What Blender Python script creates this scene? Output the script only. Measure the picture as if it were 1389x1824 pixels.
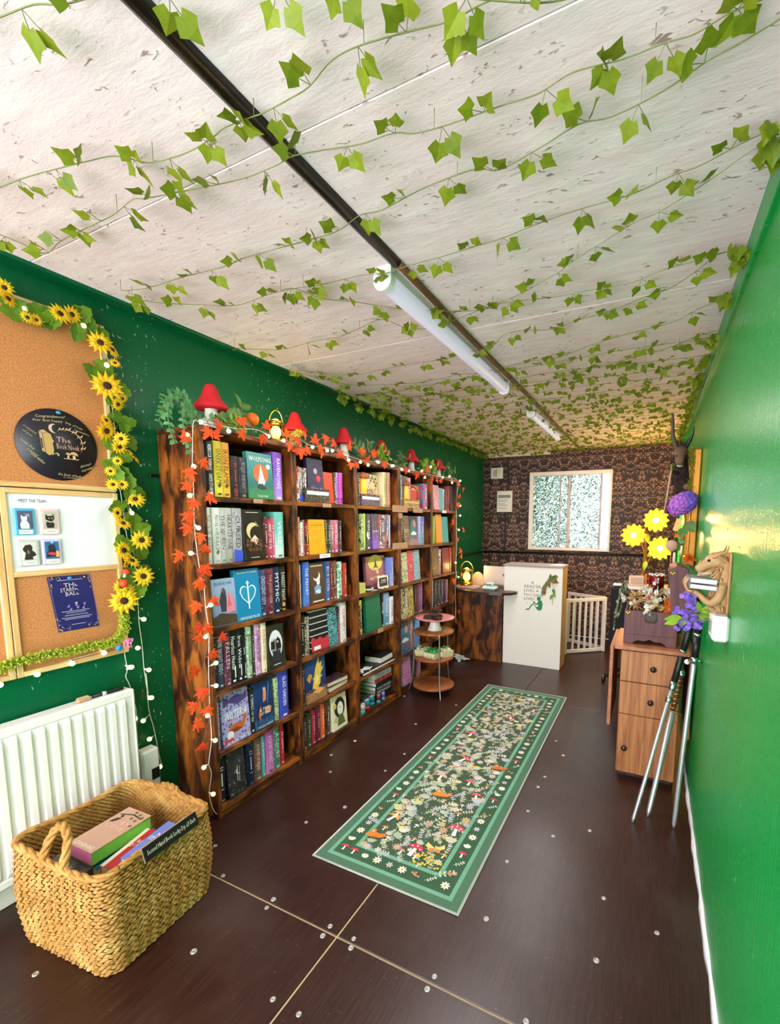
import bpy, math, random
from mathutils import Vector, Matrix, Quaternion
from math import sin, cos, pi, radians
SC = bpy.context.scene
COL = SC.collection
for _o in list(bpy.data.objects):
    bpy.data.objects.remove(_o)
random.seed(7)
RND = random.random
def U(a, b): return a + (b - a) * RND()
# ------------------------------------------------------------------ camera
cam = bpy.data.cameras.new('camera'); camo = bpy.data.objects.new('camera', cam); COL.objects.link(camo)
cam.sensor_fit = 'HORIZONTAL'; cam.sensor_width = 36.0
cam.lens = 802.091 / 1389 * 36
cam.shift_x = (694.5 - 775.530) / 1389
cam.shift_y = (1021.858 - 912) / 1389
cam.clip_start = .02
Rr = (Vector((0.9007561, 0.4342992, 0.0047554)), Vector((0.0536649, -0.1004251, -0.9934963)), Vector((-0.4309971, 0.8951531, -0.1137651)))
m3 = Matrix((Rr[0], -Rr[1], -Rr[2])).transposed()
camo.matrix_world = Matrix.Translation((0, 0, 1.47)) @ m3.to_4x4()
SC.camera = camo
# ------------------------------------------------------------------ sky, exposure
wd = bpy.data.worlds.new('sky'); SC.world = wd; wd.use_nodes = True
wn = wd.node_tree.nodes; wl = wd.node_tree.links
bg = wn['Background']; bg.inputs['Color'].default_value = (.93, .97, 1.0, 1); bg.inputs['Strength'].default_value = 6.0
SC.view_settings.view_transform = 'Standard'; SC.view_settings.look = 'None'
SC.view_settings.exposure = 0.62; SC.view_settings.gamma = 1.0; SC.view_settings.use_curve_mapping = False
sun = bpy.data.lights.new('sun', 'SUN'); sun.energy = 28.0; sun.angle = .02; sun.color = (1, .98, .97)
suno = bpy.data.objects.new('sun', sun); COL.objects.link(suno); suno.rotation_euler = (radians(8), radians(-42), 0)   # high from the side: lights the yard outside, never the inside
LAMP_W = 20.0      # ceiling batten light, watts each
FLOWER_W = 11.0     # flower lamp, per head
# ------------------------------------------------------------------ helpers
def lin(h):
    if not isinstance(h, str): return tuple(h)
    v = [int(h[i:i + 2], 16) / 255 for i in (0, 2, 4)]
    return tuple(x / 12.92 if x <= .04045 else ((x + .055) / 1.055) ** 2.4 for x in v)
def c4(h): return (*lin(h), 1)
WL = {}
def link(o): COL.objects.link(o); return o
def tag(o, label=None, cat=None, group=None, kind=None):
    if label: o['label'] = label
    if cat: o['category'] = cat
    if group: o['group'] = group
    if kind: o['kind'] = kind
    return o
def thing(name, label, cat, loc, group=None):
    o = link(bpy.data.objects.new(name, None)); o.empty_display_size = .05
    o.location = loc; WL[o.name] = Vector(loc)
    return tag(o, label, cat, group)
class MB:
    def __init__(s): s.v = []; s.f = []; s.c = []; s.m = []; s.sm = []
    def add(s, vs, fs, M=None, col=None, mi=0, smooth=False):
        b = len(s.v)
        s.v += [tuple(M @ Vector(p)) for p in vs] if M is not None else [tuple(p) for p in vs]
        for f in fs:
            s.f.append(tuple(i + b for i in f)); s.c.append(col); s.m.append(mi); s.sm.append(smooth)
        return s
    def box(s, x0, x1, y0, y1, z0, z1, bev=0, M=None, **k):
        if bev <= 0:
            vs = [(x, y, z) for x in (x0, x1) for y in (y0, y1) for z in (z0, z1)]
            return s.add(vs, [(0, 1, 3, 2), (4, 6, 7, 5), (0, 4, 5, 1), (2, 3, 7, 6), (0, 2, 6, 4), (1, 5, 7, 3)], M, **k)
        vs = []; idx = {}
        X = (x0, x1); Y = (y0, y1); Z = (z0, z1)
        for i in (0, 1):
            for j in (0, 1):
                for l in (0, 1):
                    a, b_, c = X[i], Y[j], Z[l]
                    dx, dy, dz = bev * (1 - 2 * i), bev * (1 - 2 * j), bev * (1 - 2 * l)
                    for ax, p in enumerate(((a, b_ + dy, c + dz), (a + dx, b_, c + dz), (a + dx, b_ + dy, c))):
                        idx[i, j, l, ax] = len(vs); vs.append(p)
        fs = []
        for i in (0, 1):
            q = [idx[i, j, l, 0] for j, l in ((0, 0), (1, 0), (1, 1), (0, 1))]; fs.append(q if i else q[::-1])
            q = [idx[j, i, l, 1] for j, l in ((0, 0), (1, 0), (1, 1), (0, 1))]; fs.append(q[::-1] if i else q)
            q = [idx[j, l, i, 2] for j, l in ((0, 0), (1, 0), (1, 1), (0, 1))]; fs.append(q if i else q[::-1])
        for a in (0, 1):
            for b_ in (0, 1):
                fs.append((idx[0, a, b_, 1], idx[0, a, b_, 2], idx[1, a, b_, 2], idx[1, a, b_, 1]))
                fs.append((idx[a, 0, b_, 0], idx[a, 0, b_, 2], idx[a, 1, b_, 2], idx[a, 1, b_, 0]))
                fs.append((idx[a, b_, 0, 0], idx[a, b_, 0, 1], idx[a, b_, 1, 1], idx[a, b_, 1, 0]))
                for l in (0, 1): fs.append((idx[a, b_, l, 0], idx[a, b_, l, 1], idx[a, b_, l, 2]))
        return s.add(vs, fs, M, **k)
    def tube(s, pts, r, n=6, closed=False, caps=True, M=None, **k):
        P = [Vector(p) for p in pts]; L = len(P)
        rs = [r[0]] * L if isinstance(r, (list, tuple)) and len(r) == 1 else r if isinstance(r, (list, tuple)) else [r] * L
        if len(rs) != L: rs = [rs[int(i * (len(rs) - 1) / (L - 1) + .5)] for i in range(L)]
        T = []
        for i in range(L):
            a = P[(i - 1) % L] if closed or i else P[0]; b = P[(i + 1) % L] if closed or i < L - 1 else P[-1]
            t = b - a; T.append(t.normalized() if t.length > 1e-9 else Vector((0, 0, 1)))
        u = T[0].orthogonal().normalized(); vs = []
        for i in range(L):
            u = (u - T[i] * u.dot(T[i])); u = u.normalized() if u.length > 1e-6 else T[i].orthogonal().normalized()
            w = T[i].cross(u)
            for j in range(n):
                a = 2 * pi * j / n; vs.append(P[i] + (u * cos(a) + w * sin(a)) * rs[i])
        fs = []
        for i in range(L if closed else L - 1):
            i2 = (i + 1) % L
            for j in range(n):
                j2 = (j + 1) % n; fs.append((i * n + j, i * n + j2, i2 * n + j2, i2 * n + j))
        if caps and not closed:
            fs.append(tuple(range(n))[::-1]); fs.append(tuple((L - 1) * n + j for j in range(n)))
        k.setdefault('smooth', True)
        return s.add(vs, fs, M, **k)
    def lathe(s, prof, n=20, M=None, **k):
        vs = []; L = len(prof)
        for r, z in prof:
            for j in range(n): a = 2 * pi * j / n; vs.append((r * cos(a), r * sin(a), z))
        fs = []
        for i in range(L - 1):
            for j in range(n):
                j2 = (j + 1) % n; fs.append((i * n + j, i * n + j2, (i + 1) * n + j2, (i + 1) * n + j))
        if prof[0][0] > 1e-6: fs.append(tuple(range(n))[::-1])
        if prof[-1][0] > 1e-6: fs.append(tuple((L - 1) * n + j for j in range(n)))
        k.setdefault('smooth', True)
        return s.add(vs, fs, M, **k)
    def prism(s, poly, z0, z1, M=None, **k):
        n = len(poly)
        vs = [(x, y, z0) for x, y in poly] + [(x, y, z1) for x, y in poly]
        fs = [tuple(range(n))[::-1], tuple(range(n, 2 * n))] + [(i, (i + 1) % n, n + (i + 1) % n, n + i) for i in range(n)]
        return s.add(vs, fs, M, **k)
    def poly(s, pts, M=None, **k):
        return s.add([(x, y, 0) for x, y in pts], [tuple(range(len(pts)))], M, **k)
    def ball(s, c, r, nu=12, nv=8, sc=(1, 1, 1), M=None, **k):
        vs = [(0, 0, -1)]
        for i in range(1, nv):
            t = pi * i / nv
            for j in range(nu): a = 2 * pi * j / nu; vs.append((sin(t) * cos(a), sin(t) * sin(a), -cos(t)))
        vs.append((0, 0, 1)); fs = []
        for j in range(nu): fs.append((0, 1 + (j + 1) % nu, 1 + j))
        for i in range(nv - 2):
            for j in range(nu):
                a = 1 + i * nu + j; b = 1 + i * nu + (j + 1) % nu; fs.append((a, b, b + nu, a + nu))
        e = len(vs) - 1
        for j in range(nu): fs.append((e, 1 + (nv - 2) * nu + j, 1 + (nv - 2) * nu + (j + 1) % nu))
        vs = [(c[0] + p[0] * r * sc[0], c[1] + p[1] * r * sc[1], c[2] + p[2] * r * sc[2]) for p in vs]
        k.setdefault('smooth', True)
        return s.add(vs, fs, M, **k)
    def mesh(s, name, mats, off=None):
        me = bpy.data.meshes.new(name)
        vs = [(a - off.x, b - off.y, c - off.z) for a, b, c in s.v] if off is not None else s.v
        me.from_pydata(vs, [], s.f)
        mats = mats if isinstance(mats, (list, tuple)) else [mats]
        for m in mats: me.materials.append(M_(m) if isinstance(m, str) else m)
        if len(mats) > 1: me.polygons.foreach_set('material_index', s.m)
        me.polygons.foreach_set('use_smooth', s.sm)
        if any(c is not None for c in s.c):
            ca = me.color_attributes.new('Col', 'FLOAT_COLOR', 'CORNER'); buf = []
            cache = {}
            for f, c in zip(s.f, s.c):
                q = cache.get(c)
                if q is None: q = cache[c] = list(c4(c if c is not None else 'ffffff'))
                buf += q * len(f)
            ca.data.foreach_set('color', buf)
        me.update()
        return me
    def build(s, name, mats, parent=None, label=None, cat=None, group=None, kind=None, origin=None):
        off = WL[parent.name] if parent is not None else (Vector(origin) if origin is not None else None)
        if parent is None and off is None and cat is not None and s.v:
            xs, ys, zs = zip(*s.v); off = Vector(((min(xs) + max(xs)) / 2, (min(ys) + max(ys)) / 2, min(zs)))
        o = link(bpy.data.objects.new(name, s.mesh(name, mats, off)))
        if parent is not None: o.parent = parent; WL[o.name] = WL[parent.name]
        else:
            if off is not None: o.location = off
            WL[o.name] = off if off is not None else Vector((0, 0, 0))
        return tag(o, label, cat, group, kind)
def inst(me, name, parent, M, kind=None):
    "one more object of a shared mesh, M in world space"
    o = link(bpy.data.objects.new(name, me)); o.parent = parent
    o.matrix_local = Matrix.Translation(-WL[parent.name]) @ M if parent is not None else M
    if kind: o['kind'] = kind
    if parent is not None: WL[o.name] = WL[parent.name]
    return o
def frame(o, right, up):
    "matrix with local x=right, y=up, z=right x up, at o"
    r = Vector(right).normalized(); u = Vector(up).normalized(); n = r.cross(u)
    M = Matrix((r, u, n)).transposed().to_4x4(); M.translation = Vector(o); return M
def T(x, y, z): return Matrix.Translation((x, y, z))
def RX(a): return Matrix.Rotation(radians(a), 4, 'X')
def RY(a): return Matrix.Rotation(radians(a), 4, 'Y')
def RZ(a): return Matrix.Rotation(radians(a), 4, 'Z')
def SCL(x, y=None, z=None): return Matrix.Diagonal((x, y or x, z or x, 1))
def smoothpath(pts, k=4):
    P = [Vector(p) for p in pts]; out = []
    for i in range(len(P) - 1):
        p0 = P[max(i - 1, 0)]; p1 = P[i]; p2 = P[i + 1]; p3 = P[min(i + 2, len(P) - 1)]
        for j in range(k):
            t = j / k
            out.append(.5 * ((2 * p1) + (p2 - p0) * t + (2 * p0 - 5 * p1 + 4 * p2 - p3) * t * t + (3 * p1 - p0 - 3 * p2 + p3) * t ** 3))
    out.append(P[-1]); return out
# lettering: collected and turned to flat meshes in one pass at the end
TXT = []
def text(parent, s, o, right, up, w, h, mat='ink_white', name='lettering', just=None, shear=0):
    s = s.replace('|', '\n')
    ob = link(bpy.data.objects.new(name, None if False else bpy.data.meshes.new(name)))
    ob.parent = parent; ob.matrix_local = Matrix.Translation(-WL[parent.name]) @ frame(o, right, up)
    TXT.append((ob, s, w, h, mat, just, shear)); return ob
def finish_text():
    keys = {}
    for ob, s, w, h, mat, just, sh in TXT:
        if (s, just) in keys: continue
        cu = bpy.data.curves.new('lettering', 'FONT'); cu.body = s; cu.resolution_u = 1; cu.align_x = just or 'CENTER'; cu.space_line = .85
        keys[s, just] = link(bpy.data.objects.new('lettering_source', cu))
    bpy.context.view_layer.update(); dg = bpy.context.evaluated_depsgraph_get()
    cache = {}
    for k, o in keys.items():
        me = o.evaluated_get(dg).to_mesh(); cache[k] = ([tuple(v.co) for v in me.vertices], [tuple(p.vertices) for p in me.polygons])
        o.evaluated_get(dg).to_mesh_clear()
    for o in keys.values():
        cu = o.data; bpy.data.objects.remove(o); bpy.data.curves.remove(cu)
    for ob, s, w, h, mat, just, sh in TXT:
        vs, fs = cache[s, just]
        if not vs: continue
        xs = [v[0] for v in vs]; ys = [v[1] for v in vs]
        W = max(xs) - min(xs) or 1; H = max(ys) - min(ys) or 1
        sx = w / W; sy = h / H
        sx = min(sx, sy * 1.25); sy = min(sy, sx * 1.9)
        cx = (max(xs) + min(xs)) / 2; cy = (max(ys) + min(ys)) / 2
        me = ob.data
        me.from_pydata([((v[0] - cx) * sx + sh * (v[1] - cy) * sy, (v[1] - cy) * sy, 0) for v in vs], [], fs); me.materials.append(M_(mat) if isinstance(mat, str) else mat); me.update()
# ------------------------------------------------------------------ materials
MATS = {}
def M_(n):
    if n not in MATS: MATS[n] = MAKE[n]()
    return MATS[n]
class NT:
    def __init__(s, name):
        s.m = bpy.data.materials.new(name); s.m.use_nodes = True; s.t = s.m.node_tree
        s.b = s.t.nodes['Principled BSDF']; s.o = s.t.nodes['Material Output']
    def n(s, typ, ins=None, **p):
        nd = s.t.nodes.new('ShaderNode' + typ)
        for k, v in p.items(): setattr(nd, k, v)
        for k, v in (ins or {}).items(): s.set(nd.inputs[k], v)
        return nd
    def set(s, sock, v):
        if isinstance(v, bpy.types.NodeSocket): s.t.links.new(v, sock)
        elif isinstance(v, str): sock.default_value = c4(v)
        else: sock.default_value = v
    def bs(s, **k):
        nm = dict(col='Base Color', rough='Roughness', metal='Metallic', emi='Emission Color', es='Emission Strength', alpha='Alpha', trans='Transmission Weight', ior='IOR', coat='Coat Weight', coatr='Coat Roughness', spec='Specular IOR Level', sub='Subsurface Weight', normal='Normal')
        for a, v in k.items(): s.set(s.b.inputs[nm[a]], v)
        return s
    def coord(s, out='Object', scale=(1, 1, 1), rot=(0, 0, 0), loc=(0, 0, 0)):
        tc = s.n('TexCoord'); mp = s.n('Mapping', {'Vector': tc.outputs[out], 'Scale': scale, 'Rotation': rot, 'Location': loc}); return mp.outputs[0]
    def pos(s, scale=(1, 1, 1)):
        g = s.n('NewGeometry'); return s.n('Mapping', {'Vector': g.outputs['Position'], 'Scale': scale}).outputs[0]
    def noise(s, v, sc, det=3, rough=.55, dist=0):
        return s.n('TexNoise', {'Vector': v, 'Scale': sc, 'Detail': det, 'Roughness': rough, 'Distortion': dist}).outputs['Fac']
    def vor(s, v, sc, out='Distance', **p):
        return s.n('TexVoronoi', {'Vector': v, 'Scale': sc}, **p).outputs[out]
    def ramp(s, f, stops, interp='LINEAR'):
        r = s.n('ValToRGB', {'Fac': f}); cr = r.color_ramp; cr.interpolation = interp
        while len(cr.elements) < len(stops): cr.elements.new(.5)
        for e, (p, c) in zip(cr.elements, stops): e.position = p; e.color = c4(c) if isinstance(c, str) else ((c, c, c, 1) if not isinstance(c, tuple) else (*c, 1))
        return r.outputs['Color']
    def mix(s, f, a, b, mode='MIX'):
        nd = s.n('MixRGB', {'Fac': f, 'Color1': a, 'Color2': b}, blend_type=mode); return nd.outputs[0]
    def math(s, op, a, b=0.0, c=0.0):
        return s.n('Math', {0: a, 1: b, 2: c}, operation=op).outputs[0]
    def bump(s, h, st=.3, d=.01):
        s.bs(normal=s.n('Bump', {'Height': h, 'Strength': st, 'Distance': d}).outputs[0]); return s
    def attr(s, n, typ='OBJECT'): return s.n('Attribute', attribute_name=n, attribute_type=typ)
def plain(col, rough=.5, metal=0, var=.12, sc=30, bump=.0, es=0, **kw):
    def f():
        t = NT('plain'); v = t.coord()
        l = lin(col); nz = t.noise(v, sc, 3)
        a = tuple(x * (1 - var) for x in l) + (1,); b = tuple(min(1, x * (1 + var)) for x in l) + (1,)
        t.bs(col=t.mix(nz, a, b), rough=rough, metal=metal, **kw)
        if es: t.bs(emi=c4(col), es=es)
        if bump: t.bump(nz, bump, .005)
        return t.m
    return f
MAKE = {}
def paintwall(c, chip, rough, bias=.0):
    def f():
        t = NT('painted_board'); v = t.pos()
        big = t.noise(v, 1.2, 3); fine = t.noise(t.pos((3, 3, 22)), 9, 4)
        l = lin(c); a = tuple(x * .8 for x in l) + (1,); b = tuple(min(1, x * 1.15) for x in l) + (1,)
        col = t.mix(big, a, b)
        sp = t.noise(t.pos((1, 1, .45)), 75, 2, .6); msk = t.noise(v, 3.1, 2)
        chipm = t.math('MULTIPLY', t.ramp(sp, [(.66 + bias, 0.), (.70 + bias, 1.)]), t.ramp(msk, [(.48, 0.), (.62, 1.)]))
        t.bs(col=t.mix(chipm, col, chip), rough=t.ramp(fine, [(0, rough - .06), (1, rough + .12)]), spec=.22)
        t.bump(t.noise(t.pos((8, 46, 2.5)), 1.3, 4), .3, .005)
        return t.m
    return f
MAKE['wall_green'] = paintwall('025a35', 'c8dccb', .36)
MAKE['wall_green_lit'] = paintwall('009a44', 'cfe8d2', .27, .02)  # right wall green, brightened so the daylight on it is in the colour
def _ceil():
    t = NT('ceiling_paint'); v = t.pos()
    st = t.noise(t.pos((1.1, 5, 1)), 5, 5, .62); big = t.noise(v, 1.7, 3)
    col = t.mix(t.ramp(st, [(.38, 0.), (.66, 1.)]), 'f4e0e8', 'fff2f7'); col = t.mix(t.ramp(big, [(.45, 0.), (.7, .5)]), col, 'f6dae4')
    fl = t.noise(t.pos((1, 2.2, 1)), 26, 3, .6, .6); m2 = t.noise(v, 4.5, 3)
    chip = t.math('MULTIPLY', t.ramp(fl, [(.63, 0.), (.67, 1.)]), t.ramp(m2, [(.42, 0.), (.56, 1.)]))
    col = t.mix(t.math('MULTIPLY', chip, .8), col, '8a6d62')
    t.bs(col=col, rough=.75, spec=.3); t.bump(t.math('ADD', st, t.math('MULTIPLY', fl, .6)), .22, .008)
    return t.m
MAKE['ceiling_paint'] = _ceil
def _floor():
    t = NT('phenolic_board'); v = t.pos()
    gr = t.noise(t.pos((60, 2.2, 1)), 3, 5, .6); big = t.noise(v, 1.6, 4); sc = t.noise(t.pos((1, 6, 1)), 38, 2)
    col = t.mix(t.ramp(gr, [(.35, 0.), (.7, 1.)]), '240d0a', '402218')
    col = t.mix(t.ramp(big, [(.5, 0.), (.78, .55)]), col, '51403a')
    col = t.mix(t.ramp(sc, [(.725, 0.), (.75, .55)]), col, '9a8a84')
    t.bs(col=col, rough=t.ramp(big, [(.2, .25), (.8, .42)]), spec=.45); t.bump(gr, .12, .003)
    return t.m
MAKE['floor_board'] = _floor
def rustic(ax, name):
    def f():
        t = NT(name); s = [22, 22, 22]; s[ax] = 2.2
        s2 = [8, 8, 8]; s2[ax] = 2.6
        g = t.noise(t.pos(tuple(s)), 1.6, 5, .65); b = t.noise(t.pos(tuple(s2)), 1.5, 4, .6, .6); k = t.noise(t.pos(tuple(x * .8 for x in s2)), 3.1, 3)
        col = t.mix(t.ramp(b, [(.40, 0.), (.60, 1.)]), '38160b', 'a65c1e')
        col = t.mix(t.ramp(g, [(.42, 0.), (.72, .65)]), col, '240e08')
        col = t.mix(t.ramp(k, [(.53, 0.), (.66, .9)]), col, '1c0a08')
        t.bs(col=col, rough=.42, spec=.45); t.bump(g, .15, .002)
        return t.m
    return f
MAKE['rustic_z'] = rustic(2, 'rustic_brown_wood'); MAKE['rustic_y'] = rustic(1, 'rustic_brown_wood'); MAKE['rustic_x'] = rustic(0, 'rustic_brown_wood')
def grainwood(a, b, ax, rough=.45, f1=14):
    def f():
        t = NT('grain_wood'); s = [f1 * 1.0] * 3; s[ax] = 1.1
        w = t.noise(t.pos(tuple(s)), 1.8, 5, .6, 1.2); w2 = t.noise(t.pos(tuple(x * 4 for x in s)), 2, 3)
        col = t.mix(t.ramp(w, [(.35, 0.), (.65, 1.)]), a, b); col = t.mix(t.math('MULTIPLY', w2, .25), col, a)
        t.bs(col=col, rough=rough); t.bump(w, .08, .002); return t.m
    return f
MAKE['oak_z'] = grainwood('8a4c28', 'c2824e', 2, .45, 22); MAKE['oak_edge'] = grainwood('9c5a3c', 'bb7a58', 1)
MAKE['pine_z'] = grainwood('d8a465', 'f0cf96', 2); MAKE['pine_y'] = grainwood('d8a465', 'f0cf96', 1)
MAKE['chest_wood'] = grainwood('4a2022', '6e363a', 2, .5); MAKE['dark_wood'] = grainwood('2c1410', '46241a', 2, .5)
def _cork():
    t = NT('cork'); v = t.pos(); a = t.vor(v, 330, 'Color'); n = t.noise(v, 190, 3)
    t.bs(col=t.mix(t.ramp(n, [(.3, 0.), (.7, 1.)]), 'b66c3a', 'd89258'), rough=.85); t.bump(n, .3, .002); return t.m
MAKE['cork'] = _cork
def painted(rough=.55, **kw):
    def f():
        t = NT('painted'); a = t.attr('Col', 'GEOMETRY'); t.bs(col=a.outputs['Color'], rough=rough, **kw); return t.m
    return f
MAKE['painted'] = painted(); MAKE['painted_gloss'] = painted(.3); MAKE['painted_matte'] = painted(.85)
def leafmat(a, b, tr=.25, rough=.55):
    def f():
        t = NT('leaf'); oi = t.n('ObjectInfo'); n = t.noise(t.pos(), 70, 2)
        col = t.mix(t.math('MULTIPLY_ADD', n, .6, t.math('MULTIPLY', oi.outputs['Random'], .5)), a, b)
        t.bs(col=col, rough=rough)
        tl = t.n('BsdfTranslucent', {'Color': col}); mx = t.n('MixShader', {0: tr, 1: t.b.outputs[0], 2: tl.outputs[0]})
        t.t.links.new(mx.outputs[0], t.o.inputs[0]); return t.m
    return f
MAKE['ivy'] = leafmat('4e6606', '96a622', .3); MAKE['ivy_stem'] = plain('76804a', .6)
MAKE['maple'] = leafmat('e02808', 'ff6a1c', .3); MAKE['petal'] = leafmat('f0b000', 'ffe020', .25); MAKE['sun_leaf'] = leafmat('3e6a10', '8aae2a', .25)
MAKE['fern'] = leafmat('2f7a46', '7fc07e', .25); MAKE['ficus'] = leafmat('38662e', '7f9e5a', .2); MAKE['bright_leaf'] = leafmat('6a9a18', 'b4d838', .3)
MAKE['moss'] = leafmat('84981a', 'd2de3c', .25); MAKE['moss_dark'] = leafmat('5a6414', '9a9a2a', .1)
MAKE['purple'] = leafmat('6e44c8', 'b088f4', .3); MAKE['pinkpurple'] = leafmat('a05ad0', 'e08ae8', .3); MAKE['orange_petal'] = leafmat('e05a08', 'ff8a1c', .2); MAKE['pink_petal'] = leafmat('e070b0', 'f0a0d0', .2)
MAKE['wicker'] = (lambda: _wick())
def _wick():
    t = NT('wicker'); v = t.pos(); n = t.noise(t.pos((1, 1, 1)), 60, 3); n2 = t.noise(v, 11, 2)
    col = t.mix(t.ramp(n, [(.3, 0.), (.7, 1.)]), '8f5c1e', 'ca924a'); col = t.mix(t.ramp(n2, [(.5, 0.), (.7, .5)]), col, 'dcb068')
    t.bs(col=col, rough=.7); t.bump(t.noise(v, 420, 2), .25, .001); return t.m
MAKE['wicker_in'] = plain('8a5a24', .8)
MAKE['black_metal'] = plain('231f22', .32, .6); MAKE['dark_metal'] = plain('3a3330', .4, .8); MAKE['chrome'] = plain('c8ccd4', .18, 1, .03); MAKE['blade'] = plain('d0d2d8', .38, .75, .08, 60)
MAKE['black_plastic'] = plain('111013', .45); MAKE['black_fabric'] = plain('0b0a0e', .8, bump=.1); MAKE['white_plastic'] = plain('ecebe8', .38, 0, .02); MAKE['white_metal'] = plain('efeae4', .35, 0, .02)
MAKE['cream'] = plain('efe6da', .6, 0, .03); MAKE['white_board'] = plain('f3f2f8', .2, 0, .01); MAKE['paper'] = plain('f0ebe2', .8, 0, .03); MAKE['brass'] = plain('c9a24a', .3, 1, .1)
MAKE['gold_frame'] = plain('c8862c', .45, .5, .2); MAKE['white_filler'] = plain('e8e6ea', .8, 0, .1, 20, .4); MAKE['lavender_diffuser'] = (lambda: _diff())
def _diff():
    t = NT('lamp_diffuser'); t.bs(col='d8d4ea', rough=.3, emi='dcd6f2', es=.24); return t.m
MAKE['bulb_glow'] = plain('fff0a8', .3, 0, 0, es=1.6); MAKE['lamp_core'] = plain('ffe9b0', .3, 0, 0, es=6); MAKE['lantern_glow'] = plain('ffe060', .3, 0, 0, es=3.5)
MAKE['lamp_petal'] = (lambda: _lpet())
def _lpet():
    t = NT('glass_petal'); t.bs(col='f0c02c', rough=.35)
    tl = t.n('BsdfTranslucent', {'Color': c4('f0b020')}); mx = t.n('MixShader', {0: .45, 1: t.b.outputs[0], 2: tl.outputs[0]}); t.t.links.new(mx.outputs[0], t.o.inputs[0]); return t.m
MAKE['wire_white'] = plain('e8e4da', .5); MAKE['copper_wire'] = plain('8a5a44', .5)
MAKE['red_felt'] = plain('cc1420', .75, 0, .15, 60, .1); MAKE['white_felt'] = plain('eee6de', .85); MAKE['felt_dot'] = plain('ffffff', .8)
MAKE['desk_top'] = plain('3a211c', .35); MAKE['mirror'] = plain('b8bcc0', .06, 1, 0); MAKE['moon_resin'] = plain('b58a5e', .55, 0, .3, 45, .5)
MAKE['ceramic_white'] = plain('e9e3d6', .3, 0, .02); MAKE['ceramic_pink'] = plain('e08a8a', .3, 0, .05); MAKE['choc'] = plain('2c1510', .55, 0, .3, 60, .3); MAKE['eggbox'] = plain('cfc39a', .85, 0, .15, 70, .4); MAKE['green_ribbon'] = plain('3a9a4a', .5)
MAKE['red_glass'] = plain('7a0a10', .2); MAKE['laptop'] = plain('c8b6b0', .35, .5, .03); MAKE['pale_green'] = plain('c4d8cc', .35); MAKE['steel'] = plain('9a9aa0', .35, .9)
MAKE['concrete'] = plain('bcbaba', .85, 0, .1, 3); MAKE['trunking'] = plain('1c1210', .5); MAKE['pale_wood'] = plain('c49a80', .6); MAKE['skin_box'] = plain('e0b490', .6)
for _n, _c in dict(ink_white='f6f4f4', ink_black='16161a', ink_gold='d8b070', ink_green='3c6e52').items(): MAKE[_n] = plain(_c, .6, 0, 0)
_inks = {}
def ink(h):
    k = 'ink_' + h
    if k not in MAKE: MAKE[k] = plain(h, .6, 0, 0)
    return k
def cover(kind):
    def f():
        t = NT('printed_cover_' + kind); A = t.attr('c1').outputs['Color']; B = t.attr('c2').outputs['Color']; C = t.attr('c3').outputs['Color']
        tc = t.n('TexCoord'); g = tc.outputs['Generated']; v = t.n('VectorMath', {0: tc.outputs['Object'], 1: t.attr('seed').outputs['Vector']}, operation='ADD').outputs[0]
        sx = t.n('SeparateXYZ', {0: g}); z = sx.outputs['Z']
        n = t.noise(v, 28, 3, .6); n2 = t.noise(v, 70, 2)
        if kind == 'plain': col = t.mix(t.math('MULTIPLY', n, .5), A, B)
        elif kind == 'grad':
            col = t.mix(t.ramp(t.math('MULTIPLY_ADD', n, .3, z), [(.25, 1.), (.75, 0.)]), A, B); col = t.mix(t.ramp(n2, [(.68, 0.), (.72, .6)]), col, C)
        elif kind == 'noise':
            col = t.mix(t.ramp(n, [(.45, 0.), (.58, 1.)]), A, B); col = t.mix(t.ramp(n2, [(.64, 0.), (.68, .75)]), col, C)
        elif kind == 'sketch':
            w = t.noise(v, 34, 3, .6, 1.6); m = t.ramp(w, [(.42, 0.), (.47, 1.), (.53, 1.), (.58, 0.)]); col = t.mix(m, A, B); col = t.mix(t.ramp(t.noise(v, 90, 2, .5, 1.), [(.6, 0.), (.66, .6)]), col, C)
        elif kind == 'scene':
            col = t.mix(t.ramp(t.math('MULTIPLY_ADD', n, .35, z), [(.45, 1.), (.9, 0.)]), A, B); m = t.ramp(t.math('MULTIPLY_ADD', n2, .3, z), [(.32, 1.), (.42, 0.)]); col = t.mix(m, col, t.mix(n2, C, B))
        elif kind == 'floral':
            d = t.vor(v, 55, 'Distance'); d2 = t.vor(v, 38, 'Distance'); col = t.mix(t.ramp(d, [(.32, 1.), (.42, 0.)]), A, B); col = t.mix(t.ramp(d2, [(.24, .9), (.3, 0.)]), col, C)
        elif kind == 'filigree':
            w = t.noise(v, 95, 2, .5, 2.); col = t.mix(t.ramp(w, [(.44, 0.), (.5, .7), (.56, 0.)]), A, B)
        elif kind == 'text':
            s = t.math('FRACT', t.math('MULTIPLY', z, 14.)); w = t.noise(t.n('Mapping', {'Vector': v, 'Scale': (1, 1, .2)}).outputs[0], 160, 1)
            col = t.mix(t.math('MULTIPLY', t.ramp(s, [(.4, 0.), (.45, 1.)]), t.ramp(w, [(.45, 0.), (.5, .5)])), A, C)
        else:
            s = t.math('FRACT', t.math('MULTIPLY', z, 7.)); col = t.mix(t.ramp(s, [(.80, 0.), (.84, 1.)]), A, C)
        t.bs(col=col, rough=.38); return t.m
    return f
for _k in ('plain', 'grad', 'noise', 'sketch', 'scene', 'floral', 'filigree', 'text', 'lines'): MAKE['cover_' + _k] = cover(_k)
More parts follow.
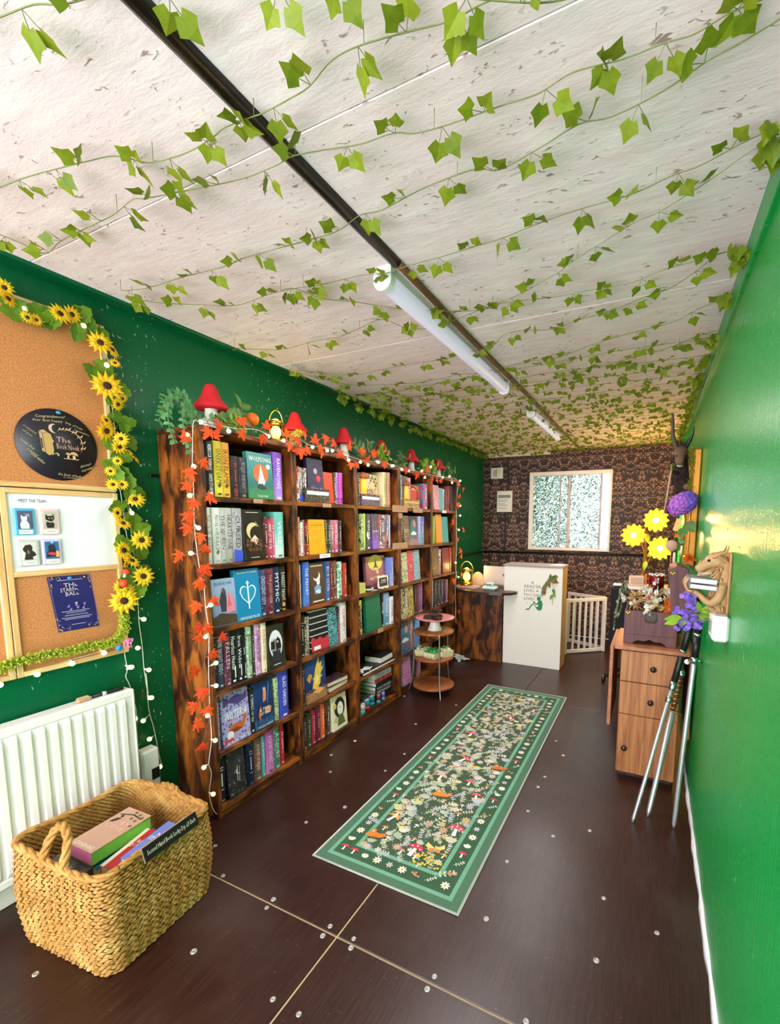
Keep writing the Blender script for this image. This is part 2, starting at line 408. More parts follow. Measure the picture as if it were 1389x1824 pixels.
VINES=[
((-1.19,.468),(-1.106,.485),(-1.03,.502),(-.963,.517),(-.863,.538)),
((-.934,.533),(-.8,.593),(-.498,.695)),
((-.359,.787),(-.225,.865),(-.146,.885)),
((-1.698,.67),(-1.543,.693),(-1.4,.715),(-1.319,.724),(-1.253,.759),(-1.183,.794),(-1.103,.81),(-1.037,.814),(-.977,.82),(-.936,.818),(-.87,.822),(-.816,.82),(-.748,.817),(-.681,.809),(-.623,.8),(-.572,.795),(-.512,.799),(-.44,.82),(-.377,.829),(-.307,.839),(-.259,.844)),
((-1.921,.768),(-1.905,.839),(-1.875,.886),(-1.772,.879),(-1.635,.882),(-1.467,.87),(-1.351,.857),(-1.313,.875),(-1.165,.9),(-1.011,.93),(-.911,.947),(-.845,.936),(-.78,.961),(-.679,.982),(-.595,.998),(-.54,1.006),(-.462,1.019),(-.347,1.023),(-.262,1.025),(-.193,1.016),(-.102,1.032),(-.034,1.037),(.021,1.039),(.073,1.041),(.13,1.039)),
((-1.915,1.147),(-1.796,1.171),(-1.587,1.183),(-1.396,1.195),(-1.293,1.199),(-1.083,1.214),(-.92,1.206),(-.832,1.199),(-.749,1.191),(-.636,1.184),(-.548,1.177),(-.456,1.182),(-.4,1.189),(-.296,1.173),(-.203,1.158),(-.131,1.146),(-.033,1.13),(.045,1.111),(.098,1.097),(.163,1.087)),
((-1.925,1.195),(-1.857,1.277),(-1.728,1.358),(-1.594,1.411),(-1.416,1.419),(-1.271,1.418),(-1.156,1.441),(-1.019,1.463),(-.91,1.481),(-.822,1.488),(-.71,1.481),(-.529,1.482),(-.49,1.471),(-.34,1.457),(-.24,1.447),(-.106,1.424),(-.009,1.415),(.058,1.394),(.138,1.373),(.213,1.348)),
((-1.351,1.412),(-1.303,1.434),(-1.239,1.522),(-1.157,1.626),(-1.003,1.747),(-.779,1.852),(-.641,1.89),(-.619,1.874),(-.495,1.819),(-.351,1.741),(-.317,1.699),(-.21,1.626),(-.095,1.573),(-.031,1.536),(.09,1.468),(.146,1.423),(.215,1.369)),
((-1.982,1.735),(-1.873,1.81),(-1.757,1.864),(-1.581,1.874),(-1.432,1.861),(-1.315,1.846),(-1.145,1.808),(-1.072,1.887),(-.976,1.964),(-.844,1.937),(-.697,1.896),(-.577,1.868),(-.409,1.922),(-.287,1.922),(-.119,1.924),(-.028,1.905),(.084,1.885),(.19,1.847),(.231,1.847)),
((-1.95,2.108),(-1.822,2.254),(-1.644,2.347),(-1.459,2.336),(-1.257,2.339),(-1.075,2.329),(-.93,2.308),(-.788,2.283),(-.695,2.191),(-.592,2.191),(-.475,2.205),(-.35,2.187),(-.211,2.124),(-.08,2.057),(.009,2.011),(.087,1.92),(.146,1.878),(.221,1.846)),
((-1.976,2.183),(-1.902,2.406),(-1.78,2.539),(-1.46,2.648),(-1.273,2.659),(-1.106,2.642),(-.981,2.666),(-.813,2.595),(-.68,2.607),(-.514,2.581),(-.316,2.504),(-.139,2.437),(.019,2.354),(.114,2.282),(.224,2.224)),
((-2.01,2.541),(-1.941,2.766),(-1.597,2.972),(-1.357,2.943),(-1.113,2.9),(-.925,2.961),(-.716,2.967),(-.554,2.956),(-.421,2.86),(-.244,2.82),(.002,2.726),(.138,2.609),(.241,2.527))]
MAPLE=[
(1.328,1.819),
(1.439,1.875),
(1.464,1.857),
(1.62,1.901),
(1.627,1.949),
(1.746,1.886),
(1.506,1.903),
(1.937,1.891),
(1.791,1.956),
(1.912,1.946),
(2.015,1.923),
(2.003,1.86),
(1.406,1.735),
(1.326,1.683),
(1.319,1.625),
(1.422,1.58),
(1.347,1.552),
(1.311,1.497),
(1.308,1.444),
(1.368,1.405),
(1.386,1.349),
(1.269,1.328),
(1.384,1.254),
(1.337,1.197),
(1.384,1.255),
(1.341,1.195),
(1.339,1.095),
(1.42,1.102),
(1.347,.993),
(1.33,.95),
(1.371,.981),
(1.451,.922),
(1.397,.853),
(1.307,.802),
(1.336,.692),
(1.287,.646),
(1.356,.593),
(1.302,.546),
(1.32,.428),
(2.053,1.973),
(2.016,1.919),
(2.031,1.868),
(2.076,1.886),
(2.189,1.902),
(2.261,1.983),
(2.328,1.962),
(2.379,1.889),
(2.5,1.954),
(2.44,1.87),
(2.622,1.943),
(2.503,1.85),
(2.589,1.852),
(2.761,1.947),
(2.692,1.897),
(2.917,1.897),
(2.142,1.939),
(2.218,1.894),
(2.627,1.942),
(2.775,1.963),
(2.701,1.904),
(2.922,1.905),
(3.427,1.876),
(3.525,1.885),
(3.645,1.92),
(3.559,1.835),
(3.735,1.858),
(3.848,1.859),
(3.926,1.866),
(3.252,1.898),
(4.349,1.852),
(4.471,1.81),
(4.375,1.74),
(4.319,1.656),
(4.231,1.478),
(4.483,1.394),
(4.34,1.299),
(4.44,1.173),
(4.417,1.118),
(4.288,1.024),
(4.46,.923),
(4.245,.88),
(4.235,.876),
(4.45,.776),
(4.277,.715),
(4.387,.598),
(4.402,.526),
(4.338,.42),
(4.422,.316)]
SHELF_BULBS=[
(1.338,1.838),
(1.359,1.708),
(1.334,1.581),
(1.364,1.441),
(1.324,1.328),
(1.552,1.895),
(1.797,1.913),
(1.906,1.906),
(1.405,1.081),
(1.373,.94),
(1.417,.8),
(1.411,.691),
(1.361,.563),
(1.391,.427),
(1.328,.323),
(1.365,.168),
(2.137,1.907),
(2.269,1.907),
(2.321,1.911),
(2.486,1.876),
(2.621,1.878),
(2.712,1.87),
(2.837,1.904),
(3.033,1.899),
(2.711,1.868),
(2.844,1.902),
(3.057,1.901),
(3.187,1.887),
(3.296,1.888),
(3.534,1.909),
(3.593,1.861),
(3.707,1.962),
(3.966,1.894),
(4.122,1.917),
(4.188,1.862),
(4.395,1.896),
(4.402,1.641),
(4.405,1.539),
(4.373,1.391),
(4.375,.894),
(4.299,1.051)]
SUNFLOWERS=[
(.862,2.284,.027),
(.866,2.247,.027),
(.918,2.205,.021),
(.949,2.21,.019),
(1.021,2.257,.034),
(1.066,2.274,.03),
(1.162,2.201,.042),
(1.201,2.188,.04),
(1.207,2.133,.019),
(1.172,2.031,.056),
(1.236,1.997,.019),
(1.213,1.967,.027),
(1.159,1.889,.024),
(1.161,1.847,.04),
(1.211,1.821,.028),
(1.206,1.788,.03),
(1.255,1.753,.034),
(1.193,1.726,.017),
(1.159,1.679,.016),
(1.171,1.624,.025),
(1.208,1.627,.022),
(1.261,1.565,.035),
(1.172,1.503,.025),
(1.201,1.458,.031),
(1.274,1.382,.041),
(1.193,1.339,.04),
(1.223,1.291,.035),
(1.194,1.282,.023),
(1.269,1.216,.042),
(1.171,1.181,.029),
(1.202,1.156,.029),
(1.177,1.116,.061)]
SUN_LEAVES=[
(.857,2.267),
(.889,2.215),
(.976,2.25),
(.951,2.235),
(1.098,2.284),
(1.133,2.257),
(1.089,2.221),
(1.171,2.246),
(.991,2.228),
(1.135,2.087),
(1.19,2.103),
(1.231,2.035),
(1.218,1.918),
(1.243,1.89),
(1.26,1.827),
(1.183,1.798),
(1.212,1.753),
(1.177,1.705),
(1.217,1.682),
(1.193,2.077),
(1.207,1.986),
(1.189,1.659),
(1.241,1.635),
(1.249,1.585),
(1.288,1.581),
(1.191,1.531),
(1.258,1.476),
(1.272,1.423),
(1.2,1.361),
(1.276,1.317),
(1.224,1.232),
(1.283,1.244),
(1.2,1.206),
(1.241,1.147)]
SUN_STEM=[
(.837,2.26),
(.882,2.251),
(.944,2.219),
(1.035,2.243),
(1.132,2.248),
(1.165,2.183),
(1.185,2.099),
(1.196,2.011),
(1.202,1.872),
(1.211,1.779),
(1.222,1.66),
(1.232,1.538),
(1.24,1.413),
(1.244,1.286),
(1.223,1.16),
(1.187,1.094)]
MOSS=[
(.726,.92),
(.75,.934),
(.78,.944),
(.837,.943),
(.9,.946),
(.97,.939),
(1.036,.944),
(1.085,.937),
(1.121,.935),
(1.155,.95),
(1.176,.989),
(1.184,1.026),
(1.177,1.065)]
BULBS_A=[
(1.272,1.125),
(1.276,1.011),
(1.243,.88),
(1.283,.763),
(1.287,.624),
(1.281,.626),
(1.244,.526),
(1.267,.424),
(1.307,.262)]
BULBS_B=[
(1.203,.918),
(1.206,.798),
(1.199,.801),
(1.207,.55),
(1.198,.487)]
BULBS_C=[
(1.098,.897),
(.977,.883),
(.857,.874),
(.746,.869)]
BULBS_D=[
(.919,2.24),
(1.109,2.251),
(1.189,2.123),
(1.246,1.506)]
WIRE_A=[
(1.222,1.618),
(1.227,1.538),
(1.235,1.412),
(1.253,1.18),
(1.262,1.1),
(1.263,.99),
(1.27,.87),
(1.272,.769),
(1.281,.631),
(1.278,.746),
(1.28,.571),
(1.295,.462),
(1.313,.321),
(1.321,.258)]
WIRE_B=[
(1.189,.921),
(1.19,.86),
(1.194,.792),
(1.186,.758),
(1.198,.717),
(1.211,.642),
(1.219,.576),
(1.21,.48)]
WIRE_C=[
(1.189,.921),
(1.112,.907),
(1.046,.899),
(.979,.895),
(.868,.884),
(.805,.889),
(.748,.891),
(.727,.893)]
WIRE_D=[
(.9,2.277),
(.934,2.274),
(.985,2.277),
(1.055,2.257),
(1.145,2.251),
(1.189,2.184),
(1.204,2.11),
(1.205,1.977),
(1.211,1.766),
(1.222,1.618)]
SHELF_WIRE=[
(1.396,1.915),
(1.378,1.901),
(1.37,1.826),
(1.363,1.708),
(1.359,1.59),
(1.356,1.455),
(1.359,1.345),
(1.368,1.249),
(1.382,1.168),
(1.385,1.17),
(1.388,1.07),
(1.4,.954),
(1.39,.821),
(1.385,.699),
(1.382,.561),
(1.38,.434),
(1.36,.323),
(1.371,.268),
(1.357,.174),
(1.368,.088),
(1.389,.046)]
SHELF_TOP_WIRE=[
(1.396,1.91),
(1.51,1.915),
(1.607,1.916),
(1.729,1.933),
(1.845,1.915),
(1.981,1.898),
(2.031,1.934),
(2.147,1.915),
(2.296,1.925),
(2.471,1.909),
(2.641,1.895),
(2.845,1.905),
(2.834,1.914),
(3.085,1.904),
(3.374,1.9),
(3.709,1.895),
(3.997,1.897),
(4.348,1.897),
(4.34,1.721),
(4.334,1.538),
(4.341,1.262),
(4.336,.982),
(4.349,.936),
(4.326,.802),
(4.344,.621),
(4.336,.409)]
BOLTS=[
(-1.721,1.275),
(-1.54,1.17),
(-1.262,1.174),
(-1.256,1.134),
(-.986,1.135),
(-.987,1.177),
(-.88,1.174),
(-.868,1.141),
(-.564,1.179),
(-.567,1.133),
(-.983,.897),
(-.881,.899),
(-.262,1.178),
(-.484,1.456),
(-.498,1.767),
(-.099,1.748),
(-.096,1.467),
(-1.345,.894),
(-1.736,.617),
(-1.763,2.152),
(-1.738,2.37),
(-1.36,2.148),
(-1.364,1.763),
(-1.645,1.995),
(-1.462,1.583),
(-1.364,3.226),
(-1.865,4.444),
(-1.831,3.205),
(-1.355,2.369),
(-1.493,2.776),
(-.44,2.797),
(-.519,2.972),
(-.349,2.017),
(-.503,2.149),
(-.584,3.538),
(-.199,2.134),
(-.505,2.384),
(-.493,2.502),
(.089,1.672)]
BOOKS=[
(1,1,'s',1.419,1.442,.238,'plain','4a1420','702030','c08080','','ffffff',''),
(1,1,'s',1.444,1.488,.251,'plain','141214','201c20','ffffff','REBECCA YARROS|ONYX STORM','ffffff',''),
(1,1,'s',1.489,1.533,.261,'grad','c9b428','e8dc4a','6a4a10','ONYX STORM','5a4010','leaf'),
(1,1,'s',1.533,1.582,.262,'grad','e09a28','f0c040','8a4a10','IRON FLAME','6a4010','leaf'),
(1,1,'s',1.591,1.639,.204,'noise','2a1a1c','3a2226','7a2a30','','a05050','dot'),
(1,1,'s',1.641,1.689,.204,'noise','2c2a30','44424a','8a8890','BLOOD AND ASH','9a98a0',''),
(1,1,'f',1.697,1.865,.239,'scene','3c8e8a','2c6f6c','4f9a3a','WOLFSONG','ffffff','wolf|TJ KLUNE'),
(1,1,'s',1.873,1.936,.26,'grad','8a4fc0','b48ae0','f4f0ff','RAVENSONG','f4f0ff',''),
(1,2,'s',1.419,1.463,.268,'grad','e8e6e2','d4d2d0','b8b4b0','THE CRUEL PRINCE','8a8a8a',''),
(1,2,'s',1.464,1.503,.268,'grad','f2f0ee','dcdad8','b0aeac','PRISONS HOPE IN BLACK','6a6866','leaf'),
(1,2,'s',1.504,1.541,.269,'noise','d2d0ce','bcbab8','8a8886','THE QUEEN','5a5856',''),
(1,2,'s',1.543,1.581,.269,'grad','c8c4c0','a8a6a4','7a7876','HEARTSTONE','4a4846',''),
(1,2,'s',1.583,1.639,.269,'noise','b8b6ba','a09ea4','8a888e','CURSED','3a383c','blue'),
(1,2,'f',1.637,1.772,.263,'noise','17110f','241a16','3a2a20','KISSED|BY THE|GODS','a0603a','serpent'),
(1,2,'s',1.779,1.807,.228,'noise','3a1a20','6a2a34','c08a90','','ffd0d8',''),
(1,2,'s',1.809,1.837,.218,'noise','a03048','c04a64','f0b0c0','HEART OF THE SUN','ffe8ee',''),
(1,2,'s',1.839,1.865,.222,'plain','d0507a','e07a9a','ffd0dc','','ffffff',''),
(1,2,'s',1.869,1.937,.256,'grad','6fc0b4','d4ece6','3a8a84','VERSE','e8fffa',''),
(1,3,'s',1.422,1.439,.261,'noise','1a1416','2a2024','5a4a4a','','ffffff',''),
(1,3,'f',1.437,1.575,.232,'scene','9db4d8','7e90b8','6a4a3a','ELISE KOVA','3a4258','couple'),
(1,3,'f',1.579,1.734,.266,'filigree','1287b8','0e76a6','7fd0ee','THE SONG OF ACHILLES','e8f8ff','heart|MADELINE MILLER'),
(1,3,'s',1.74,1.783,.256,'noise','46507a','2c3050','b8c0dc','CRESCENT CITY','c8d0e8',''),
(1,3,'s',1.786,1.843,.257,'noise','5c2038','74304a','c8a070','THE JASAD HEIR','d0a880',''),
(1,3,'s',1.846,1.896,.26,'plain','16284a','203660','dfe8f8','MYTHIC','f0f4ff',''),
(1,3,'s',1.898,1.94,.26,'noise','1a1614','2c2620','d0a040','DARKEST NIGHT','e0dcd0','dot'),
(1,4,'s',1.437,1.461,.282,'plain','161a2a','20283c','5a2030','','8a98b8',''),
(1,4,'s',1.464,1.503,.29,'plain','3a3e52','4a5066','b0b8d0','THE NIGHT ENDS','c0c8dc',''),
(1,4,'s',1.504,1.54,.281,'noise','5a2a40','7a4460','d8a0b8','FALLEN','e8c0d0',''),
(1,4,'s',1.542,1.582,.28,'plain','1c1a1c','2a282a','ffffff','Heartless Hunter','f4f4f4','line'),
(1,4,'s',1.584,1.617,.274,'plain','222022','333033','ffffff','Iron Widow','f0f0f0','line'),
(1,4,'s',1.619,1.64,.272,'plain','181618','262426','ffffff','Spark','f0f0f0','line'),
(1,4,'s',1.643,1.673,.277,'floral','a8c0a0','d0dcc0','5a7a54','THE ORCHARD','4a6a48',''),
(1,4,'s',1.675,1.696,.267,'plain','32362c','444a3a','c8c8a0','','d0d0b0',''),
(1,4,'s',1.698,1.738,.278,'floral','d8a0c8','b078b8','f4d0e4','ROMANCE GUIDE','7a4a80',''),
(1,4,'s',1.74,1.776,.275,'plain','f0dcbc','f6e6cc','c09a60','IN RUINS OF ROSES','b08a50',''),
(1,4,'f',1.779,1.908,.244,'noise','24261e','34362a','4a4a3a','','ffffff','oval'),
(1,5,'s',1.422,1.453,.279,'grad','8a7ab0','a094c4','d8d0f0','FOLLOW ME','e8e4f8',''),
(1,5,'f',1.47,1.64,.27,'floral','a9a4d8','5f4f86','d88a9a','WISTERIA','ffffff','fox|ADALYN GRACE'),
(1,5,'s',1.649,1.675,.248,'plain','1c1a20','2a2830','ffffff','A TEMPEST OF TEA','f0f0f0',''),
(1,5,'f',1.677,1.807,.259,'scene','1c3a6e','142a54','3a6a9a','A TREE|OF FIRE','f4f0e0','figure|HOLLOWAY'),
(1,5,'s',1.824,1.856,.25,'floral','c8d8a8','8aa878','5a7a4a','','4a6a3a',''),
(1,5,'s',1.86,1.928,.289,'plain','3c44b8','4a54cc','ffffff','GLASS GARDEN','ffffff',''),
(1,6,'s',1.432,1.485,.233,'plain','1c1e2e','26283a','8a8a9a','','ffffff',''),
(1,6,'f',1.49,1.597,.251,'noise','2e2c30','3c3a40','b0b0b0','','d8d8d8','scribble'),
(1,6,'s',1.609,1.66,.239,'noise','14182e','1e2442','5a6488','','c0c8e0',''),
(1,6,'s',1.664,1.715,.238,'noise','6a5a52','a84a28','c8c0b8','A COURT OF WINGS','f0e8e0',''),
(1,6,'s',1.719,1.74,.238,'plain','5ab0b4','7ac8ca','d0f0f0','','ffffff',''),
(1,6,'s',1.744,1.801,.255,'grad','c860b8','d888cc','7a3a70','A COURT OF MIST','f8e8f4',''),
(1,6,'s',1.804,1.849,.246,'noise','4a7a6a','6a988a','c8d8d0','A COURT','e0f0e8',''),
(1,6,'s',1.856,1.888,.241,'plain','c0202e','d83a44','f8d0d0','','ffe0e0',''),
(2,1,'s',2.043,2.072,.202,'noise','b83a30','e8e0d8','3a3a3a','','ffffff',''),
(2,1,'s',2.073,2.102,.199,'sketch','3a3a38','c8c4bc','2a60c0','','f0f0f0','blue'),
(2,1,'s',2.104,2.137,.2,'sketch','4a3a3a','d0c0b8','c02a2a','','f0f0f0','red'),
(2,1,'f',2.144,2.286,.263,'scene','2e2a44','3a3454','6a4a6a','DIVINE','c8c0e0','rose'),
(2,1,'f',2.286,2.375,.193,'plain','e04418','c83a14','f08a50','','ffffff',''),
(2,1,'s',2.384,2.408,.202,'plain','5a3a28','6a4a34','e0c0a0','','ffffff',''),
(2,1,'s',2.41,2.444,.204,'plain','b89ae0','c8b0ea','6a4a9a','','5a3a8a','dot'),
(2,1,'s',2.446,2.481,.205,'plain','d848b8','e46ac8','7a2a6a','','7a2a6a','dot'),
(2,2,'s',2.042,2.065,.231,'noise','c84a44','e88a7a','f8e0d8','','ffffff',''),
(2,2,'s',2.065,2.087,.2,'plain','e8e2dc','f2eee8','9a3030','','9a3030',''),
(2,2,'s',2.09,2.103,.213,'plain','7a8a70','98a88c','e0e8d8','','ffffff',''),
(2,2,'s',2.105,2.138,.216,'noise','a02020','2a1414','e8d0b0','','f0e0d0',''),
(2,2,'f',2.135,2.282,.215,'text','f0a818','e89a10','c07808','THE ORANGE TREE','a86808',''),
(2,2,'s',2.29,2.315,.215,'noise','5a4030','8a6a50','d0b090','','e0d0b0',''),
(2,2,'s',2.317,2.347,.216,'noise','3a5a3a','2a2a28','c8e0b0','','e0f0d0',''),
(2,2,'s',2.349,2.38,.214,'grad','c07a8a','8a5a64','f0d0d8','','ffffff',''),
(2,2,'s',2.382,2.434,.215,'noise','e0708a','c84a68','f8d0dc','PINK SKIES','ffe8f0',''),
(2,2,'s',2.436,2.471,.211,'noise','3a3038','5a4a58','c8b8c8','','e0d8e0',''),
(2,3,'s',2.042,2.064,.263,'noise','d0a098','e8d8d0','b03a3a','','ffffff',''),
(2,3,'s',2.077,2.134,.271,'grad','3a6ac8','5a8ae0','b83a78','THE PRIORY','e8f0ff',''),
(2,3,'f',2.132,2.27,.255,'noise','4a3228','5a3e30','3a2820','','f0e0d0','swan'),
(2,3,'s',2.28,2.33,.26,'grad','34508a','4a6aa8','c0d0f0','BLUE SISTER','d0dcf4',''),
(2,3,'s',2.332,2.36,.26,'plain','6a2430','7a3440','e8c0c0','','e8c0c0',''),
(2,3,'s',2.363,2.407,.258,'noise','6a3a2c','8a5440','d8b090','','e8d0b0',''),
(2,3,'s',2.412,2.465,.247,'noise','3a8a5a','d8e8d8','1a5a3a','','f0fff0',''),
(2,3,'s',2.472,2.505,.235,'plain','b83428','c84a3c','f0d0c0','','ffe8e0',''),
(2,4,'s',2.041,2.088,.26,'plain','1e1a1c','2a2628','a0a0a0','','c0c0c0',''),
(2,4,'s',2.09,2.13,.243,'sketch','2a2422','c8b8a0','6a5a4a','','e8dcc8',''),
(2,4,'f',2.128,2.292,.267,'lines','1c1c20','2a2a30','c0c0c8','','d0d0d8','redbase'),
(2,4,'s',2.301,2.392,.259,'sketch','1e2224','6ab8c0','2a8a98','SHADOW','8ad0d8',''),
(2,4,'s',2.395,2.426,.251,'grad','2a2024','c83444','e05060','','f0d0d0',''),
(2,4,'s',2.432,2.493,.278,'sketch','f0ecec','d8c8c8','c8707a','','b85a64',''),
(2,5,'s',2.037,2.07,.278,'plain','2e2234','3c2e44','8a7a9a','','c0b0d0',''),
(2,5,'f',2.074,2.264,.291,'scene','2c4a86','1e2c5a','e09a40','TALES OF THE|CITY','fff0c0','bird'),
(2,6,'s',2.043,2.079,.214,'plain','4a2630','5a3440','c0a0a8','','c8b0b8',''),
(2,6,'s',2.082,2.123,.214,'plain','33402e','44523c','b8c8a8','','c0d0b0',''),
(2,6,'s',2.127,2.16,.228,'plain','a8283e','b83c50','f0b8c0','','f0c8d0',''),
(2,6,'s',2.165,2.207,.229,'plain','6a2034','7a3044','d898a8','','e0b0b8',''),
(2,6,'s',2.21,2.254,.236,'plain','e8602a','f07a40','ffd8b8','','ffe8d0',''),
(2,6,'s',2.262,2.311,.237,'noise','3a2a22','5a463a','c0a890','','d8c8b0',''),
(2,6,'f',2.318,2.477,.238,'sketch','e8dfb0','f0ead0','c8b040','','2a2a2a','hair'),
(3,1,'s',2.644,2.69,.228,'noise','4a3a34','7a6a60','d0c0b0','','e0d8c8',''),
(3,1,'f',2.75,2.971,.235,'floral','f0cf9c','f6dcb4','5a6a34','EMILY|WILDES','7a3a28','branch'),
(3,1,'s',2.982,3.013,.262,'plain','f2dfae','f8ecc8','b09a5a','','a08a4a',''),
(3,1,'s',3.016,3.05,.265,'plain','b8c060','c8d07a','6a7020','','6a7020',''),
(3,1,'s',3.054,3.098,.267,'plain','d88a8a','e8a8a4','8a4a4a','','8a4a4a',''),
(3,2,'s',2.669,2.721,.262,'sketch','30302e','b8d86a','e8f0d0','MASK AND VEIL','f0f4e0',''),
(3,2,'s',2.723,2.745,.263,'plain','c8e05a','d8ec80','6a8020','','ffffff',''),
(3,2,'s',2.752,2.817,.261,'plain','504a4c','605a5c','ffffff','YOURS','ffffff','swirl'),
(3,2,'s',2.822,2.91,.262,'grad','4c4260','7a4ac0','ffffff','THE MASQUERADE','f0e8ff',''),
(3,2,'s',2.915,2.969,.261,'noise','c04a40','6a6a70','f0d8d0','','fff0f0','dot'),
(3,2,'s',2.971,3.019,.259,'sketch','e0d8dc','3a2a30','c05a60','','3a3a3a','dot'),
(3,2,'s',3.021,3.07,.261,'noise','3a6aa8','e07a3a','2a3a5a','','ffffff','dot'),
(3,2,'s',3.075,3.098,.258,'plain','c8c8dc','dcdcec','6a6a8a','','6a6a8a',''),
(3,3,'f',2.803,3.064,.249,'plain','a0606a','b0707a','8a4e58','CHAMPION','f0e080','moon'),
(3,3,'s',3.078,3.137,.231,'grad','7a8ad8','a8b4ec','e8ecff','','f0f4ff',''),
(3,4,'s',2.643,2.682,.259,'noise','4a4642','e8d840','c8c0b8','','f0f0e0',''),
(3,4,'f',2.736,2.933,.297,'plain','0f6a4a','14785a','2a9a7a','','c8f0e0','greenlines'),
(3,4,'s',2.944,2.978,.265,'plain','1a1a1c','2a2a2e','e8e8e8','NOIR','f0f0f0',''),
(3,4,'s',2.981,3.067,.263,'grad','8aa8d0','5a94ac','e8f4ff','','f0f8ff',''),
(3,4,'s',3.069,3.129,.221,'plain','e8e6ea','f4f2f6','7a7a9a','SUMMER','8a6a9a',''),
(4,1,'s',3.114,3.138,.269,'noise','3a3a44','c86a8a','8ad0d0','','ffffff',''),
(4,1,'s',3.141,3.196,.269,'sketch','3a5a60','c8e0e0','2a3a40','','f0ffff',''),
(4,1,'s',3.202,3.273,.264,'plain','6a625e','7a726c','d0c8c0','','e0d8d0',''),
(4,1,'s',3.276,3.303,.26,'plain','c89aa0','d8b0b4','6a3a40','','6a3a40',''),
(4,1,'s',3.306,3.345,.256,'plain','e8b0b8','f0c4ca','8a4a54','','8a4a54',''),
(4,1,'f',3.361,3.591,.206,'scene','e88a50','c83a34','8a2a2a','','fff0e0','redfig'),
(4,1,'s',3.604,3.691,.228,'noise','4a8ac0','d83a4a','e8e0d0','','ffffff',''),
(4,1,'s',3.695,3.745,.235,'plain','5a5430','6a6440','c8c090','','d0c8a0',''),
(4,1,'s',3.749,3.8,.236,'plain','2a2422','3a3430','a09080','','b0a090',''),
(4,2,'s',3.246,3.292,.257,'noise','2a2020','4a3a3a','c8a8a0','','e0d0d0',''),
(4,2,'s',3.294,3.389,.255,'sketch','2a2424','8a6a64','e8d850','ALECTO','f0f070',''),
(4,2,'f',3.385,3.536,.253,'scene','2e2a2c','3a7a84','c86a6a','','ffffff','face'),
(4,2,'s',3.557,3.61,.255,'grad','a8a0d8','8a9ad0','6ab06a','','ffffff',''),
(4,2,'s',3.613,3.695,.253,'grad','4a70c0','5aa0b8','8a5ac0','','f0f8ff',''),
(4,3,'s',3.264,3.361,.259,'floral','c8c8a0','5a7a44','b86a5a','FLORA','f0f0e0',''),
(4,3,'s',3.364,3.471,.266,'noise','c8304e','d84a64','f8d0d8','O','fff0f0',''),
(4,3,'s',3.474,3.587,.265,'floral','8ab4c8','4a8a84','a8a0d8','','f0ffff',''),
(4,4,'s',3.233,3.286,.267,'sketch','262422','d8c890','e8c850','','f0e0a0',''),
(4,4,'s',3.291,3.371,.272,'sketch','1e1e1e','e0d8c0','d8a840','','f0e8d0',''),
(4,4,'s',3.377,3.468,.27,'sketch','2a2620','e8c860','c8a040','','ffe8a0',''),
(4,4,'s',3.493,3.545,.268,'plain','3a2a2e','4a3a3e','c0a0a0','','d0b0b0',''),
(4,4,'s',3.549,3.599,.27,'plain','7a3a44','8a4a54','e0b0b0','','e8c0c0',''),
(4,4,'s',3.603,3.656,.271,'plain','8a5a94','9a6aa4','e0c8e8','','e8d0f0',''),
(4,5,'f',3.219,3.407,.299,'floral','4a6a7c','8a8ac8','2a3a4c','','d8d0f0','face'),
(4,5,'s',3.427,3.474,.279,'plain','c8907c','d8a894','6a4034','','6a4034',''),
(4,5,'s',3.527,3.592,.278,'plain','6a94c8','84a8d8','e0ecff','','e8f0ff',''),
(4,6,'s',3.218,3.285,.268,'floral','7a7aa8','a8a0c8','4a4a6a','','e8e8ff',''),
(4,6,'f',3.283,3.413,.264,'floral','d080b0','e8a8d0','b05a94','','fff0fa',''),
(4,6,'s',3.433,3.496,.232,'noise','33362e','444a3e','8a9a84','','c0d0b8',''),
(4,6,'s',3.55,3.624,.2,'grad','a05a74','c08494','4a2030','','f0d8e0',''),
(5,1,'s',3.856,3.983,.232,'noise','c8808c','e0a8ac','6a5a64','','ffffff',''),
(5,1,'s',3.994,4.088,.212,'plain','5a9a9c','70acae','e0f0f0','','e8ffff',''),
(5,1,'s',4.096,4.143,.207,'plain','c8b0d0','d8c4e0','6a4a74','','6a4a74',''),
(5,1,'s',4.151,4.203,.236,'plain','5a2028','6a3038','c08a8a','','d0a0a0',''),
(5,1,'s',4.207,4.261,.243,'plain','7a1c28','8a2c38','d89a9a','','e0b0b0',''),
(5,1,'s',4.265,4.379,.249,'plain','3a1a1e','4a2a2e','a07070','','b08080',''),
(5,2,'s',3.871,3.921,.26,'plain','7aa83a','8ab84c','3a5a10','','e8ffc0',''),
(5,2,'s',3.924,4.057,.279,'plain','e08a2a','e89c40','a85a10','','fff0d0',''),
(5,2,'f',4.058,4.202,.255,'plain','3a9490','4aa4a0','2a7470','','e0ffff',''),
(5,3,'s',3.844,3.998,.272,'noise','6a4a28','84603a','c8a050','','e0c080',''),
(5,3,'s',4.005,4.055,.249,'sketch','1c1a1c','e8e8f0','a0a0a0','','ffffff',''),
(5,3,'s',4.073,4.235,.253,'plain','7a1c20','8a2a2c','e8c8c0','','f0d8d0','line'),
(5,3,'s',4.247,4.294,.253,'plain','a83038','b84448','f0d0d0','','f8e0e0',''),
(5,4,'s',3.819,3.886,.28,'plain','c8c4c4','d8d4d4','6a6a6a','','6a6a6a',''),
(5,4,'s',3.899,3.961,.266,'noise','2a2626','4a4242','c0b8b0','','d0c8c0',''),
(5,4,'s',3.966,4.039,.261,'noise','33282a','5a4a4a','b0a0a0','','c8b8b8',''),
(5,4,'s',4.044,4.119,.254,'noise','40343a','6a5a60','c0b0b8','','d8c8d0',''),
(5,4,'s',4.124,4.187,.245,'plain','3a3034','4a4044','b0a0a8','','c0b0b8',''),
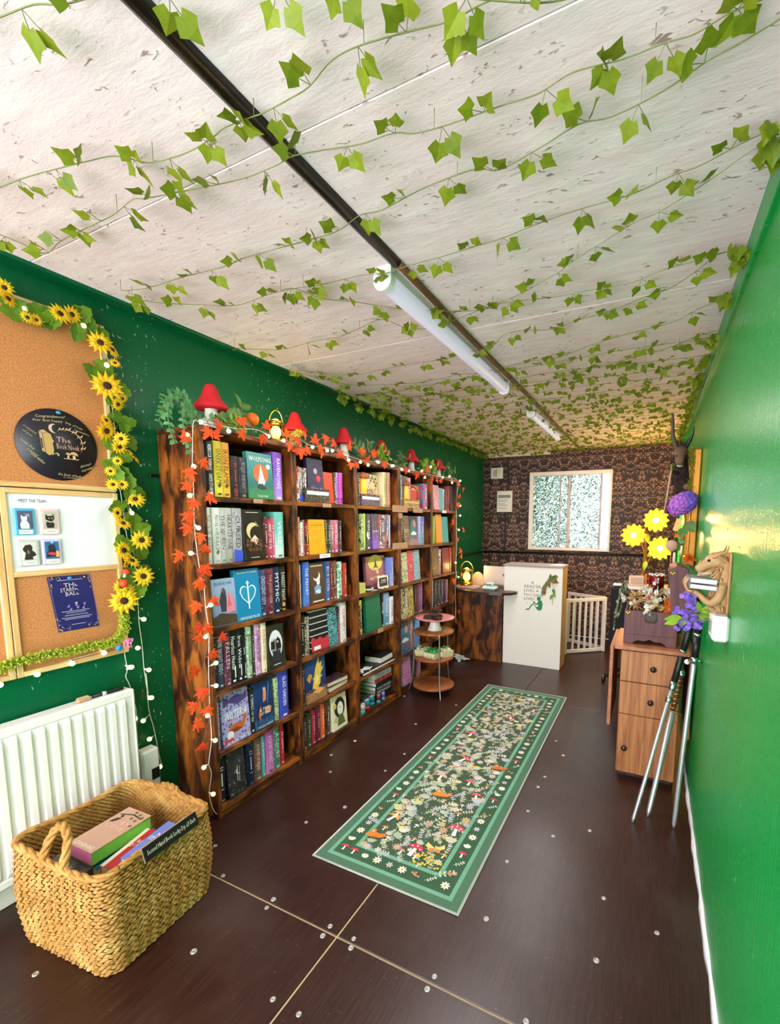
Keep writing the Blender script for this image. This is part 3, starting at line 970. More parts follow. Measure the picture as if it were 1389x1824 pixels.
(5,4,'s',4.192,4.227,.237,'plain','b86a84','c88094','f0d0dc','','f8e0e8',''),
(5,5,'s',3.53,3.569,.232,'plain','4a6a9c','5a7aac','c0d0e8','','d0e0f0','')]
# ================================================================== the room
XL, XR, YF, YB, ZC = -2.16, .247, -1.3, 6.0, 2.40
def struct(name, mb, mats, parent=None): return mb.build(name, mats, parent, kind='structure' if parent is None else None)
def sroot(name):
    o = link(bpy.data.objects.new(name, None)); WL[o.name] = Vector((0, 0, 0)); o['kind'] = 'structure'; return o
fl = sroot('floor')
struct('joint_filler', MB().box(XL, XR, YF, 1.45, -.03, -.003), 'floor_joint', fl) if MAKE.setdefault('floor_joint', plain('bfa27a', .7)) else 0
MB().box(XL, XR, 1.45, YB, -.03, -.0045).build('joint_filler', 'dark_wood', fl)
xs = [XL, -.94, XR]; ys = [YF, 1.155, 3.6, YB]
for i in range(2):
    for j in range(3):
        g = .003
        MB().box(xs[i] + (g if i else 0), xs[i + 1] - (0 if i else g), ys[j] + (g if j else 0), ys[j + 1] - (g if j < 2 else 0), -.028, 0, .002).build('floor_panel', 'floor_board', fl)
bm_ = MB().lathe([(.0, .0022), (.004, .0022), (.0045, .0032), (.009, .003), (.0105, .0)][::-1], 10).mesh('bolt', 'bolt_head') if MAKE.setdefault('bolt_head', plain('b9b2b0', .35, .5, .3, 300)) else 0
for x, y in BOLTS: inst(bm_, 'bolt', fl, T(x, y, 0) @ SCL(U(.85, 1.15)))
struct('ground', MB().box(-9, 8, -14, YF - .01, -.16, -.03), 'concrete')
# ceiling boards
ce = sroot('ceiling')
ysc = [YF, .937, 2.145, 3.37, 4.6, YB]
for i in range(2):
    for j in range(5):
        xa, xb = ((XL, -.885), (-.885, XR))[i]
        MB().box(xa + (.0015 if i else 0), xb - (0 if i else .0015), ysc[j] + .0012, ysc[j + 1] - .0012, ZC, ZC + .03, .002).build('ceiling_panel', 'ceiling_paint', ce)
MB().box(XL, XR, YF, YB, ZC + .02, ZC + .05).build('roof_deck', 'cream', ce)
tr = sroot('trim_1')
MB().tube([(-.884, YF, ZC - .002), (-.884, 1.5, ZC - .002)], .021, 10).build('joint_cover', 'black_metal', tr)
MB().tube(smoothpath([(-.873, 1.5, ZC - .012), (-.880, 2.4, ZC - .014), (-.876, 3.4, ZC - .012), (-.884, 4.6, ZC - .014), (-.880, 5.98, ZC - .012)]), .013, 8).build('brown_cable', 'rust_cable', tr) if MAKE.setdefault('rust_cable', plain('6a4220', .6)) else 0
MB().box(XL, -2.085, YF, YB, ZC - .013, ZC + .01, .003).build('trim_2', 'wall_green', kind='structure')
MB().box(.231, XR + .02, YF, YB, 2.30, ZC + .01, .003).build('trim_3', 'wall_green_lit', kind='structure')
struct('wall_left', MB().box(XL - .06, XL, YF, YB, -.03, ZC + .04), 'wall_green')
struct('wall_right', MB().box(XR, XR + .06, YF, YB, -.03, ZC + .04), 'wall_green_lit')
mb = MB(); P0 = [(XL, .0), (XL, .03)]
pts = []
n = 60
for k in range(n + 1):
    y = YF + (3.0 - YF) * k / n
    w = .008 + .010 * (0.5 + .5 * sin(k * 1.7) * cos(k * .63)); h = .016 + .012 * (.5 + .5 * sin(k * 2.3 + 1))
    pts.append((y, w, h))
vs = []
for y, w, h in pts: vs += [(XR + .001, y, 0), (XR - w, y, 0), (XR - w * .6, y, h * .7), (XR + .001, y, h)]
mb.add(vs, [(4 * k + a, 4 * k + a + 1, 4 * k + a + 5, 4 * k + a + 4) for k in range(n) for a in range(3)], smooth=True)
struct('baseboard_right', mb, 'white_filler')
struct('baseboard_left', MB().box(XL, XL + .014, YF, 1.40, 0, .10, .004), 'cream')
# back wall with window opening
def _paper():
    t = NT('wallpaper'); g = t.n('NewGeometry'); sx = t.n('SeparateXYZ', {0: g.outputs['Position']})
    u = t.math('PINGPONG', t.math('ADD', sx.outputs['X'], 3.02), .13); w = t.math('FRACT', t.math('MULTIPLY', t.math('ADD', sx.outputs['Z'], .03), 1 / .52)); w = t.math('MULTIPLY', w, .52)
    v = t.n('CombineXYZ', {0: u, 1: 0., 2: w}).outputs[0]
    n = t.noise(v, 20, 2, .5, 1.4); ln = t.ramp(n, [(.468, 0.), (.482, 1.), (.508, 1.), (.522, 0.)])
    m = t.noise(v, 9, 1); ln = t.math('MULTIPLY', ln, t.ramp(m, [(.40, 0.), (.47, 1.)]))
    d = t.vor(v, 34, 'Distance'); dc = t.vor(v, 34, 'Color'); dots = t.math('MULTIPLY', t.ramp(d, [(.25, 1.), (.33, 0.)]), t.ramp(t.n('SeparateXYZ', {0: dc}).outputs[0], [(.42, 0.), (.45, 1.)]))
    d2 = t.vor(t.n('Mapping', {'Vector': v, 'Scale': (1, 1, .45), 'Rotation': (0, .7, 0)}).outputs[0], 30, 'Distance'); lf = t.ramp(d2, [(.18, 1.), (.24, 0.)])
    cc = t.noise(v, 6, 1); tint = t.mix(t.ramp(cc, [(.42, 0.), (.58, 1.)]), '9a8270', 'a85e54')
    col = t.mix(dots, '2a1916', tint); col = t.mix(t.math('MULTIPLY', lf, .75), col, '8a6f60'); col = t.mix(ln, col, t.mix(cc, 'c4a490', 'c08070'))
    t.bs(col=col, rough=.62); return t.m
MAKE['wallpaper'] = _paper
wx0, wx1, wz0, wz1 = -1.505, -.484, 1.112, 2.122
mb = MB()
mb.box(XL, wx0, YB, YB + .06, 0, ZC + .03); mb.box(wx1, XR, YB, YB + .06, 0, ZC + .03)
mb.box(wx0, wx1, YB, YB + .06, 0, wz0); mb.box(wx0, wx1, YB, YB + .06, wz1, ZC + .03)
struct('wall_back', mb, 'wallpaper')
MB().box(XL, -1.25, YB - .02, YB, 2.345, ZC, .004).build('trim_4', 'cream', kind='structure')
tr = sroot('trim_5')
MB().tube([(XL + .01, YB - .014, 1.062), (XR - .01, YB - .014, 1.088)], .013, 8).build('conduit', 'trunking', tr)
MB().tube([(XL + .014, 4.6, 1.055), (XL + .014, YB - .02, 1.06)], .012, 8).build('conduit', 'trunking', tr)
MB().box(-1.842, -1.822, YB - .012, YB, 1.07, 1.61).build('cable_cover', 'trunking', tr)
MB().box(-1.815, -1.795, YB - .012, YB, 1.90, 2.40).build('cable_cover', 'trunking', tr)
# window
wi = sroot('window_1')
mb = MB(); f = .048; y0, y1 = YB - .035, YB + .05
mb.box(wx0, wx0 + f, y0, y1, wz0, wz1, .005); mb.box(wx1 - f * .6, wx1, y0, y1, wz0, wz1, .005); mb.box(wx0 + f, wx1 - f * .6, y0, y1, wz1 - f, wz1, .005); mb.box(wx0 + f, wx1 - f * .6, y0, y1, wz0, wz0 + f * .8, .005)
mb.build('window_frame', 'window_white', wi) if MAKE.setdefault('window_white', plain('efe2dc', .4, 0, .02)) else 0
for a, b in ((-1.012, -.978), (-.622, -.598)): MB().box(a, b, YB - .015, YB + .03, wz0 + .035, wz1 - .045, .004).build('mullion', 'window_grey', wi) if MAKE.setdefault('window_grey', plain('b9aeb0', .45)) else 0
MB().box(-1.115, -1.10, YB + .005, YB + .03, wz0 + .035, wz1 - .045, .003).build('mullion', 'window_grey', wi)
MB().box(-1.02, -.985, YB - .03, YB - .012, wz0 + .045, wz0 + .075, .006).build('catch', 'window_grey', wi)
def film(dense):
    def f():
        t = NT('patterned_film'); v = t.pos((1, 0, 1)); w = t.noise(v, 40, 2, .6, 1.2); m = t.ramp(w, [(.40, 0.), (.45, 1.), (.54, 1.), (.59, 0.)])
        c = t.noise(v, 9, 2); tint = t.mix(t.ramp(c, [(.35, 0.), (.65, 1.)]), '2a5a34', '4a6a72')
        tl = t.n('BsdfTranslucent', {'Color': t.mix(m, 'e4ece4', tint)}); tp = t.n('BsdfTransparent', {'Color': (1, 1, 1, 1)})
        mx = t.n('MixShader', {0: t.math('MULTIPLY', t.math('SUBTRACT', 1., m), dense), 1: tl.outputs[0], 2: tp.outputs[0]})
        gl = t.n('BsdfGlossy', {'Roughness': .1}); fr = t.n('Fresnel', {0: 1.4}); m2 = t.n('MixShader', {0: fr.outputs[0], 1: mx.outputs[0], 2: gl.outputs[0]})
        t.t.links.new(m2.outputs[0], t.o.inputs[0]); return t.m
    return f
MAKE['film'] = film(.25)
def _glass():
    t = NT('clear_glass'); tp = t.n('BsdfTransparent', {'Color': (.96, .98, .97, 1)}); gl = t.n('BsdfGlossy', {'Roughness': .02}); fr = t.n('Fresnel', {0: 1.45})
    mx = t.n('MixShader', {0: fr.outputs[0], 1: tp.outputs[0], 2: gl.outputs[0]}); t.t.links.new(mx.outputs[0], t.o.inputs[0]); return t.m
MAKE['clear_glass'] = _glass
for a, b, m in ((wx0 + f, -1.012, 'film'), (-.978, -.622, 'film'), (-.598, wx1 - f * .6, 'clear_glass')):
    MB().box(a, b, YB + .012, YB + .017, wz0 + .036, wz1 - .045).build('pane', m, wi)
struct('exterior_wall', MB().box(-4.2, -1.16, 6.9, 7.1, -.1, 4.2), 'hedge_wall') if MAKE.setdefault('hedge_wall', plain('4f6450', .9, 0, .4, 4)) else 0
# things on the back wall
t = thing('wall_thermostat', 'square white wall box with a round dial, high on patterned wallpaper', 'thermostat', (-1.962, YB, 2.06))
MB().box(-2.045, -1.878, YB - .03, YB, 2.06, 2.207, .006).build('case', 'white_plastic', t)
MB().lathe([(.0, .012), (.03, .012), (.045, .006), (.052, 0)][::-1], 24, T(-1.962, YB - .03, 2.134) @ RX(90)).build('dial', 'dial_cream', t) if MAKE.setdefault('dial_cream', plain('d8d0b8', .35)) else 0
MB().box(-1.967, -1.957, YB - .048, YB - .04, 2.10, 2.168, .002).build('dial_grip', 'dial_grey', t) if MAKE.setdefault('dial_grey', plain('8f8c84', .4)) else 0
t = thing('paper_notice', 'white printed notice in a pale frame below the round dial box', 'notice', (-1.846, YB, 1.612))
MB().box(-1.953, -1.74, YB - .022, YB, 1.612, 1.894, .004).build('frame', 'cream', t)
MB().box(-1.935, -1.758, YB - .024, YB - .021, 1.63, 1.876).build('sheet', 'paper', t)
MB().box(-1.932, -1.761, YB - .0255, YB - .0238, 1.80, 1.84).build('heading_band', 'dial_grey', t)
for k, (w, z) in enumerate([(.14, 1.77), (.12, 1.752), (.09, 1.72), (.13, 1.70), (.11, 1.66)]): MB().box(-1.93, -1.93 + w, YB - .0252, YB - .0238, z, z + .006).build('print_line', 'dial_grey', t)
# ================================================================== bookcases
BY0, BW, BH, BX0, BX1 = 1.41, .592, 1.90, -2.158, -1.861
SHZ = {1: 1.585, 2: 1.265, 3: .955, 4: .645, 5: .335, 6: .05}
where = ['beside the radiator', 'second along from the radiator', 'in the middle of the row', 'second from the desk', 'beside the desk']
for c in range(5):
    ya = BY0 + c * BW + .0008; yb = ya + BW - .0016
    t = thing('bookcase', 'tall rustic brown wooden bookcase with six shelves, ' + where[c], 'bookcase', ((BX0 + BX1) / 2, (ya + yb) / 2, 0), 'row of rustic brown bookcases')
    for y in (ya, yb - .02):
        MB().box(BX0, BX1, y, y + .02, 0, .929, .0015).build('side_panel', 'rustic_z', t); MB().box(BX0, BX1, y, y + .02, .931, BH - .022, .0015).build('side_panel', 'rustic_z', t)
    MB().box(BX0, BX1 + .002, ya, yb, BH - .022, BH, .0015).build('top_panel', 'rustic_y', t)
    for r in range(1, 6): MB().box(BX0 + .012, BX1 - .002, ya + .02, yb - .02, SHZ[r] - .024, SHZ[r], .0012).build('shelf', 'rustic_y', t)
    MB().box(BX0 + .012, BX1 - .002, ya + .02, yb - .02, .026, .05, .0012).build('shelf', 'rustic_y', t)
    MB().box(BX1 - .03, BX1 - .008, ya + .02, yb - .02, 0, .026).build('plinth', 'rustic_y', t)
    MB().box(BX0, BX0 + .011, ya + .02, yb - .02, .02, BH - .022).build('back_panel', 'rustic_z', t)
# ---- books
CN = [('black', (10, 10, 12)), ('charcoal', (52, 50, 54)), ('grey', (130, 128, 130)), ('pale grey', (200, 198, 198)), ('white', (240, 240, 240)), ('dark red', (110, 25, 35)), ('red', (200, 40, 45)), ('orange', (230, 110, 35)), ('brown', (92, 62, 46)),
      ('golden', (226, 165, 45)), ('yellow', (208, 200, 60)), ('olive', (90, 90, 40)), ('green', (60, 130, 80)), ('dark green', (30, 75, 55)), ('sage', (160, 190, 150)), ('teal', (50, 140, 140)), ('sky blue', (120, 170, 210)), ('blue', (50, 90, 190)), ('bright blue', (18, 135, 184)),
      ('navy', (26, 40, 80)), ('slate blue', (70, 84, 120)), ('purple', (130, 80, 190)), ('lilac', (178, 160, 220)), ('magenta', (205, 80, 180)), ('pink', (225, 140, 165)), ('plum', (90, 40, 64)), ('cream', (242, 222, 178)), ('mauve', (160, 98, 108))]
def cname(h):
    v = [int(h[i:i + 2], 16) for i in (0, 2, 4)]
    return min(CN, key=lambda q: sum((a - b) ** 2 for a, b in zip(v, q[1])))[0]
ORD = ['first', 'second', 'third', 'fourth', 'fifth', 'sixth', 'seventh', 'eighth', 'ninth', 'tenth', 'eleventh', 'twelfth', 'thirteenth', 'fourteenth']
SHN = {1: 'top', 2: 'second', 3: 'third', 4: 'fourth', 5: 'fifth', 6: 'bottom'}
BCN = ['the bookcase by the radiator', 'the second bookcase', 'the middle bookcase', 'the fourth bookcase', 'the bookcase by the desk']
def setc(o, c1, c2, c3):
    for k, c in (('c1', c1), ('c2', c2), ('c3', c3)): o[k] = list(lin(c))
    o['seed'] = [U(0, 9), U(0, 9), U(0, 9)]
def emb(t, M, shapes, name='cover_art', mi='painted'):
    "flat printed shapes: (colour, [(u,v)...]) in metres on the cover, local frame M"
    mb = MB()
    for k, (c, p) in enumerate(shapes): mb.poly(p, M @ T(0, 0, .0003 + .00012 * k), col=c)
    return mb.build(name, mi, t)
def circ(x, y, r, n=20, a0=0, a1=360, ry=None): return [(x + r * cos(radians(a0 + (a1 - a0) * i / n)), y + (ry or r) * sin(radians(a0 + (a1 - a0) * i / n))) for i in range(n)]
def crescent(x, y, r, k=.5, n=12, rot=0):
    o = [(r * cos(radians(60 + 240 * i / n)), r * sin(radians(60 + 240 * i / n))) for i in range(n + 1)]
    i_ = [(r * .5 + r * .9 * cos(radians(105 + 150 * i / n)) , r * .96 * sin(radians(105 + 150 * i / n))) for i in range(n + 1)][::-1]
    cr, sr = cos(radians(rot)), sin(radians(rot))
    return [(x + a * cr - b * sr, y + a * sr + b * cr) for a, b in o + i_]
def art(kind, w, h):
    X_ = lambda pts: [((u - .5) * w, (v - .5) * h) for u, v in pts]
    asp = w / h
    C = lambda x, y, r, **k: circ((x - .5) * w, (y - .5) * h, r * w, **k)
    if kind == 'wolf': return [('e8692a', C(.5, .55, .30)), ('f4f0e6', X_([(.36, .30), (.42, .5), (.47, .6), (.5, .74), (.53, .7), (.56, .62), (.6, .5), (.66, .38), (.6, .3), (.52, .36), (.46, .28)])), ('2c3a2c', X_([(.3, .24), (.4, .34), (.6, .3), (.7, .22), (.5, .2)])), ('f2ecd8', C(.82, .72, .08))]
    if kind == 'serpent': return [('d8c48a', crescent(0, .02 * h / .26, .33 * w, rot=-40)), ('e8dcc0', X_([(.3, .38), (.55, .5), (.7, .42), (.62, .3), (.5, .36)])), ('9a8a60', X_([(.62, .78), (.74, .7), (.66, .66)])), ('f0e8d0', X_([(.2, .95), (.8, .95), (.8, .94), (.2, .94)])), ('f0e8d0', X_([(.3, .06), (.7, .06), (.7, .05), (.3, .05)]))]
    if kind == 'couple': return [('3a3a4a', X_([(.35, .3), (.3, .55), (.42, .75), (.5, .82), (.58, .75), (.6, .5), (.55, .3)])), ('7a4a3a', C(.48, .74, .07)), ('e88aa0', X_([(.55, .25), (.6, .55), (.72, .72), (.85, .6), (.95, .3)])), ('d86a80', X_([(.6, .4), (.72, .66), (.8, .4)])), ('4a3a2a', X_([(.02, .02), (.02, .2), (.3, .28), (.98, .2), (.98, .02)]))]
    if kind == 'heart':
        r = .19 * w; S = []
        for sx in (-1, 1):
            o = [(sx * (.17 * w) * (1 - cos(a)) , .06 * h + r * 1.1 * sin(a)) for a in [pi * i / 12 for i in range(13)]]
            p = [(0, .06 * h)] + o[1:] + [(sx * .26 * w, -.05 * h), (0, -.19 * h)]
            q = [(x * .88, y * .9) for x, y in p][::-1]
            S.append(('e8f8ff', p)); S.append(('1890c0', [(x * .87 + sx * .004 * 0, (y - .01 * h) * .88 + .01 * h) for x, y in p]))
        S.append(('e8f8ff', [(-.004, -.28 * h), (.004, -.28 * h), (.004, .24 * h), (-.004, .24 * h)])); S.append(('e8f8ff', [(-.012, .22 * h), (.012, .22 * h), (0, .28 * h)])); return S
    if kind == 'oval': return [('e8e8ee', C(.5, .55, .38, ry=.33 * h)), ('8a8a96', C(.5, .48, .3, ry=.2 * h)), ('1c1a1e', X_([(.2, .45), (.22, .62), (.34, .7), (.44, .6), (.42, .45)])), ('d8c8c0', C(.31, .66, .06)), ('141216', X_([(.5, .4), (.5, .62), (.62, .72), (.76, .64), (.8, .45)])), ('c8a898', C(.6, .6, .06)), ('2a2830', X_([(.2, .12), (.3, .4), (.7, .4), (.8, .12)])), ('f4f4f4', X_([(.3, .09), (.7, .09), (.7, .075), (.3, .075)]))]
    if kind == 'fox': return [('4a3f78', X_([(.1, .95), (.3, .86), (.55, .93), (.8, .86), (.95, .92), (.95, .78), (.6, .72), (.3, .8), (.08, .74)])), ('c8642a', X_([(.2, .28), (.3, .36), (.5, .38), (.7, .36), (.78, .46), (.74, .54), (.84, .48), (.9, .42), (.84, .36), (.74, .24), (.5, .2)])), ('8a3a1a', X_([(.2, .28), (.5, .3), (.7, .24), (.5, .2)])), ('f4e8f0', C(.26, .19, .12)), ('c83a4a', X_([(.04, .04), (.04, .16), (.16, .1), (.3, .14), (.4, .05)]))]
    if kind == 'figure': return [('e0906a', X_([(.45, .55), (.5, .82), (.6, .85), (.66, .78), (.62, .58)])), ('e8b49a', C(.56, .83, .07)), ('c8642a', X_([(.15, .3), (.3, .5), (.36, .4), (.24, .18)])), ('d87a4a', X_([(.5, .3), (.6, .44), (.9, .4), (.8, .28)])), ('6a8ac8', X_([(.8, .95), (.84, .95), (.7, .5), (.67, .5)]))]
    if kind == 'rose': return [('c82a44', C(.66, .55, .15)), ('e84a5a', C(.7, .58, .08)), ('b8a0b0', C(.5, .72, .12)), ('5a4a7a', X_([(.1, .3), (.3, .4), (.6, .3), (.85, .4), (.8, .26), (.3, .24)])), ('8a90d8', X_([(.14, .24), (.5, .3), (.84, .24), (.5, .2)]))]
    if kind == 'swan': return [('e8dcc8', X_([(.1, .94), (.9, .94), (.9, .92), (.1, .92)])), ('f2ece6', crescent(-.02 * w, .18 * h, .24 * w, rot=120)), ('f2ece6', X_([(.44, .52), (.58, .6), (.7, .72), (.66, .5), (.55, .42)])), ('7aa0c8', X_([(.26, .4), (.5, .48), (.74, .4), (.7, .24), (.3, .24)])), ('c8dcec', X_([(.3, .3), (.55, .36), (.7, .3), (.6, .24)])), ('e8dcc8', X_([(.12, .08), (.88, .08), (.88, .05), (.12, .05)]))]
    if kind == 'bird': return [('e8c050', X_([(.3, .3), (.42, .55), (.5, .72), (.7, .98), (.72, .8), (.86, .86), (.78, .7), (.92, .72), (.74, .56), (.7, .36), (.5, .24)])), ('f4dc80', X_([(.42, .4), (.55, .6), (.64, .5), (.56, .36)])), ('c89038', X_([(.05, .55), (.2, .66), (.34, .6), (.2, .44)])), ('f0a860', X_([(.3, .2), (.6, .28), (.9, .2), (.6, .14)]))]
    if kind == 'hair': return [('1c1c1e', C(.52, .62, .36, ry=.3 * h)), ('f0ead8', C(.56, .58, .2, ry=.2 * h)), ('5a6a3a', X_([(.3, .1), (.42, .42), (.7, .4), (.86, .1)])), ('3a3a3a', X_([(.46, .62), (.6, .64), (.6, .62), (.46, .6)])), ('d8c060', C(.2, .7, .12)), ('c8b86a', X_([(.1, .3), (.3, .42), (.24, .2)]))]
    if kind == 'branch': return [('3a3a2a', X_([(.1, .82), (.5, .9), (.9, .86), (.9, .84), (.5, .87), (.1, .79)]))] + [('5a6a34', C(a, b, .05)) for a, b in ((.6, .8), (.7, .92), (.8, .78), (.88, .66), (.88, .88), (.5, .94))] + [('2a2620', X_([(.1, .6), (.2, .72), (.34, .74), (.24, .62)])), ('2a2620', C(.26, .78, .05))]
    if kind == 'moon': return [('ecdc6a', C(.5, .8, .38, ry=.24 * h)), ('6a3a2a', X_([(.34, .6), (.44, .7), (.5, .94), (.56, .7), (.66, .6), (.5, .66)])), ('e8c8a8', X_([(.5, .52), (.6, .6), (.66, .46), (.56, .44)])), ('d8b0a0', X_([(.1, .3), (.3, .36), (.36, .26)]))]
    if kind == 'redfig': return [('8a1a20', circ(0, .05 * h, .38 * w, 20)), ('d84a3a', C(.5, .6, .26)), ('f0b080', X_([(.2, .75), (.5, .9), (.8, .75), (.5, .8)])), ('3a2a3a', X_([(.1, .3), (.5, .36), (.9, .3), (.9, .06), (.1, .06)])), ('d8a848', X_([(.06, .05), (.06, .2), (.94, .2), (.94, .05)]))]
    if kind == 'face': return [('3a7a88', C(.55, .66, .34, ry=.24 * h)), ('c88a7a', C(.66, .74, .15, ry=.12 * h)), ('f0f4f4', X_([(.2, .42), (.5, .5), (.84, .42), (.8, .36), (.24, .36)])), ('b04a5a', X_([(.5, .3), (.7, .36), (.9, .26), (.7, .2)]))]
    if kind == 'redbase': return [('c83040', X_([(0, 0), (0, .34), (.1, .38), (.3, .3), (.5, .35), (.7, .28), (1, .34), (1, 0)])), ('ece8e8', X_([(.12, .06), (.12, .15), (.5, .15), (.5, .06)])), ('8a1a28', X_([(0, 0), (0, .05), (1, .05), (1, 0)]))]
    if kind == 'greenlines': return [('1a7a5a', X_([(.1, .7), (.9, .74), (.9, .73), (.1, .69)])), ('2a9a7a', X_([(.3, .5), (.9, .54), (.9, .53), (.3, .49)]))]
    if kind == 'scribble': return [('c8c8c8', crescent(.1 * w, 0, .16 * w, rot=20)), ('d8d8d8', X_([(.5, .3), (.54, .62), (.57, .62), (.54, .3)])), ('a8a8a8', X_([(.6, .28), (.66, .6), (.69, .6), (.64, .28)]))]
    return []
cells = {}
for b in BOOKS: cells.setdefault((b[0], b[1]), []).append(list(b))
PAGE = 'page_block'; MAKE[PAGE] = plain('e4d8bf', .85, 0, .08, 90)
def book(c, r, k, ya, yb, h, pat, c1, c2, c3, title, tc, ex, idx, lean=0, xs=None, grp='books'):
    th = yb - ya; z0 = SHZ[r] + .0007; cn = cname(c1)
    lab = '%s book %s, %s on the %s shelf of %s' % (cn, 'facing out' if k == 'f' else 'spine outwards', ORD[idx], SHN[r], BCN[c - 1])
    cm = 'cover_' + pat
    if k == 's':
        xf = xs if xs is not None else -1.885 + U(-.006, .004); d = .148; xb = xf - d
        t = thing('book', lab, 'book', (xf - d / 2, (ya + yb) / 2, z0), 'books on the bookcases')
        o = MB(); tk = .0025; rb = min(.006, th * .15)
        ys_ = [ya, ya + th * .2, (ya + yb) / 2, yb - th * .2, yb]; xo = [xf - rb, xf - rb * .3, xf, xf - rb * .3, xf - rb]
        out = [(x, y) for x, y in zip(xo, ys_)]; inn = [(x - tk, min(max(y, ya + tk), yb - tk)) for x, y in out]
        prof = [(xb, ya)] + out + [(xb, yb), (xb, yb - tk)] + inn[::-1] + [(xb, ya + tk)]
        o.prism(prof, z0, z0 + h)
        cv = o.build('cover', cm, t); setc(cv, c1, c2, c3)
        MB().box(xb + .003, xf - rb - tk - .001, ya + tk, yb - tk, z0 + .004, z0 + h - .004).build('pages', PAGE, t)
        xt = xf + .0006; ym = (ya + yb) / 2; tw = th * .62
        if title:
            parts = title.split('|')
            if len(parts) == 2:
                text(t, parts[0], (xt, ym, z0 + h * .72), (0, 0, -1), (0, 1, 0), h * .46, th * .42, ink(tc)); text(t, parts[1], (xt, ym, z0 + h * .25), (0, 0, -1), (0, 1, 0), h * .34, th * .5, ink(tc))
            else: text(t, title, (xt, ym, z0 + h * .56), (0, 0, -1), (0, 1, 0), h * .62, min(tw, .026), ink(tc))
        M = frame((xt, ym, z0), (0, 1, 0), (0, 0, 1))
        S = []
        w2 = th * .5
        S.append((c3, [(-w2 * .42, .008), (w2 * .42, .008), (w2 * .42, .018), (-w2 * .42, .018)]))
        if not title: S += [(tc, [(-w2 * .35, h * a), (w2 * .35, h * a), (w2 * .35, h * a + .004), (-w2 * .35, h * a + .004)]) for a in (.80, .74, .30)] + [(tc, [(-w2 * .12, h * .38), (w2 * .12, h * .38), (w2 * .1, h * .68), (-w2 * .14, h * .68)])]
        if ex == 'dot': S.append((c3, circ(0, h * .16, w2 * .6, 10)))
        if ex == 'leaf': S.append((tc, [(-w2 * .5, h * .2), (0, h * .26), (w2 * .5, h * .22), (0, h * .16)]))
        if ex in ('blue', 'red'): S.append(('3a55d0' if ex == 'blue' else 'c83030', [(-w2 * .95, .002), (w2 * .95, .002), (w2 * .95, h * .2), (-w2 * .95, h * .24)]))
        if ex == 'line': S.append(('f0f0f0', [(w2 * .2, h * .1), (w2 * .55, h * .1), (w2 * .55, h * .32), (w2 * .2, h * .32)]))
        if ex == 'swirl': S.append(('f4f4f4', crescent(0, h * .42, th * .42, rot=30)))
        emb(t, M, S, 'spine_print')['kind'] = 'stuff'
    else:
        xf = -1.876 if (c, r) not in ((3, 1), (4, 1), (3, 3)) else -1.918; d = .030; w = th
        t = thing('book', lab, 'book', (xf - d / 2, (ya + yb) / 2, z0), 'books on the bookcases')
        Mt = T(xf - d, 0, z0) @ RY(-4) @ T(-(xf - d), 0, -z0)
        o = MB(); xb = xf - d; tk = .0025
        prof = [(xf, yb), (xf, ya + .004), (xf - .003, ya + .0005), (xb + .003, ya + .0005), (xb, ya + .004), (xb, yb), (xb + tk, yb), (xb + tk, ya + tk + .003), (xf - tk, ya + tk + .003), (xf - tk, yb)]
        o.prism(prof, z0, z0 + h, Mt); cv = o.build('cover', cm, t); setc(cv, c1, c2, c3)
        MB().box(xb + tk, xf - tk, ya + tk + .004, yb - .004, z0 + .004, z0 + h - .004, M=Mt).build('pages', PAGE, t)
        nr = (Mt.to_3x3() @ Vector((1, 0, 0))); up = Mt.to_3x3() @ Vector((0, 0, 1))
        cp = lambda u, v: Mt @ Vector((xf + .0008, ya + u * w, z0 + v * h))
        e = ex.split('|')
        S = art(e[0], w, h) if e[0] else []
        if S: emb(t, frame(cp(.5, .5) - nr * .0003, (0, 1, 0), up), S)
        rows_ = title.split('|')
        if title:
            pos = {'KISSED': (.5, .3, .8, .24), 'WISTERIA': (.5, .56, .82, .16), 'EMILY': (.56, .42, .7, .22), 'ELISE KOVA': (.5, .9, .7, .06), 'THE SONG OF ACHILLES': (.5, .94, .85, .035), 'WOLFSONG': (.5, .86, .86, .10), 'A TREE': (.5, .36, .6, .16), 'CHAMPION': (.5, .34, .8, .09), 'THE ORANGE TREE': (.5, .84, .7, .05), 'DIVINE': (.5, .28, .7, .1), 'TALES OF THE': (.56, .48, .5, .12)}.get(rows_[0], (.5, .5, .8, .12))
            text(t, title, cp(pos[0], pos[1]) + nr * .002, (0, 1, 0), up, w * pos[2], h * pos[3], ink(tc), shear=.18 if title == 'WISTERIA' else 0)
        if len(e) > 1: text(t, e[1], cp(.5, .055) + nr * .002, (0, 1, 0), up, w * .8, h * .05, ink(tc))
    return t
for (c, r), L in sorted(cells.items()):
    lo = BY0 + (c - 1) * BW + .0225; hi = BY0 + c * BW - .0225
    L.sort(key=lambda b: b[3]); y = lo
    tot = sum(b[4] - b[3] for b in L)
    for i, b in enumerate(L):
        th = b[4] - b[3]; ya = max(b[3], y)
        rest = sum(q[4] - q[3] + .0008 for q in L[i + 1:])
        if ya + th > hi - rest: ya = max(y, hi - rest - th)
        if ya + th > hi: th = max(.012, hi - ya)
        k = b[2]
        if k == 's' and th > .088: k = 'f'
        if ya + th > hi + .001: continue
        if (c, r) == (2, 1) and b[11 - 1] == 'DIVINE': pass
        book(c, r, k, ya, ya + th, min(b[5], .283), *b[6:13], i); y = ya + th + .0008
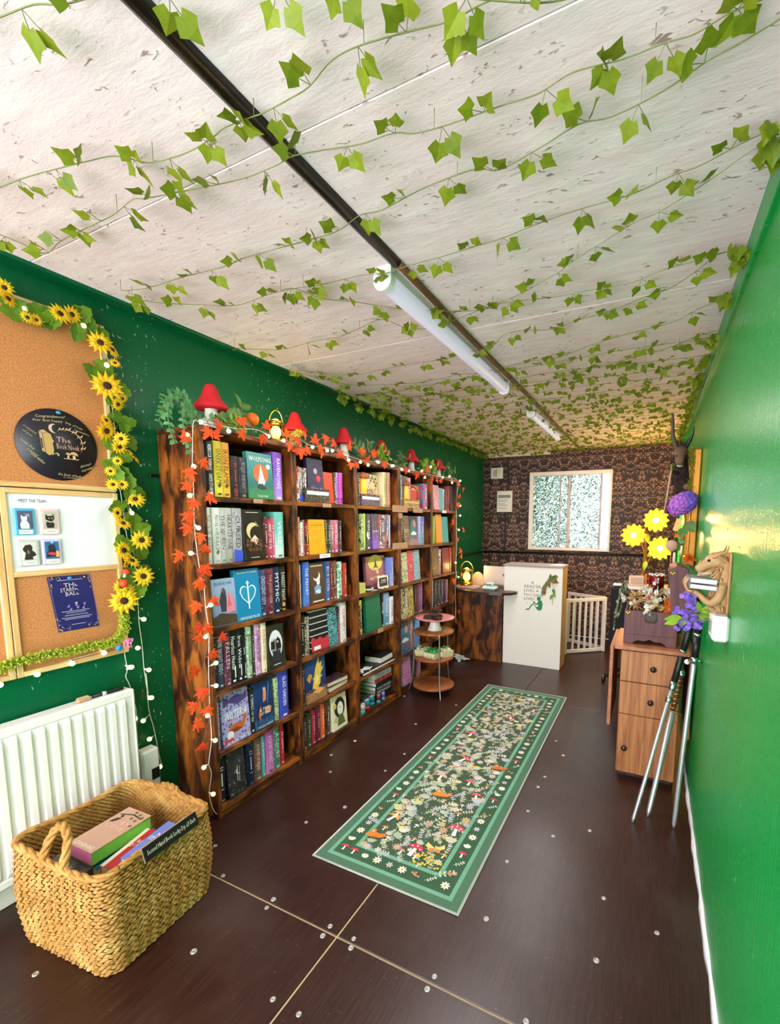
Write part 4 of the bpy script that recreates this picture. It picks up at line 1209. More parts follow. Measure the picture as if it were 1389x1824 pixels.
# ================================================================== leaf shapes (unit length along +x, normal +z)
def half_leaf(pts, fold):
    "outline of one side (x, y>0); midrib from (0,0) to (1,0); folded along the midrib"
    mb = MB(); n = len(pts)
    for s in (1, -1):
        vs = [(0, 0, 0)] + [(x, s * y, fold * y) for x, y in pts] + [(1, 0, -.06), (.5, 0, .0)]
        mid = n + 2
        fs = [((i, i + 1, mid) if s > 0 else (i + 1, i, mid)) for i in range(n + 1)]
        mb.add(vs, fs, smooth=False)
    return mb
IVY = [half_leaf([(-.16, .22), (.06, .40), (.30, .56), (.52, .30)], f).mesh('ivy_leaf', 'ivy') for f in (.22, .05, -.15)]
SUNLEAF = [half_leaf([(-.06, .2), (.12, .42), (.34, .40), (.5, .46), (.66, .28), (.8, .26)], f).mesh('leaf', 'sun_leaf') for f in (.25, -.1)]
def oval_leaf(mat, w=.26, f=.2): return half_leaf([(.1, w * .55), (.3, w), (.55, w * .95), (.8, w * .5)], f).mesh('leaf', mat)
FERN = oval_leaf('fern', .34, .15); FICUS = oval_leaf('ficus', .26, .25); BRIGHT = oval_leaf('bright_leaf', .22, .2)
def maple_mesh():
    mb = MB(); pts = []
    lobes = [(180, .12), (205, .44), (222, .34), (246, .74), (266, .42), (292, .88), (318, .5), (360, 1.0)]
    half = [(a, r) for a, r in lobes]
    ang = [(a - 180, r) for a, r in half]
    full = [(180 - a, r) for a, r in ang] + [(180 + a - 360, r) for a, r in ang[::-1][1:]] if False else None
    prof = [(8, 1.0), (14, .78), (26, .62), (34, .42), (46, .62), (54, .90), (62, .66), (78, .44), (88, .40), (100, .62), (110, .72), (118, .5), (140, .34), (158, .40), (170, .2)]
    P = [(1.05 * cos(0), 0.0)] + [(r * cos(radians(a)), r * sin(radians(a))) for a, r in prof]
    P = P + [(x, -y) for x, y in P[1:][::-1]]
    vs = [(0, 0, .06)] + [(x, y, -.12 * (x * x + y * y) + (.05 if i % 2 else 0)) for i, (x, y) in enumerate(P)]
    mb.add(vs, [(0, i + 1, (i + 1) % len(P) + 1) for i in range(len(P))])
    return mb.mesh('maple_leaf', 'maple')
MAPLE_ME = maple_mesh()
def put(me, parent, p, d, nrm, size, name=None, sy=None):
    d = Vector(d).normalized(); n = Vector(nrm); n = (n - d * n.dot(d))
    n = n.normalized() if n.length > 1e-4 else d.orthogonal()
    y = n.cross(d); M = Matrix((d, y, n)).transposed().to_4x4(); M.translation = Vector(p)
    return inst(me, name or me.name.split('.')[0], parent, M @ SCL(size, sy or size, size))
def rv(s): return Vector((U(-s, s), U(-s, s), U(-s, s)))
# ------------------------------------------------------------------ ivy garlands on the ceiling
HP = []
def ivy(pts, label, far=False, sp=.115, zz=2.362):
    pts = [(x, y) for x, y in pts]
    t = thing('ivy_garland', label, 'garland', (pts[0][0], pts[0][1], zz), 'ivy garlands under the ceiling')
    path = smoothpath([(x, y, zz + U(-.012, .008)) for x, y in pts], 5)
    path = [Vector((min(max(p.x, -2.08), .225), p.y, min(p.z, 2.385))) for p in path]
    stem = MB(); stem.tube(path, .0013 if not far else .0011, 4)
    for k in range(0, len(path), 26): stem.tube([path[k], (path[k].x, path[k].y, ZC - .0006)], .0007, 4)
    acc = MB(); L = 0; nxt = .03; side = random.choice((-1, 1)); leaves = []
    seg = [0]
    for a, b in zip(path, path[1:]): seg.append(seg[-1] + (b - a).length)
    tot = seg[-1]; i = 0
    while nxt < tot - .01:
        while i < len(seg) - 2 and seg[i + 1] < nxt: i += 1
        f = (nxt - seg[i]) / max(1e-6, seg[i + 1] - seg[i]); p = path[i].lerp(path[i + 1], f); tg = (path[i + 1] - path[i]).normalized()
        clump = RND() < .10
        for q in range(2 if not clump else 4):
            pe = tg.cross(Vector((0, 0, 1))).normalized()
            if pe.y < 0: pe = -pe
            s = side if q < 2 else -side
            d = (pe * s * U(.75, 1.0) + tg * ((q % 2) * 1.1 - .55 + U(-.25, .25)) + Vector((0, 0, U(-.75, -.3) if s > 0 else U(-.35, .0)))).normalized()
            pl = U(.018, .034) if not clump else U(.008, .02)
            b = p + d * pl
            if b.z > 2.388: b.z = 2.388
            nr = Vector((U(-.45, .45), U(-.9, -.1), -1)) if RND() < .78 else rv(1)
            leaves.append((b, (d + rv(.2)), nr, U(.035, .046)))
            stem.tube([p, b], .0009, 3, caps=False)
        side = -side if RND() < .85 else side; nxt += sp * U(.8, 1.25)
    for e in (path[0], path[-1]):
        if abs(e.x + 2.08) < .03 or e.x > .2:
            for q in range(4):
                b = e + Vector((U(0, .03) * (1 if e.x < 0 else -1), U(-.04, .04), -U(.0, .03))); leaves.append((b, Vector((U(-.3, .3), U(-.5, .5), -1)), Vector((.4, -1, 0)) + rv(.4), U(.036, .048)))
    stem.build('stem', 'ivy_stem', t)
    fit = []
    for b, d, n, s in leaves:
        d = Vector(d).normalized(); n = Vector(n); n = n - d * n.dot(d); n = n.normalized() if n.length > 1e-3 else d.orthogonal().normalized(); y = n.cross(d)
        top = max((d * (u * s) + y * (v * s) + n * (w * s)).z for u, v, w in ((-.1, .26, .06), (-.1, -.26, .06), (.12, .5, .12), (.12, -.5, .12), (.42, .4, .1), (.42, -.4, .1), (1, 0, 0)))
        b = Vector(b); b.z = min(b.z, 2.3965 - top); fit.append((b, d, n, s))
    leaves = fit
    if not far:
        for k, (b, d, n, s) in enumerate(leaves):
            put(IVY[k % 3], t, b, d, n, s, 'ivy_leaf')
    else:
        me = IVY[0]; base = [tuple(v.co) for v in me.vertices]; fs = [tuple(p.vertices) for p in me.polygons]
        for b, d, n, s in leaves:
            d = Vector(d).normalized(); n = n - d * n.dot(d); n = n.normalized() if n.length > 1e-3 else d.orthogonal(); y = n.cross(d)
            M = Matrix((d, y, n)).transposed().to_4x4(); M.translation = b; acc.add(base, fs, M @ SCL(s))
        acc.build('ivy_leaves', 'ivy', t, kind='stuff')
    return t
rows = [('V', v) for v in VINES]
far = []
yv = 2.75
k = 0
while yv < 5.9:
    sl = U(-.12, -.05); pts = [(-2.08 + 2.29 * q / 6, yv + sl * q / 6 + U(-.035, .035)) for q in range(7)]
    far.append(pts); yv += .17 if yv < 3.6 else .135; k += 1
NAMES = ['first', 'second', 'third', 'fourth', 'fifth', 'sixth', 'seventh', 'eighth', 'ninth', 'tenth', 'eleventh', 'twelfth', 'thirteenth', 'fourteenth', 'fifteenth', 'sixteenth', 'seventeenth', 'eighteenth', 'nineteenth', 'twentieth', 'twenty-first', 'twenty-second', 'twenty-third', 'twenty-fourth', 'twenty-fifth', 'twenty-sixth', 'twenty-seventh', 'twenty-eighth', 'twenty-ninth', 'thirtieth', 'thirty-first', 'thirty-second', 'thirty-third', 'thirty-fourth', 'thirty-fifth', 'thirty-sixth', 'thirty-seventh', 'thirty-eighth', 'thirty-ninth', 'fortieth']
for k, v in enumerate(VINES): ivy(v, '%s artificial ivy garland across the ceiling, counting from the open front' % NAMES[k])
for k, v in enumerate(far):
    for p in v: pass
    ivy([(x, min(y, 5.95)) for x, y in v], '%s artificial ivy garland across the ceiling, counting from the open front' % NAMES[len(VINES) + k], far=v[3][1] > 3.0, sp=.085 if v[3][1] > 3 else .1)
# ------------------------------------------------------------------ batten lights
for k, (ya, yb, lab) in enumerate(((1.5, 3.02, 'long white tube light on the ceiling, the longer one in front'), (3.72, 4.88, 'shorter white tube light on the ceiling near the patterned wall'))):
    t = thing('batten_light', lab, 'ceiling light', (-.945, (ya + yb) / 2, ZC), 'tube lights on the ceiling')
    MB().box(-.975, -.915, ya + .02, yb - .02, ZC - .03, ZC, .003).build('base_tray', 'white_plastic', t)
    prof = [(-.032 + 0, -.03)] + [(.034 * cos(radians(a)), -.045 + .034 * sin(radians(a))) for a in range(180, 361, 15)] + [(.034, -.03)]
    mb = MB(); Mx = Matrix(((1, 0, 0, -.945), (0, 0, 1, 0), (0, 1, 0, ZC), (0, 0, 0, 1)))
    mb.prism(prof, ya + .03, yb - .03, Mx); mb.build('diffuser', 'lavender_diffuser', t)
    for a, b in ((ya, ya + .03), (yb - .03, yb)):
        m2 = MB(); pe = [(-.037, 0)] + [(.038 * cos(radians(q)), -.048 + .038 * sin(radians(q))) for q in range(180, 361, 15)] + [(.037, 0)]
        m2.prism(pe, a, b, Mx); cap = m2.build('end_cap', 'white_plastic', t)
        if a == ya: MB().tube([(-.945 + .016 * cos(q * pi / 6), ya - .001, ZC - .04 + .016 * sin(q * pi / 6)) for q in range(13)], .0016, 4).build('knockout_ring', 'dial_grey', cap)
    la = bpy.data.lights.new('batten_glow', 'AREA'); la.shape = 'RECTANGLE'; la.size = .06; la.size_y = yb - ya - .1; la.energy = LAMP_W * (yb - ya) / 1.5; la.color = (1, .95, .97)
    lo = link(bpy.data.objects.new('batten_glow', la)); lo.location = (-.945, (ya + yb) / 2, ZC - .085)
# ------------------------------------------------------------------ notice boards
def board(y0, y1, z0, z1, lab, split=None):
    t = thing('notice_board', lab, 'notice board', (XL, (y0 + y1) / 2, z0), 'notice boards on the green wall'); fw = .02; xa, xb = XL + .0005, XL + .018
    for a, b, c, d, m in ((y0, y0 + fw, z0, z1, 'pine_z'), (y1 - fw, y1, z0, z1, 'pine_z'), (y0 + fw, y1 - fw, z0, z0 + fw, 'pine_y'), (y0 + fw, y1 - fw, z1 - fw, z1, 'pine_y')): MB().box(xa, xb, a, b, c, d, .002).build('frame_strip', m, t)
    if split:
        MB().box(xa, xb, y0 + fw, y1 - fw, split - .02, split, .002).build('frame_strip', 'pine_y', t)
        MB().box(xa, XL + .009, y0 + fw, y1 - fw, split, z1 - fw).build('whiteboard_panel', 'white_board', t); MB().box(xa, XL + .008, y0 + fw, y1 - fw, z0 + fw, split - .02).build('cork_panel', 'cork', t)
    else: MB().box(xa, XL + .008, y0 + fw, y1 - fw, z0 + fw, z1 - fw).build('cork_panel', 'cork', t)
    return t
board(.30, 1.203, 1.594, 2.287, 'large upper cork board with pine frame holding the round black sign')
b2 = board(.802, 1.207, .872, 1.590, 'pine framed board, whiteboard above and cork with a navy poster below', 1.276)
board(.30, .799, .872, 1.590, 'lower cork board at the edge, beside the board with the whiteboard')
text(b2, '• MEET THE TEAM •', (XL + .0098, .902, 1.543), (0, 1, 0), (0, 0, 1), .10, .012, 'ink_black')
# round sign
RI = (0, 1, 0); UP = (0, 0, 1)
t = thing('round_sign', 'round black disc with gold lettering and handwriting pinned to the upper cork board', 'sign', (XL + .01, 1.003, 1.626))
sx_ = XL + .0085
MB().lathe([(.138, 0), (.138, .004), (0, .004)], 48, frame((sx_, 1.003, 1.767), RI, UP)).build('disc', 'sign_black', t) if MAKE.setdefault('sign_black', plain('1d1a26', .45, 0, .05)) else 0
so = frame((sx_ + .0045, 1.003, 1.767), RI, UP)
def sg(u, v): return so @ Vector((u, v, .0006))
text(t, 'The', sg(.018, .022), RI, UP, .05, .020, ink('d2a58c')); text(t, 'Book Nook', sg(.032, -.004), RI, UP, .078, .022, ink('d2a58c'))
S = [('d0a472', [(-.062, .045), (-.048, .052), (-.036, .046), (-.050, .038)]), ('d0a472', [(-.062, .043), (-.052, .037), (-.046, -.034), (-.056, -.030)]), ('c89f5e', [(-.05, .037), (-.036, .044), (-.024, .038), (-.02, .02), (-.014, .012), (-.02, .006), (-.017, -.02), (-.02, -.036), (-.034, -.044), (-.044, -.036)]), ('1d1a26', [(-.059, .02), (-.054, .018), (-.051, -.02), (-.056, -.018)])]
S += [('c89f5e', [(-.02, -.036), (-.008, -.03), (.0, -.036), (-.002, -.044), (-.008, -.042), (-.006, -.037), (-.014, -.035), (-.026, -.044)])]
S += [('d8b49a', crescent(-.012, .062, .018, rot=0))]
arc = [(.03 + .055 * sin(a), .01 + .055 * cos(a)) for a in [radians(-20 + 150 * i / 12) for i in range(13)]]
for (a, b), (c, d) in zip(arc, arc[1:]): S.append(('d0a472', [(a, b), (c, d), (c - .002, d - .002), (a - .002, b - .002)]))
for i in range(0, 12, 2):
    a, b = arc[i]
    for s in (-1, 1): S.append(('d8b08a', [(a, b), (a + .006 * s + .002, b + .008), (a + .012 * s, b + .010 * s), (a + .006 * s, b - .002)]))
for u, r in ((.028, .010), (.048, .015)): S += [('d0a472', circ(u, -.036, r, 10, 0, 180)), ('e0bc94', [(u - r * .3, -.036), (u + r * .3, -.036), (u + r * .35, -.05), (u - r * .35, -.05)])]
S.append(('d0a472', [(.012, -.052), (.064, -.052), (.064, -.049), (.012, -.049)]))
emb(t, so, S, 'gold_print')
for u, v, w, h, a, s in ((-.02, .105, .1, .014, 8, 'Congratulations!'), (-.03, .088, .1, .012, 6, 'dear first happy'), (-.09, .045, .045, .012, -35, 'so very proud'), (-.098, .03, .045, .010, -35, 'of you'), (-.1, -.012, .05, .012, -38, 'lovely shop'), (-.088, -.04, .04, .012, -38, 'Congrats!'), (-.07, -.06, .05, .012, -40, 'best wishes'), (.06, .085, .06, .009, -16, 'lots of love'), (.085, .062, .055, .009, -16, 'Congratulations'), (.09, -.07, .05, .012, 25, 'Always'), (.095, -.085, .045, .012, 25, 'keep reading'), (.03, -.115, .08, .010, -4, 'the best of luck'), (.035, -.126, .07, .008, -4, 'in everything')):
    r = radians(a); text(t, s, sg(u, v), so.to_3x3() @ Vector((cos(r), sin(r), 0)), so.to_3x3() @ Vector((-sin(r), cos(r), 0)), w, h, ink('c8b482'), shear=.25)
MB().ball((sx_ + .008, 1.01, 1.893), .0075, 10, 6, (.7, 1.2, .8)).build('push_pin', 'pin_blue', t) if MAKE.setdefault('pin_blue', plain('3a9ae0', .4)) else 0
# poster
t = thing('poster', 'navy event poster with ornate gold corners pinned to the lower cork', 'poster', (XL + .009, 1.01, 1.015))
pu = Vector((0, -.098, 1)).normalized(); pr_ = Vector((0, 1, -.012)).normalized(); po = frame((XL + .0095, 1.0105, 1.131), pr_, pu)
w_, h_ = .150, .230
MB().box(-w_ / 2, w_ / 2, -h_ / 2, h_ / 2, -.0006, .0006, M=po).build('sheet', 'poster_navy', t) if MAKE.setdefault('poster_navy', plain('2a2566', .4, 0, .1, 40)) else 0
S = []
for sx in (-1, 1):
    for sy in (-1, 1):
        for q in range(16):
            a, b = (w_ / 2 - .004 - U(0, .038) * (1 if q % 2 else .2)), (h_ / 2 - .004 - U(0, .055) * (.2 if q % 2 else 1)); l = U(.004, .009); an = U(0, 6)
            S.append((random.choice(('c9a27a', 'b08a66', 'd8b890')), [(sx * a, sy * b), (sx * a + l * cos(an), sy * b + l * sin(an)), (sx * a + l * .6 * cos(an + .8), sy * b + l * .6 * sin(an + .8)), (sx * a + l * .2, sy * b + l * .5)]))
for a in (-1, 1): S.append(('7a6aa0', [(a * w_ / 2, -h_ / 2), (a * (w_ / 2 - .002), -h_ / 2), (a * (w_ / 2 - .002), h_ / 2), (a * w_ / 2, h_ / 2)]))
for k, (a, b) in enumerate(((-.028, -.008), (-.022, -.022), (.0, -.006), (.004, -.016), (.03, -.004), (.024, -.02))): S.append(('8a7ac0', [(a, b), (a + .008, b + .004), (a + .004, b - .010), (a - .004, b - .006)]))
S.append(('d8c8b0', [(-.004, 0), (.008, .004), (.004, -.006)]))
emb(t, po @ T(0, 0, .0008), S, 'ornament')
for s, v, h, w, c in (('THE', .077, .016, .06, 'd8c8c8'), ('STARFALL', .058, .016, .082, 'd8c8c8'), ('BALL', .040, .016, .05, 'd8c8c8')): text(t, s, po @ Vector((0, v, .0015)), pr_, pu, w, h, ink(c))
S2 = []
for v, w in ((-.035, .10), (-.042, .07), (-.052, .085), (-.062, .11), (-.068, .09), (-.092, .05), (.096, .09)): S2.append(('a89cc0', [(-w / 2, v), (w / 2, v), (w / 2, v + .0028), (-w / 2, v + .0028)]))
emb(t, po @ T(0, 0, .0012), S2, 'small_print')
MB().ball(tuple(po @ Vector((.0, .105, .004))), .007, 10, 6, (.7, 1.2, .8)).build('push_pin', 'pin_blue', t)
# four instant-photo frames on the whiteboard
pol = [(.870, 1.464, '4fb4e0', 'pale blue framed instant photo of a white cat on the whiteboard'), (.9485, 1.464, 'ecc8c6', 'pink framed instant photo of a black cat on the whiteboard'), (.874, 1.346, 'cfcac6', 'grey framed instant photo of a dark sitting dog on the whiteboard'), (.9465, 1.346, 'd9c4e2', 'lilac framed instant photo of a dark dog with bright scarf on the whiteboard')]
for k, (y, z, c, lab) in enumerate(pol):
    t = thing('photo_frame', lab, 'photo frame', (XL + .012, y, z - .05), 'instant photos on the whiteboard'); M = frame((XL + .0095, y, z), RI, UP)
    m = 'pol_' + c; MAKE[m] = plain(c, .35, 0, .02)
    MB().box(-.032, .032, -.05, .05, 0, .010, .003, M).build('frame', m, t)
    MB().box(-.023, .023, -.027, .041, .010, .0112, M=M).build('photo', ['pol_bg0', 'pol_bg1', 'pol_bg2', 'pol_bg3'][k], t) if MAKE.setdefault('pol_bg0', plain('5a5a74', .3, 0, .6, 60)) and MAKE.setdefault('pol_bg1', plain('c8bcb0', .3, 0, .4, 80)) and MAKE.setdefault('pol_bg2', plain('dedad0', .3)) and MAKE.setdefault('pol_bg3', plain('3a6aa0', .3, 0, .8, 50)) else 0
    MB().box(-.021, .021, -.046, -.031, .0098, .0108, M=M).build('caption_strip', 'paper', t)
    E = M @ T(0, 0, .0114)
    if k == 0: S = [('dfe9f2', [(-.015, -.026), (-.017, -.01), (-.011, .004), (-.013, .014), (-.012, .026), (-.007, .02), (.0, .02), (.006, .026), (.006, .013), (.004, .004), (.011, -.008), (.011, -.026)]), ('c8a8d0', [(-.012, .03), (.012, .03), (.014, .014), (.007, .026), (-.006, .03)])]
    elif k == 1: S = [('2a2220', [(-.012, -.024), (-.015, -.008), (-.011, .004), (-.016, .014), (-.014, .03), (-.008, .023), (.006, .023), (.012, .03), (.014, .012), (.008, .002), (.013, -.01), (.010, -.024)]), ('e8e0da', [(-.012, .002), (.0, -.003), (.009, .0), (.009, .003), (.0, .0), (-.012, .006)]), ('c8c890', circ(-.004, .014, .0022, 8)), ('c8c890', circ(.006, .014, .0022, 8))]
    elif k == 2: S = [('2e2624', [(-.018, -.026), (-.012, .0), (-.019, .008), (-.021, .016), (-.012, .03), (.004, .032), (.010, .022), (.008, .01), (.017, .0), (.02, -.01), (.008, -.016), (.010, -.026)]), ('8a7a74', [(-.008, .002), (-.004, .014), (.0, .002), (-.003, -.006)])]
    else: S = [('2a2228', [(-.02, -.02), (-.018, -.004), (-.012, .006), (-.014, .022), (-.004, .03), (.008, .028), (.012, .012), (.010, -.004), (.016, -.018)]), ('e03a5a', [(-.018, -.006), (-.004, .0), (.008, -.004), (.016, .002), (.008, -.014), (-.006, -.012)]), ('e8c060', [(.010, -.02), (.022, -.02), (.022, .0), (.014, .006)]), ('8ad0f0', [(-.004, .034), (.006, .034), (.004, .04), (-.004, .04)])]
    emb(t, E, S, 'pictured_animal'); emb(t, M @ T(0, 0, .011), [('8a8a90', [(-.014, -.039), (.014, -.039), (.014, -.037), (-.014, -.037)])], 'caption_print')
# ------------------------------------------------------------------ sunflower garland, moss edging, pompoms
def flower_mesh(n1, n2, mat, inner=.22):
    mb = MB()
    for ring, (n, r, z) in enumerate(((n1, 1.0, 0), (n2, .84, .06))):
        for i in range(n):
            a = 360 * i / n + ring * 180 / n; w = .16
            mb.add([(inner * .6, 0, z), (.5, w, z + .05), (.5, 0, z + .10), (.5, -w, z + .05), (r, 0, z + U(-.12, .1))], [(0, 2, 1), (0, 3, 2), (1, 2, 4), (2, 3, 4)], RZ(a))
    return mb.mesh('sunflower', mat)
SF = flower_mesh(13, 11, 'petal'); SFC = MB().lathe([(.26, .02), (.24, .12), (.12, .16), (0, .16)], 12).mesh('flower_centre', 'seed_head') if MAKE.setdefault('seed_head', plain('3e1c12', .9, 0, .4, 400)) else None
t = thing('sunflower_garland', 'artificial sunflower garland running down the edge of the notice boards', 'garland', (-2.115, 1.2, .95))
path = smoothpath([(-2.118, y, z) for y, z in SUN_STEM], 4)
MB().tube(path, .0022, 5).build('stem', 'ivy_stem', t)
def jit(): return Vector((1, 0, 0)) + rv(.55)
for y, z, r in SUNFLOWERS:
    r = min(max(r * 1.22, .024), .064); n = (jit() if r < .05 else Vector((1, -.25, .1))).normalized(); up = Vector((0, U(-1, 1), U(-1, 1)))
    rt = n.cross(up).normalized(); M = Matrix((rt, n.cross(rt), n)).transposed().to_4x4(); M.translation = Vector((-2.113 + U(.004, .02), y, z))
    o = inst(SF, 'sunflower', t, M @ SCL(r)); c = inst(SFC, 'flower_centre', o, M @ SCL(r)); c.matrix_local = Matrix.Identity(4); c.parent = o
    MB().tube([M.translation, min(path, key=lambda p: (p - M.translation).length)], .0016, 4).build('stalk', 'ivy_stem', t)
for y, z in SUN_LEAVES:
    p = Vector((-2.121 + U(-.003, .006), y, z))
    for q in range(2):
        a = U(0, 6.28); d = Vector((U(.05, .35), cos(a), sin(a))); put(SUNLEAF[q], t, p - d * .02, d, Vector((1, 0, 0)) + rv(.4), U(.058, .082))
    MB().tube([p, min(path, key=lambda q: (q - p).length)], .0014, 4).build('stalk', 'ivy_stem', t)
t = thing('moss_trim', 'bright yellow green moss edging along the bottom of the notice boards', 'moss trim', (-2.12, .95, .84))
mp_ = smoothpath([(-2.128, y, z) for y, z in MOSS], 6); mb = MB()
for i in range(len(mp_) - 1):
    for q in range(34):
        p = mp_[i].lerp(mp_[i + 1], RND()) + Vector((U(-.008, .022), U(-.017, .017), U(-.017, .017))); d = rv(1).normalized() * U(.007, .014); w = d.orthogonal().normalized() * .0032
        mb.add([p - w, p + w, p + d], [(0, 1, 2)])
mb.build('moss', 'moss', t, kind='stuff'); MB().tube(mp_, .012, 6).build('moss_core', 'moss_dark', t)
def mini_mushroom(p, d, s, lab):
    t = thing('toy_mushroom', lab, 'mushroom', p); z = Vector(d).normalized(); x = z.orthogonal().normalized(); M = Matrix((x, z.cross(x), z)).transposed().to_4x4(); M.translation = Vector(p)
    MB().lathe([(.0, 0), (.25 * s, .0), (.2 * s, .5 * s), (.22 * s, .8 * s)], 10, M).build('stalk', 'white_felt', t); MB().lathe([(.2 * s, .72 * s), (.55 * s, .7 * s), (.5 * s, .95 * s), (.25 * s, 1.2 * s), (0, 1.25 * s)], 14, M).build('cap', 'orange_cap', t)
MAKE['orange_cap'] = plain('e8481c', .5)
mini_mushroom((-2.118, 1.195, 1.22), (.5, .1, 1), .032, 'small orange capped toy mushroom on the sunflower garland, upper of two')
mini_mushroom((-2.112, 1.181, 1.19), (1, -.3, .25), .034, 'small orange capped toy mushroom on the sunflower garland, lower of two')
t = thing('fabric_flower', 'small pink fabric blossom on the moss trim corner', 'flower', (-2.105, 1.185, .915))
for k in range(9): put(SUNLEAF[0], t, (-2.11, 1.18 + U(-.012, .012), .93 + U(-.014, .014)), Vector((.6, U(-1, 1), U(-1, 1))), rv(1), .028).data = PINKP if 'PINKP' in globals() else SUNLEAF[0]
PINKP = oval_leaf('pink_petal', .4, .3)
for o in t.children: o.data = PINKP; o.name = 'petal'
t = thing('ribbon_rose', 'small sky blue rose beside the pink blossom on the moss', 'flower', (-2.105, 1.145, .895))
mb = MB()
for k in range(3): mb.lathe([(.003 + k * .004, 0), (.006 + k * .0045, .010 - k * .001), (.005 + k * .0045, .011 - k * .001)], 12, frame((-2.118, 1.148, .907), RI, UP))
mb.build('petals', 'pin_blue', t)
# ------------------------------------------------------------------ globe string lights
BULB = MB().ball((0, 0, .010), .0105, 12, 8).mesh('bulb', 'bulb_glow'); SOCK = MB().lathe([(.004, -.012), (.0045, .002), (.0, .002)], 8).mesh('socket', 'wire_white')
def lights(lab, wire, bulbs, x, group='globe string lights'):
    w = smoothpath([(x + U(-.003, .004), a, b) for a, b in wire], 4)
    t = thing('string_light', lab, 'string lights', tuple(w[0]), group); MB().tube(w, .0017, 5).build('wire', 'wire_white', t)
    for a, b in bulbs:
        p = Vector((x + .012, a, b)); q = min(w, key=lambda r: (r - p).length); d = (p - q); d = d.normalized() if d.length > .004 else Vector((1, 0, .2)).normalized()
        xx = d.orthogonal().normalized(); M = Matrix((xx, d.cross(xx), d)).transposed().to_4x4(); M.translation = p - d * .008
        o = inst(BULB, 'bulb', t, M); inst(SOCK, 'socket', t, M)
        if (p - q).length > .012: MB().tube([q, p - d * .018], .0014, 4).build('bulb_lead', 'wire_white', t)
    return t
lights('warm globe string lights hanging furthest along the green wall towards the bookcase', WIRE_A, BULBS_A, -2.148)
lights('warm globe string lights hanging down beside the radiator end', WIRE_B, BULBS_B, -2.148)
lights('warm globe string lights slung under the moss trim above the radiator', WIRE_C, BULBS_C, -2.148)
lights('warm globe string lights tangled through the sunflower garland', WIRE_D, BULBS_D, -2.13)
# ------------------------------------------------------------------ autumn garland and lights on the bookcases
lights('warm globe string lights down the front edge of the bookcase by the radiator', SHELF_WIRE, [b for b in SHELF_BULBS if b[0] < 1.6 and not (b[1] > 1.85 and b[0] > 1.45)], -1.85)
lights('warm globe string lights along the tops of the bookcases and down the far end', SHELF_TOP_WIRE, [b for b in SHELF_BULBS if not (b[0] < 1.6 and not (b[1] > 1.85 and b[0] > 1.45))], -1.85)
t = thing('autumn_garland', 'orange and red maple leaf garland draped over the row of bookcases', 'garland', (-1.85, 1.41, 1.9))
def gw(pts): return smoothpath([(-1.852, a, b) for a, b in pts], 4)
g1 = gw([(SHELF_WIRE[i][0] - .02 + .012 * (i % 3), SHELF_WIRE[i][1]) for i in range(0, 15)]); g2 = gw([(a, b + .012) for a, b in SHELF_TOP_WIRE])
MB().tube(g1, .0017, 5).build('stem', 'copper_wire', t); MB().tube(g2, .0017, 5).build('stem', 'copper_wire', t); mx = g1 + g2
for y, z in MAPLE:
    p = Vector((-1.842 + U(0, .02), y, z)); q = min(mx, key=lambda r: (r - p).length); a = U(-2.6, -.5) if z < 1.8 else U(0, 6.28); s = U(.038, .050)
    d = Vector((U(-.1, .25), cos(a), sin(a))); put(MAPLE_ME, t, p, d, Vector((1, -.2, .1)) + rv(.5), s, 'maple_leaf')
    MB().tube([p, p.lerp(q, .5) + Vector((.004, 0, 0)), q], .0011, 4).build('leaf_stalk', 'copper_wire', t)
# felt mushrooms standing along the bookcase tops
def felt_mushroom(y, x, h, w, lab):
    t = thing('felt_mushroom', lab, 'mushroom', (x, y, BH + .0007), 'red felt mushrooms on the bookcase tops'); M = T(x, y, BH + .0007); k = h / .23
    MB().lathe([(.040 * k, 0), (.042 * k, .01), (.030 * k, .06 * k), (.028 * k, .13 * k), (.032 * k, .14 * k)], 18, M).build('stalk', 'white_felt', t)
    MB().lathe([(.028 * k, .130 * k), (w * .42, .118 * k), (w * .48, .112 * k)], 22, M).build('gills', 'white_felt', t)
    cp = MB().lathe([(w * .48, .110 * k), (w * .5, .118 * k), (w * .40, .138 * k), (w * .27, .165 * k), (w * .20, .20 * k), (w * .13, .222 * k), (0, .23 * k)], 22, M).build('cap', 'red_felt', t)
MN = ['by the leafy vine', 'second along the row', 'third along the row', 'fourth along the row', 'fifth along the row', 'at the desk end']
for (y, hh, w), nm_ in zip(((1.58, .235, .165), (2.155, .225, .15), (2.635, .222, .15), (3.12, .215, .15), (3.61, .215, .16), (4.17, .20, .17)), MN): felt_mushroom(y, -1.985, hh, w, 'red felt toadstool with white stalk on the bookcase tops, ' + nm_)
def spray(name, lab, cat, root, me, runs, size, mat='ivy_stem', gap=.018):
    t = thing(name, lab, cat, root)
    for r in runs:
        pth = smoothpath(r, 6); MB().tube(pth, .002, 5).build('stem', mat, t); L = 0
        for i in range(1, len(pth)):
            L += (pth[i] - pth[i - 1]).length
            if L > gap:
                L = 0; tg = (pth[i] - pth[i - 1]).normalized()
                for s in (-1, 1):
                    side = (tg.cross(Vector((1, 0, 0))) if abs(tg.x) < .9 else tg.cross(Vector((0, 0, 1)))).normalized() * s
                    put(me, t, pth[i], side + tg * .5 + rv(.35), Vector((1, 0, .3)) + rv(.5), size * U(.8, 1.2), 'leaf')
    return t
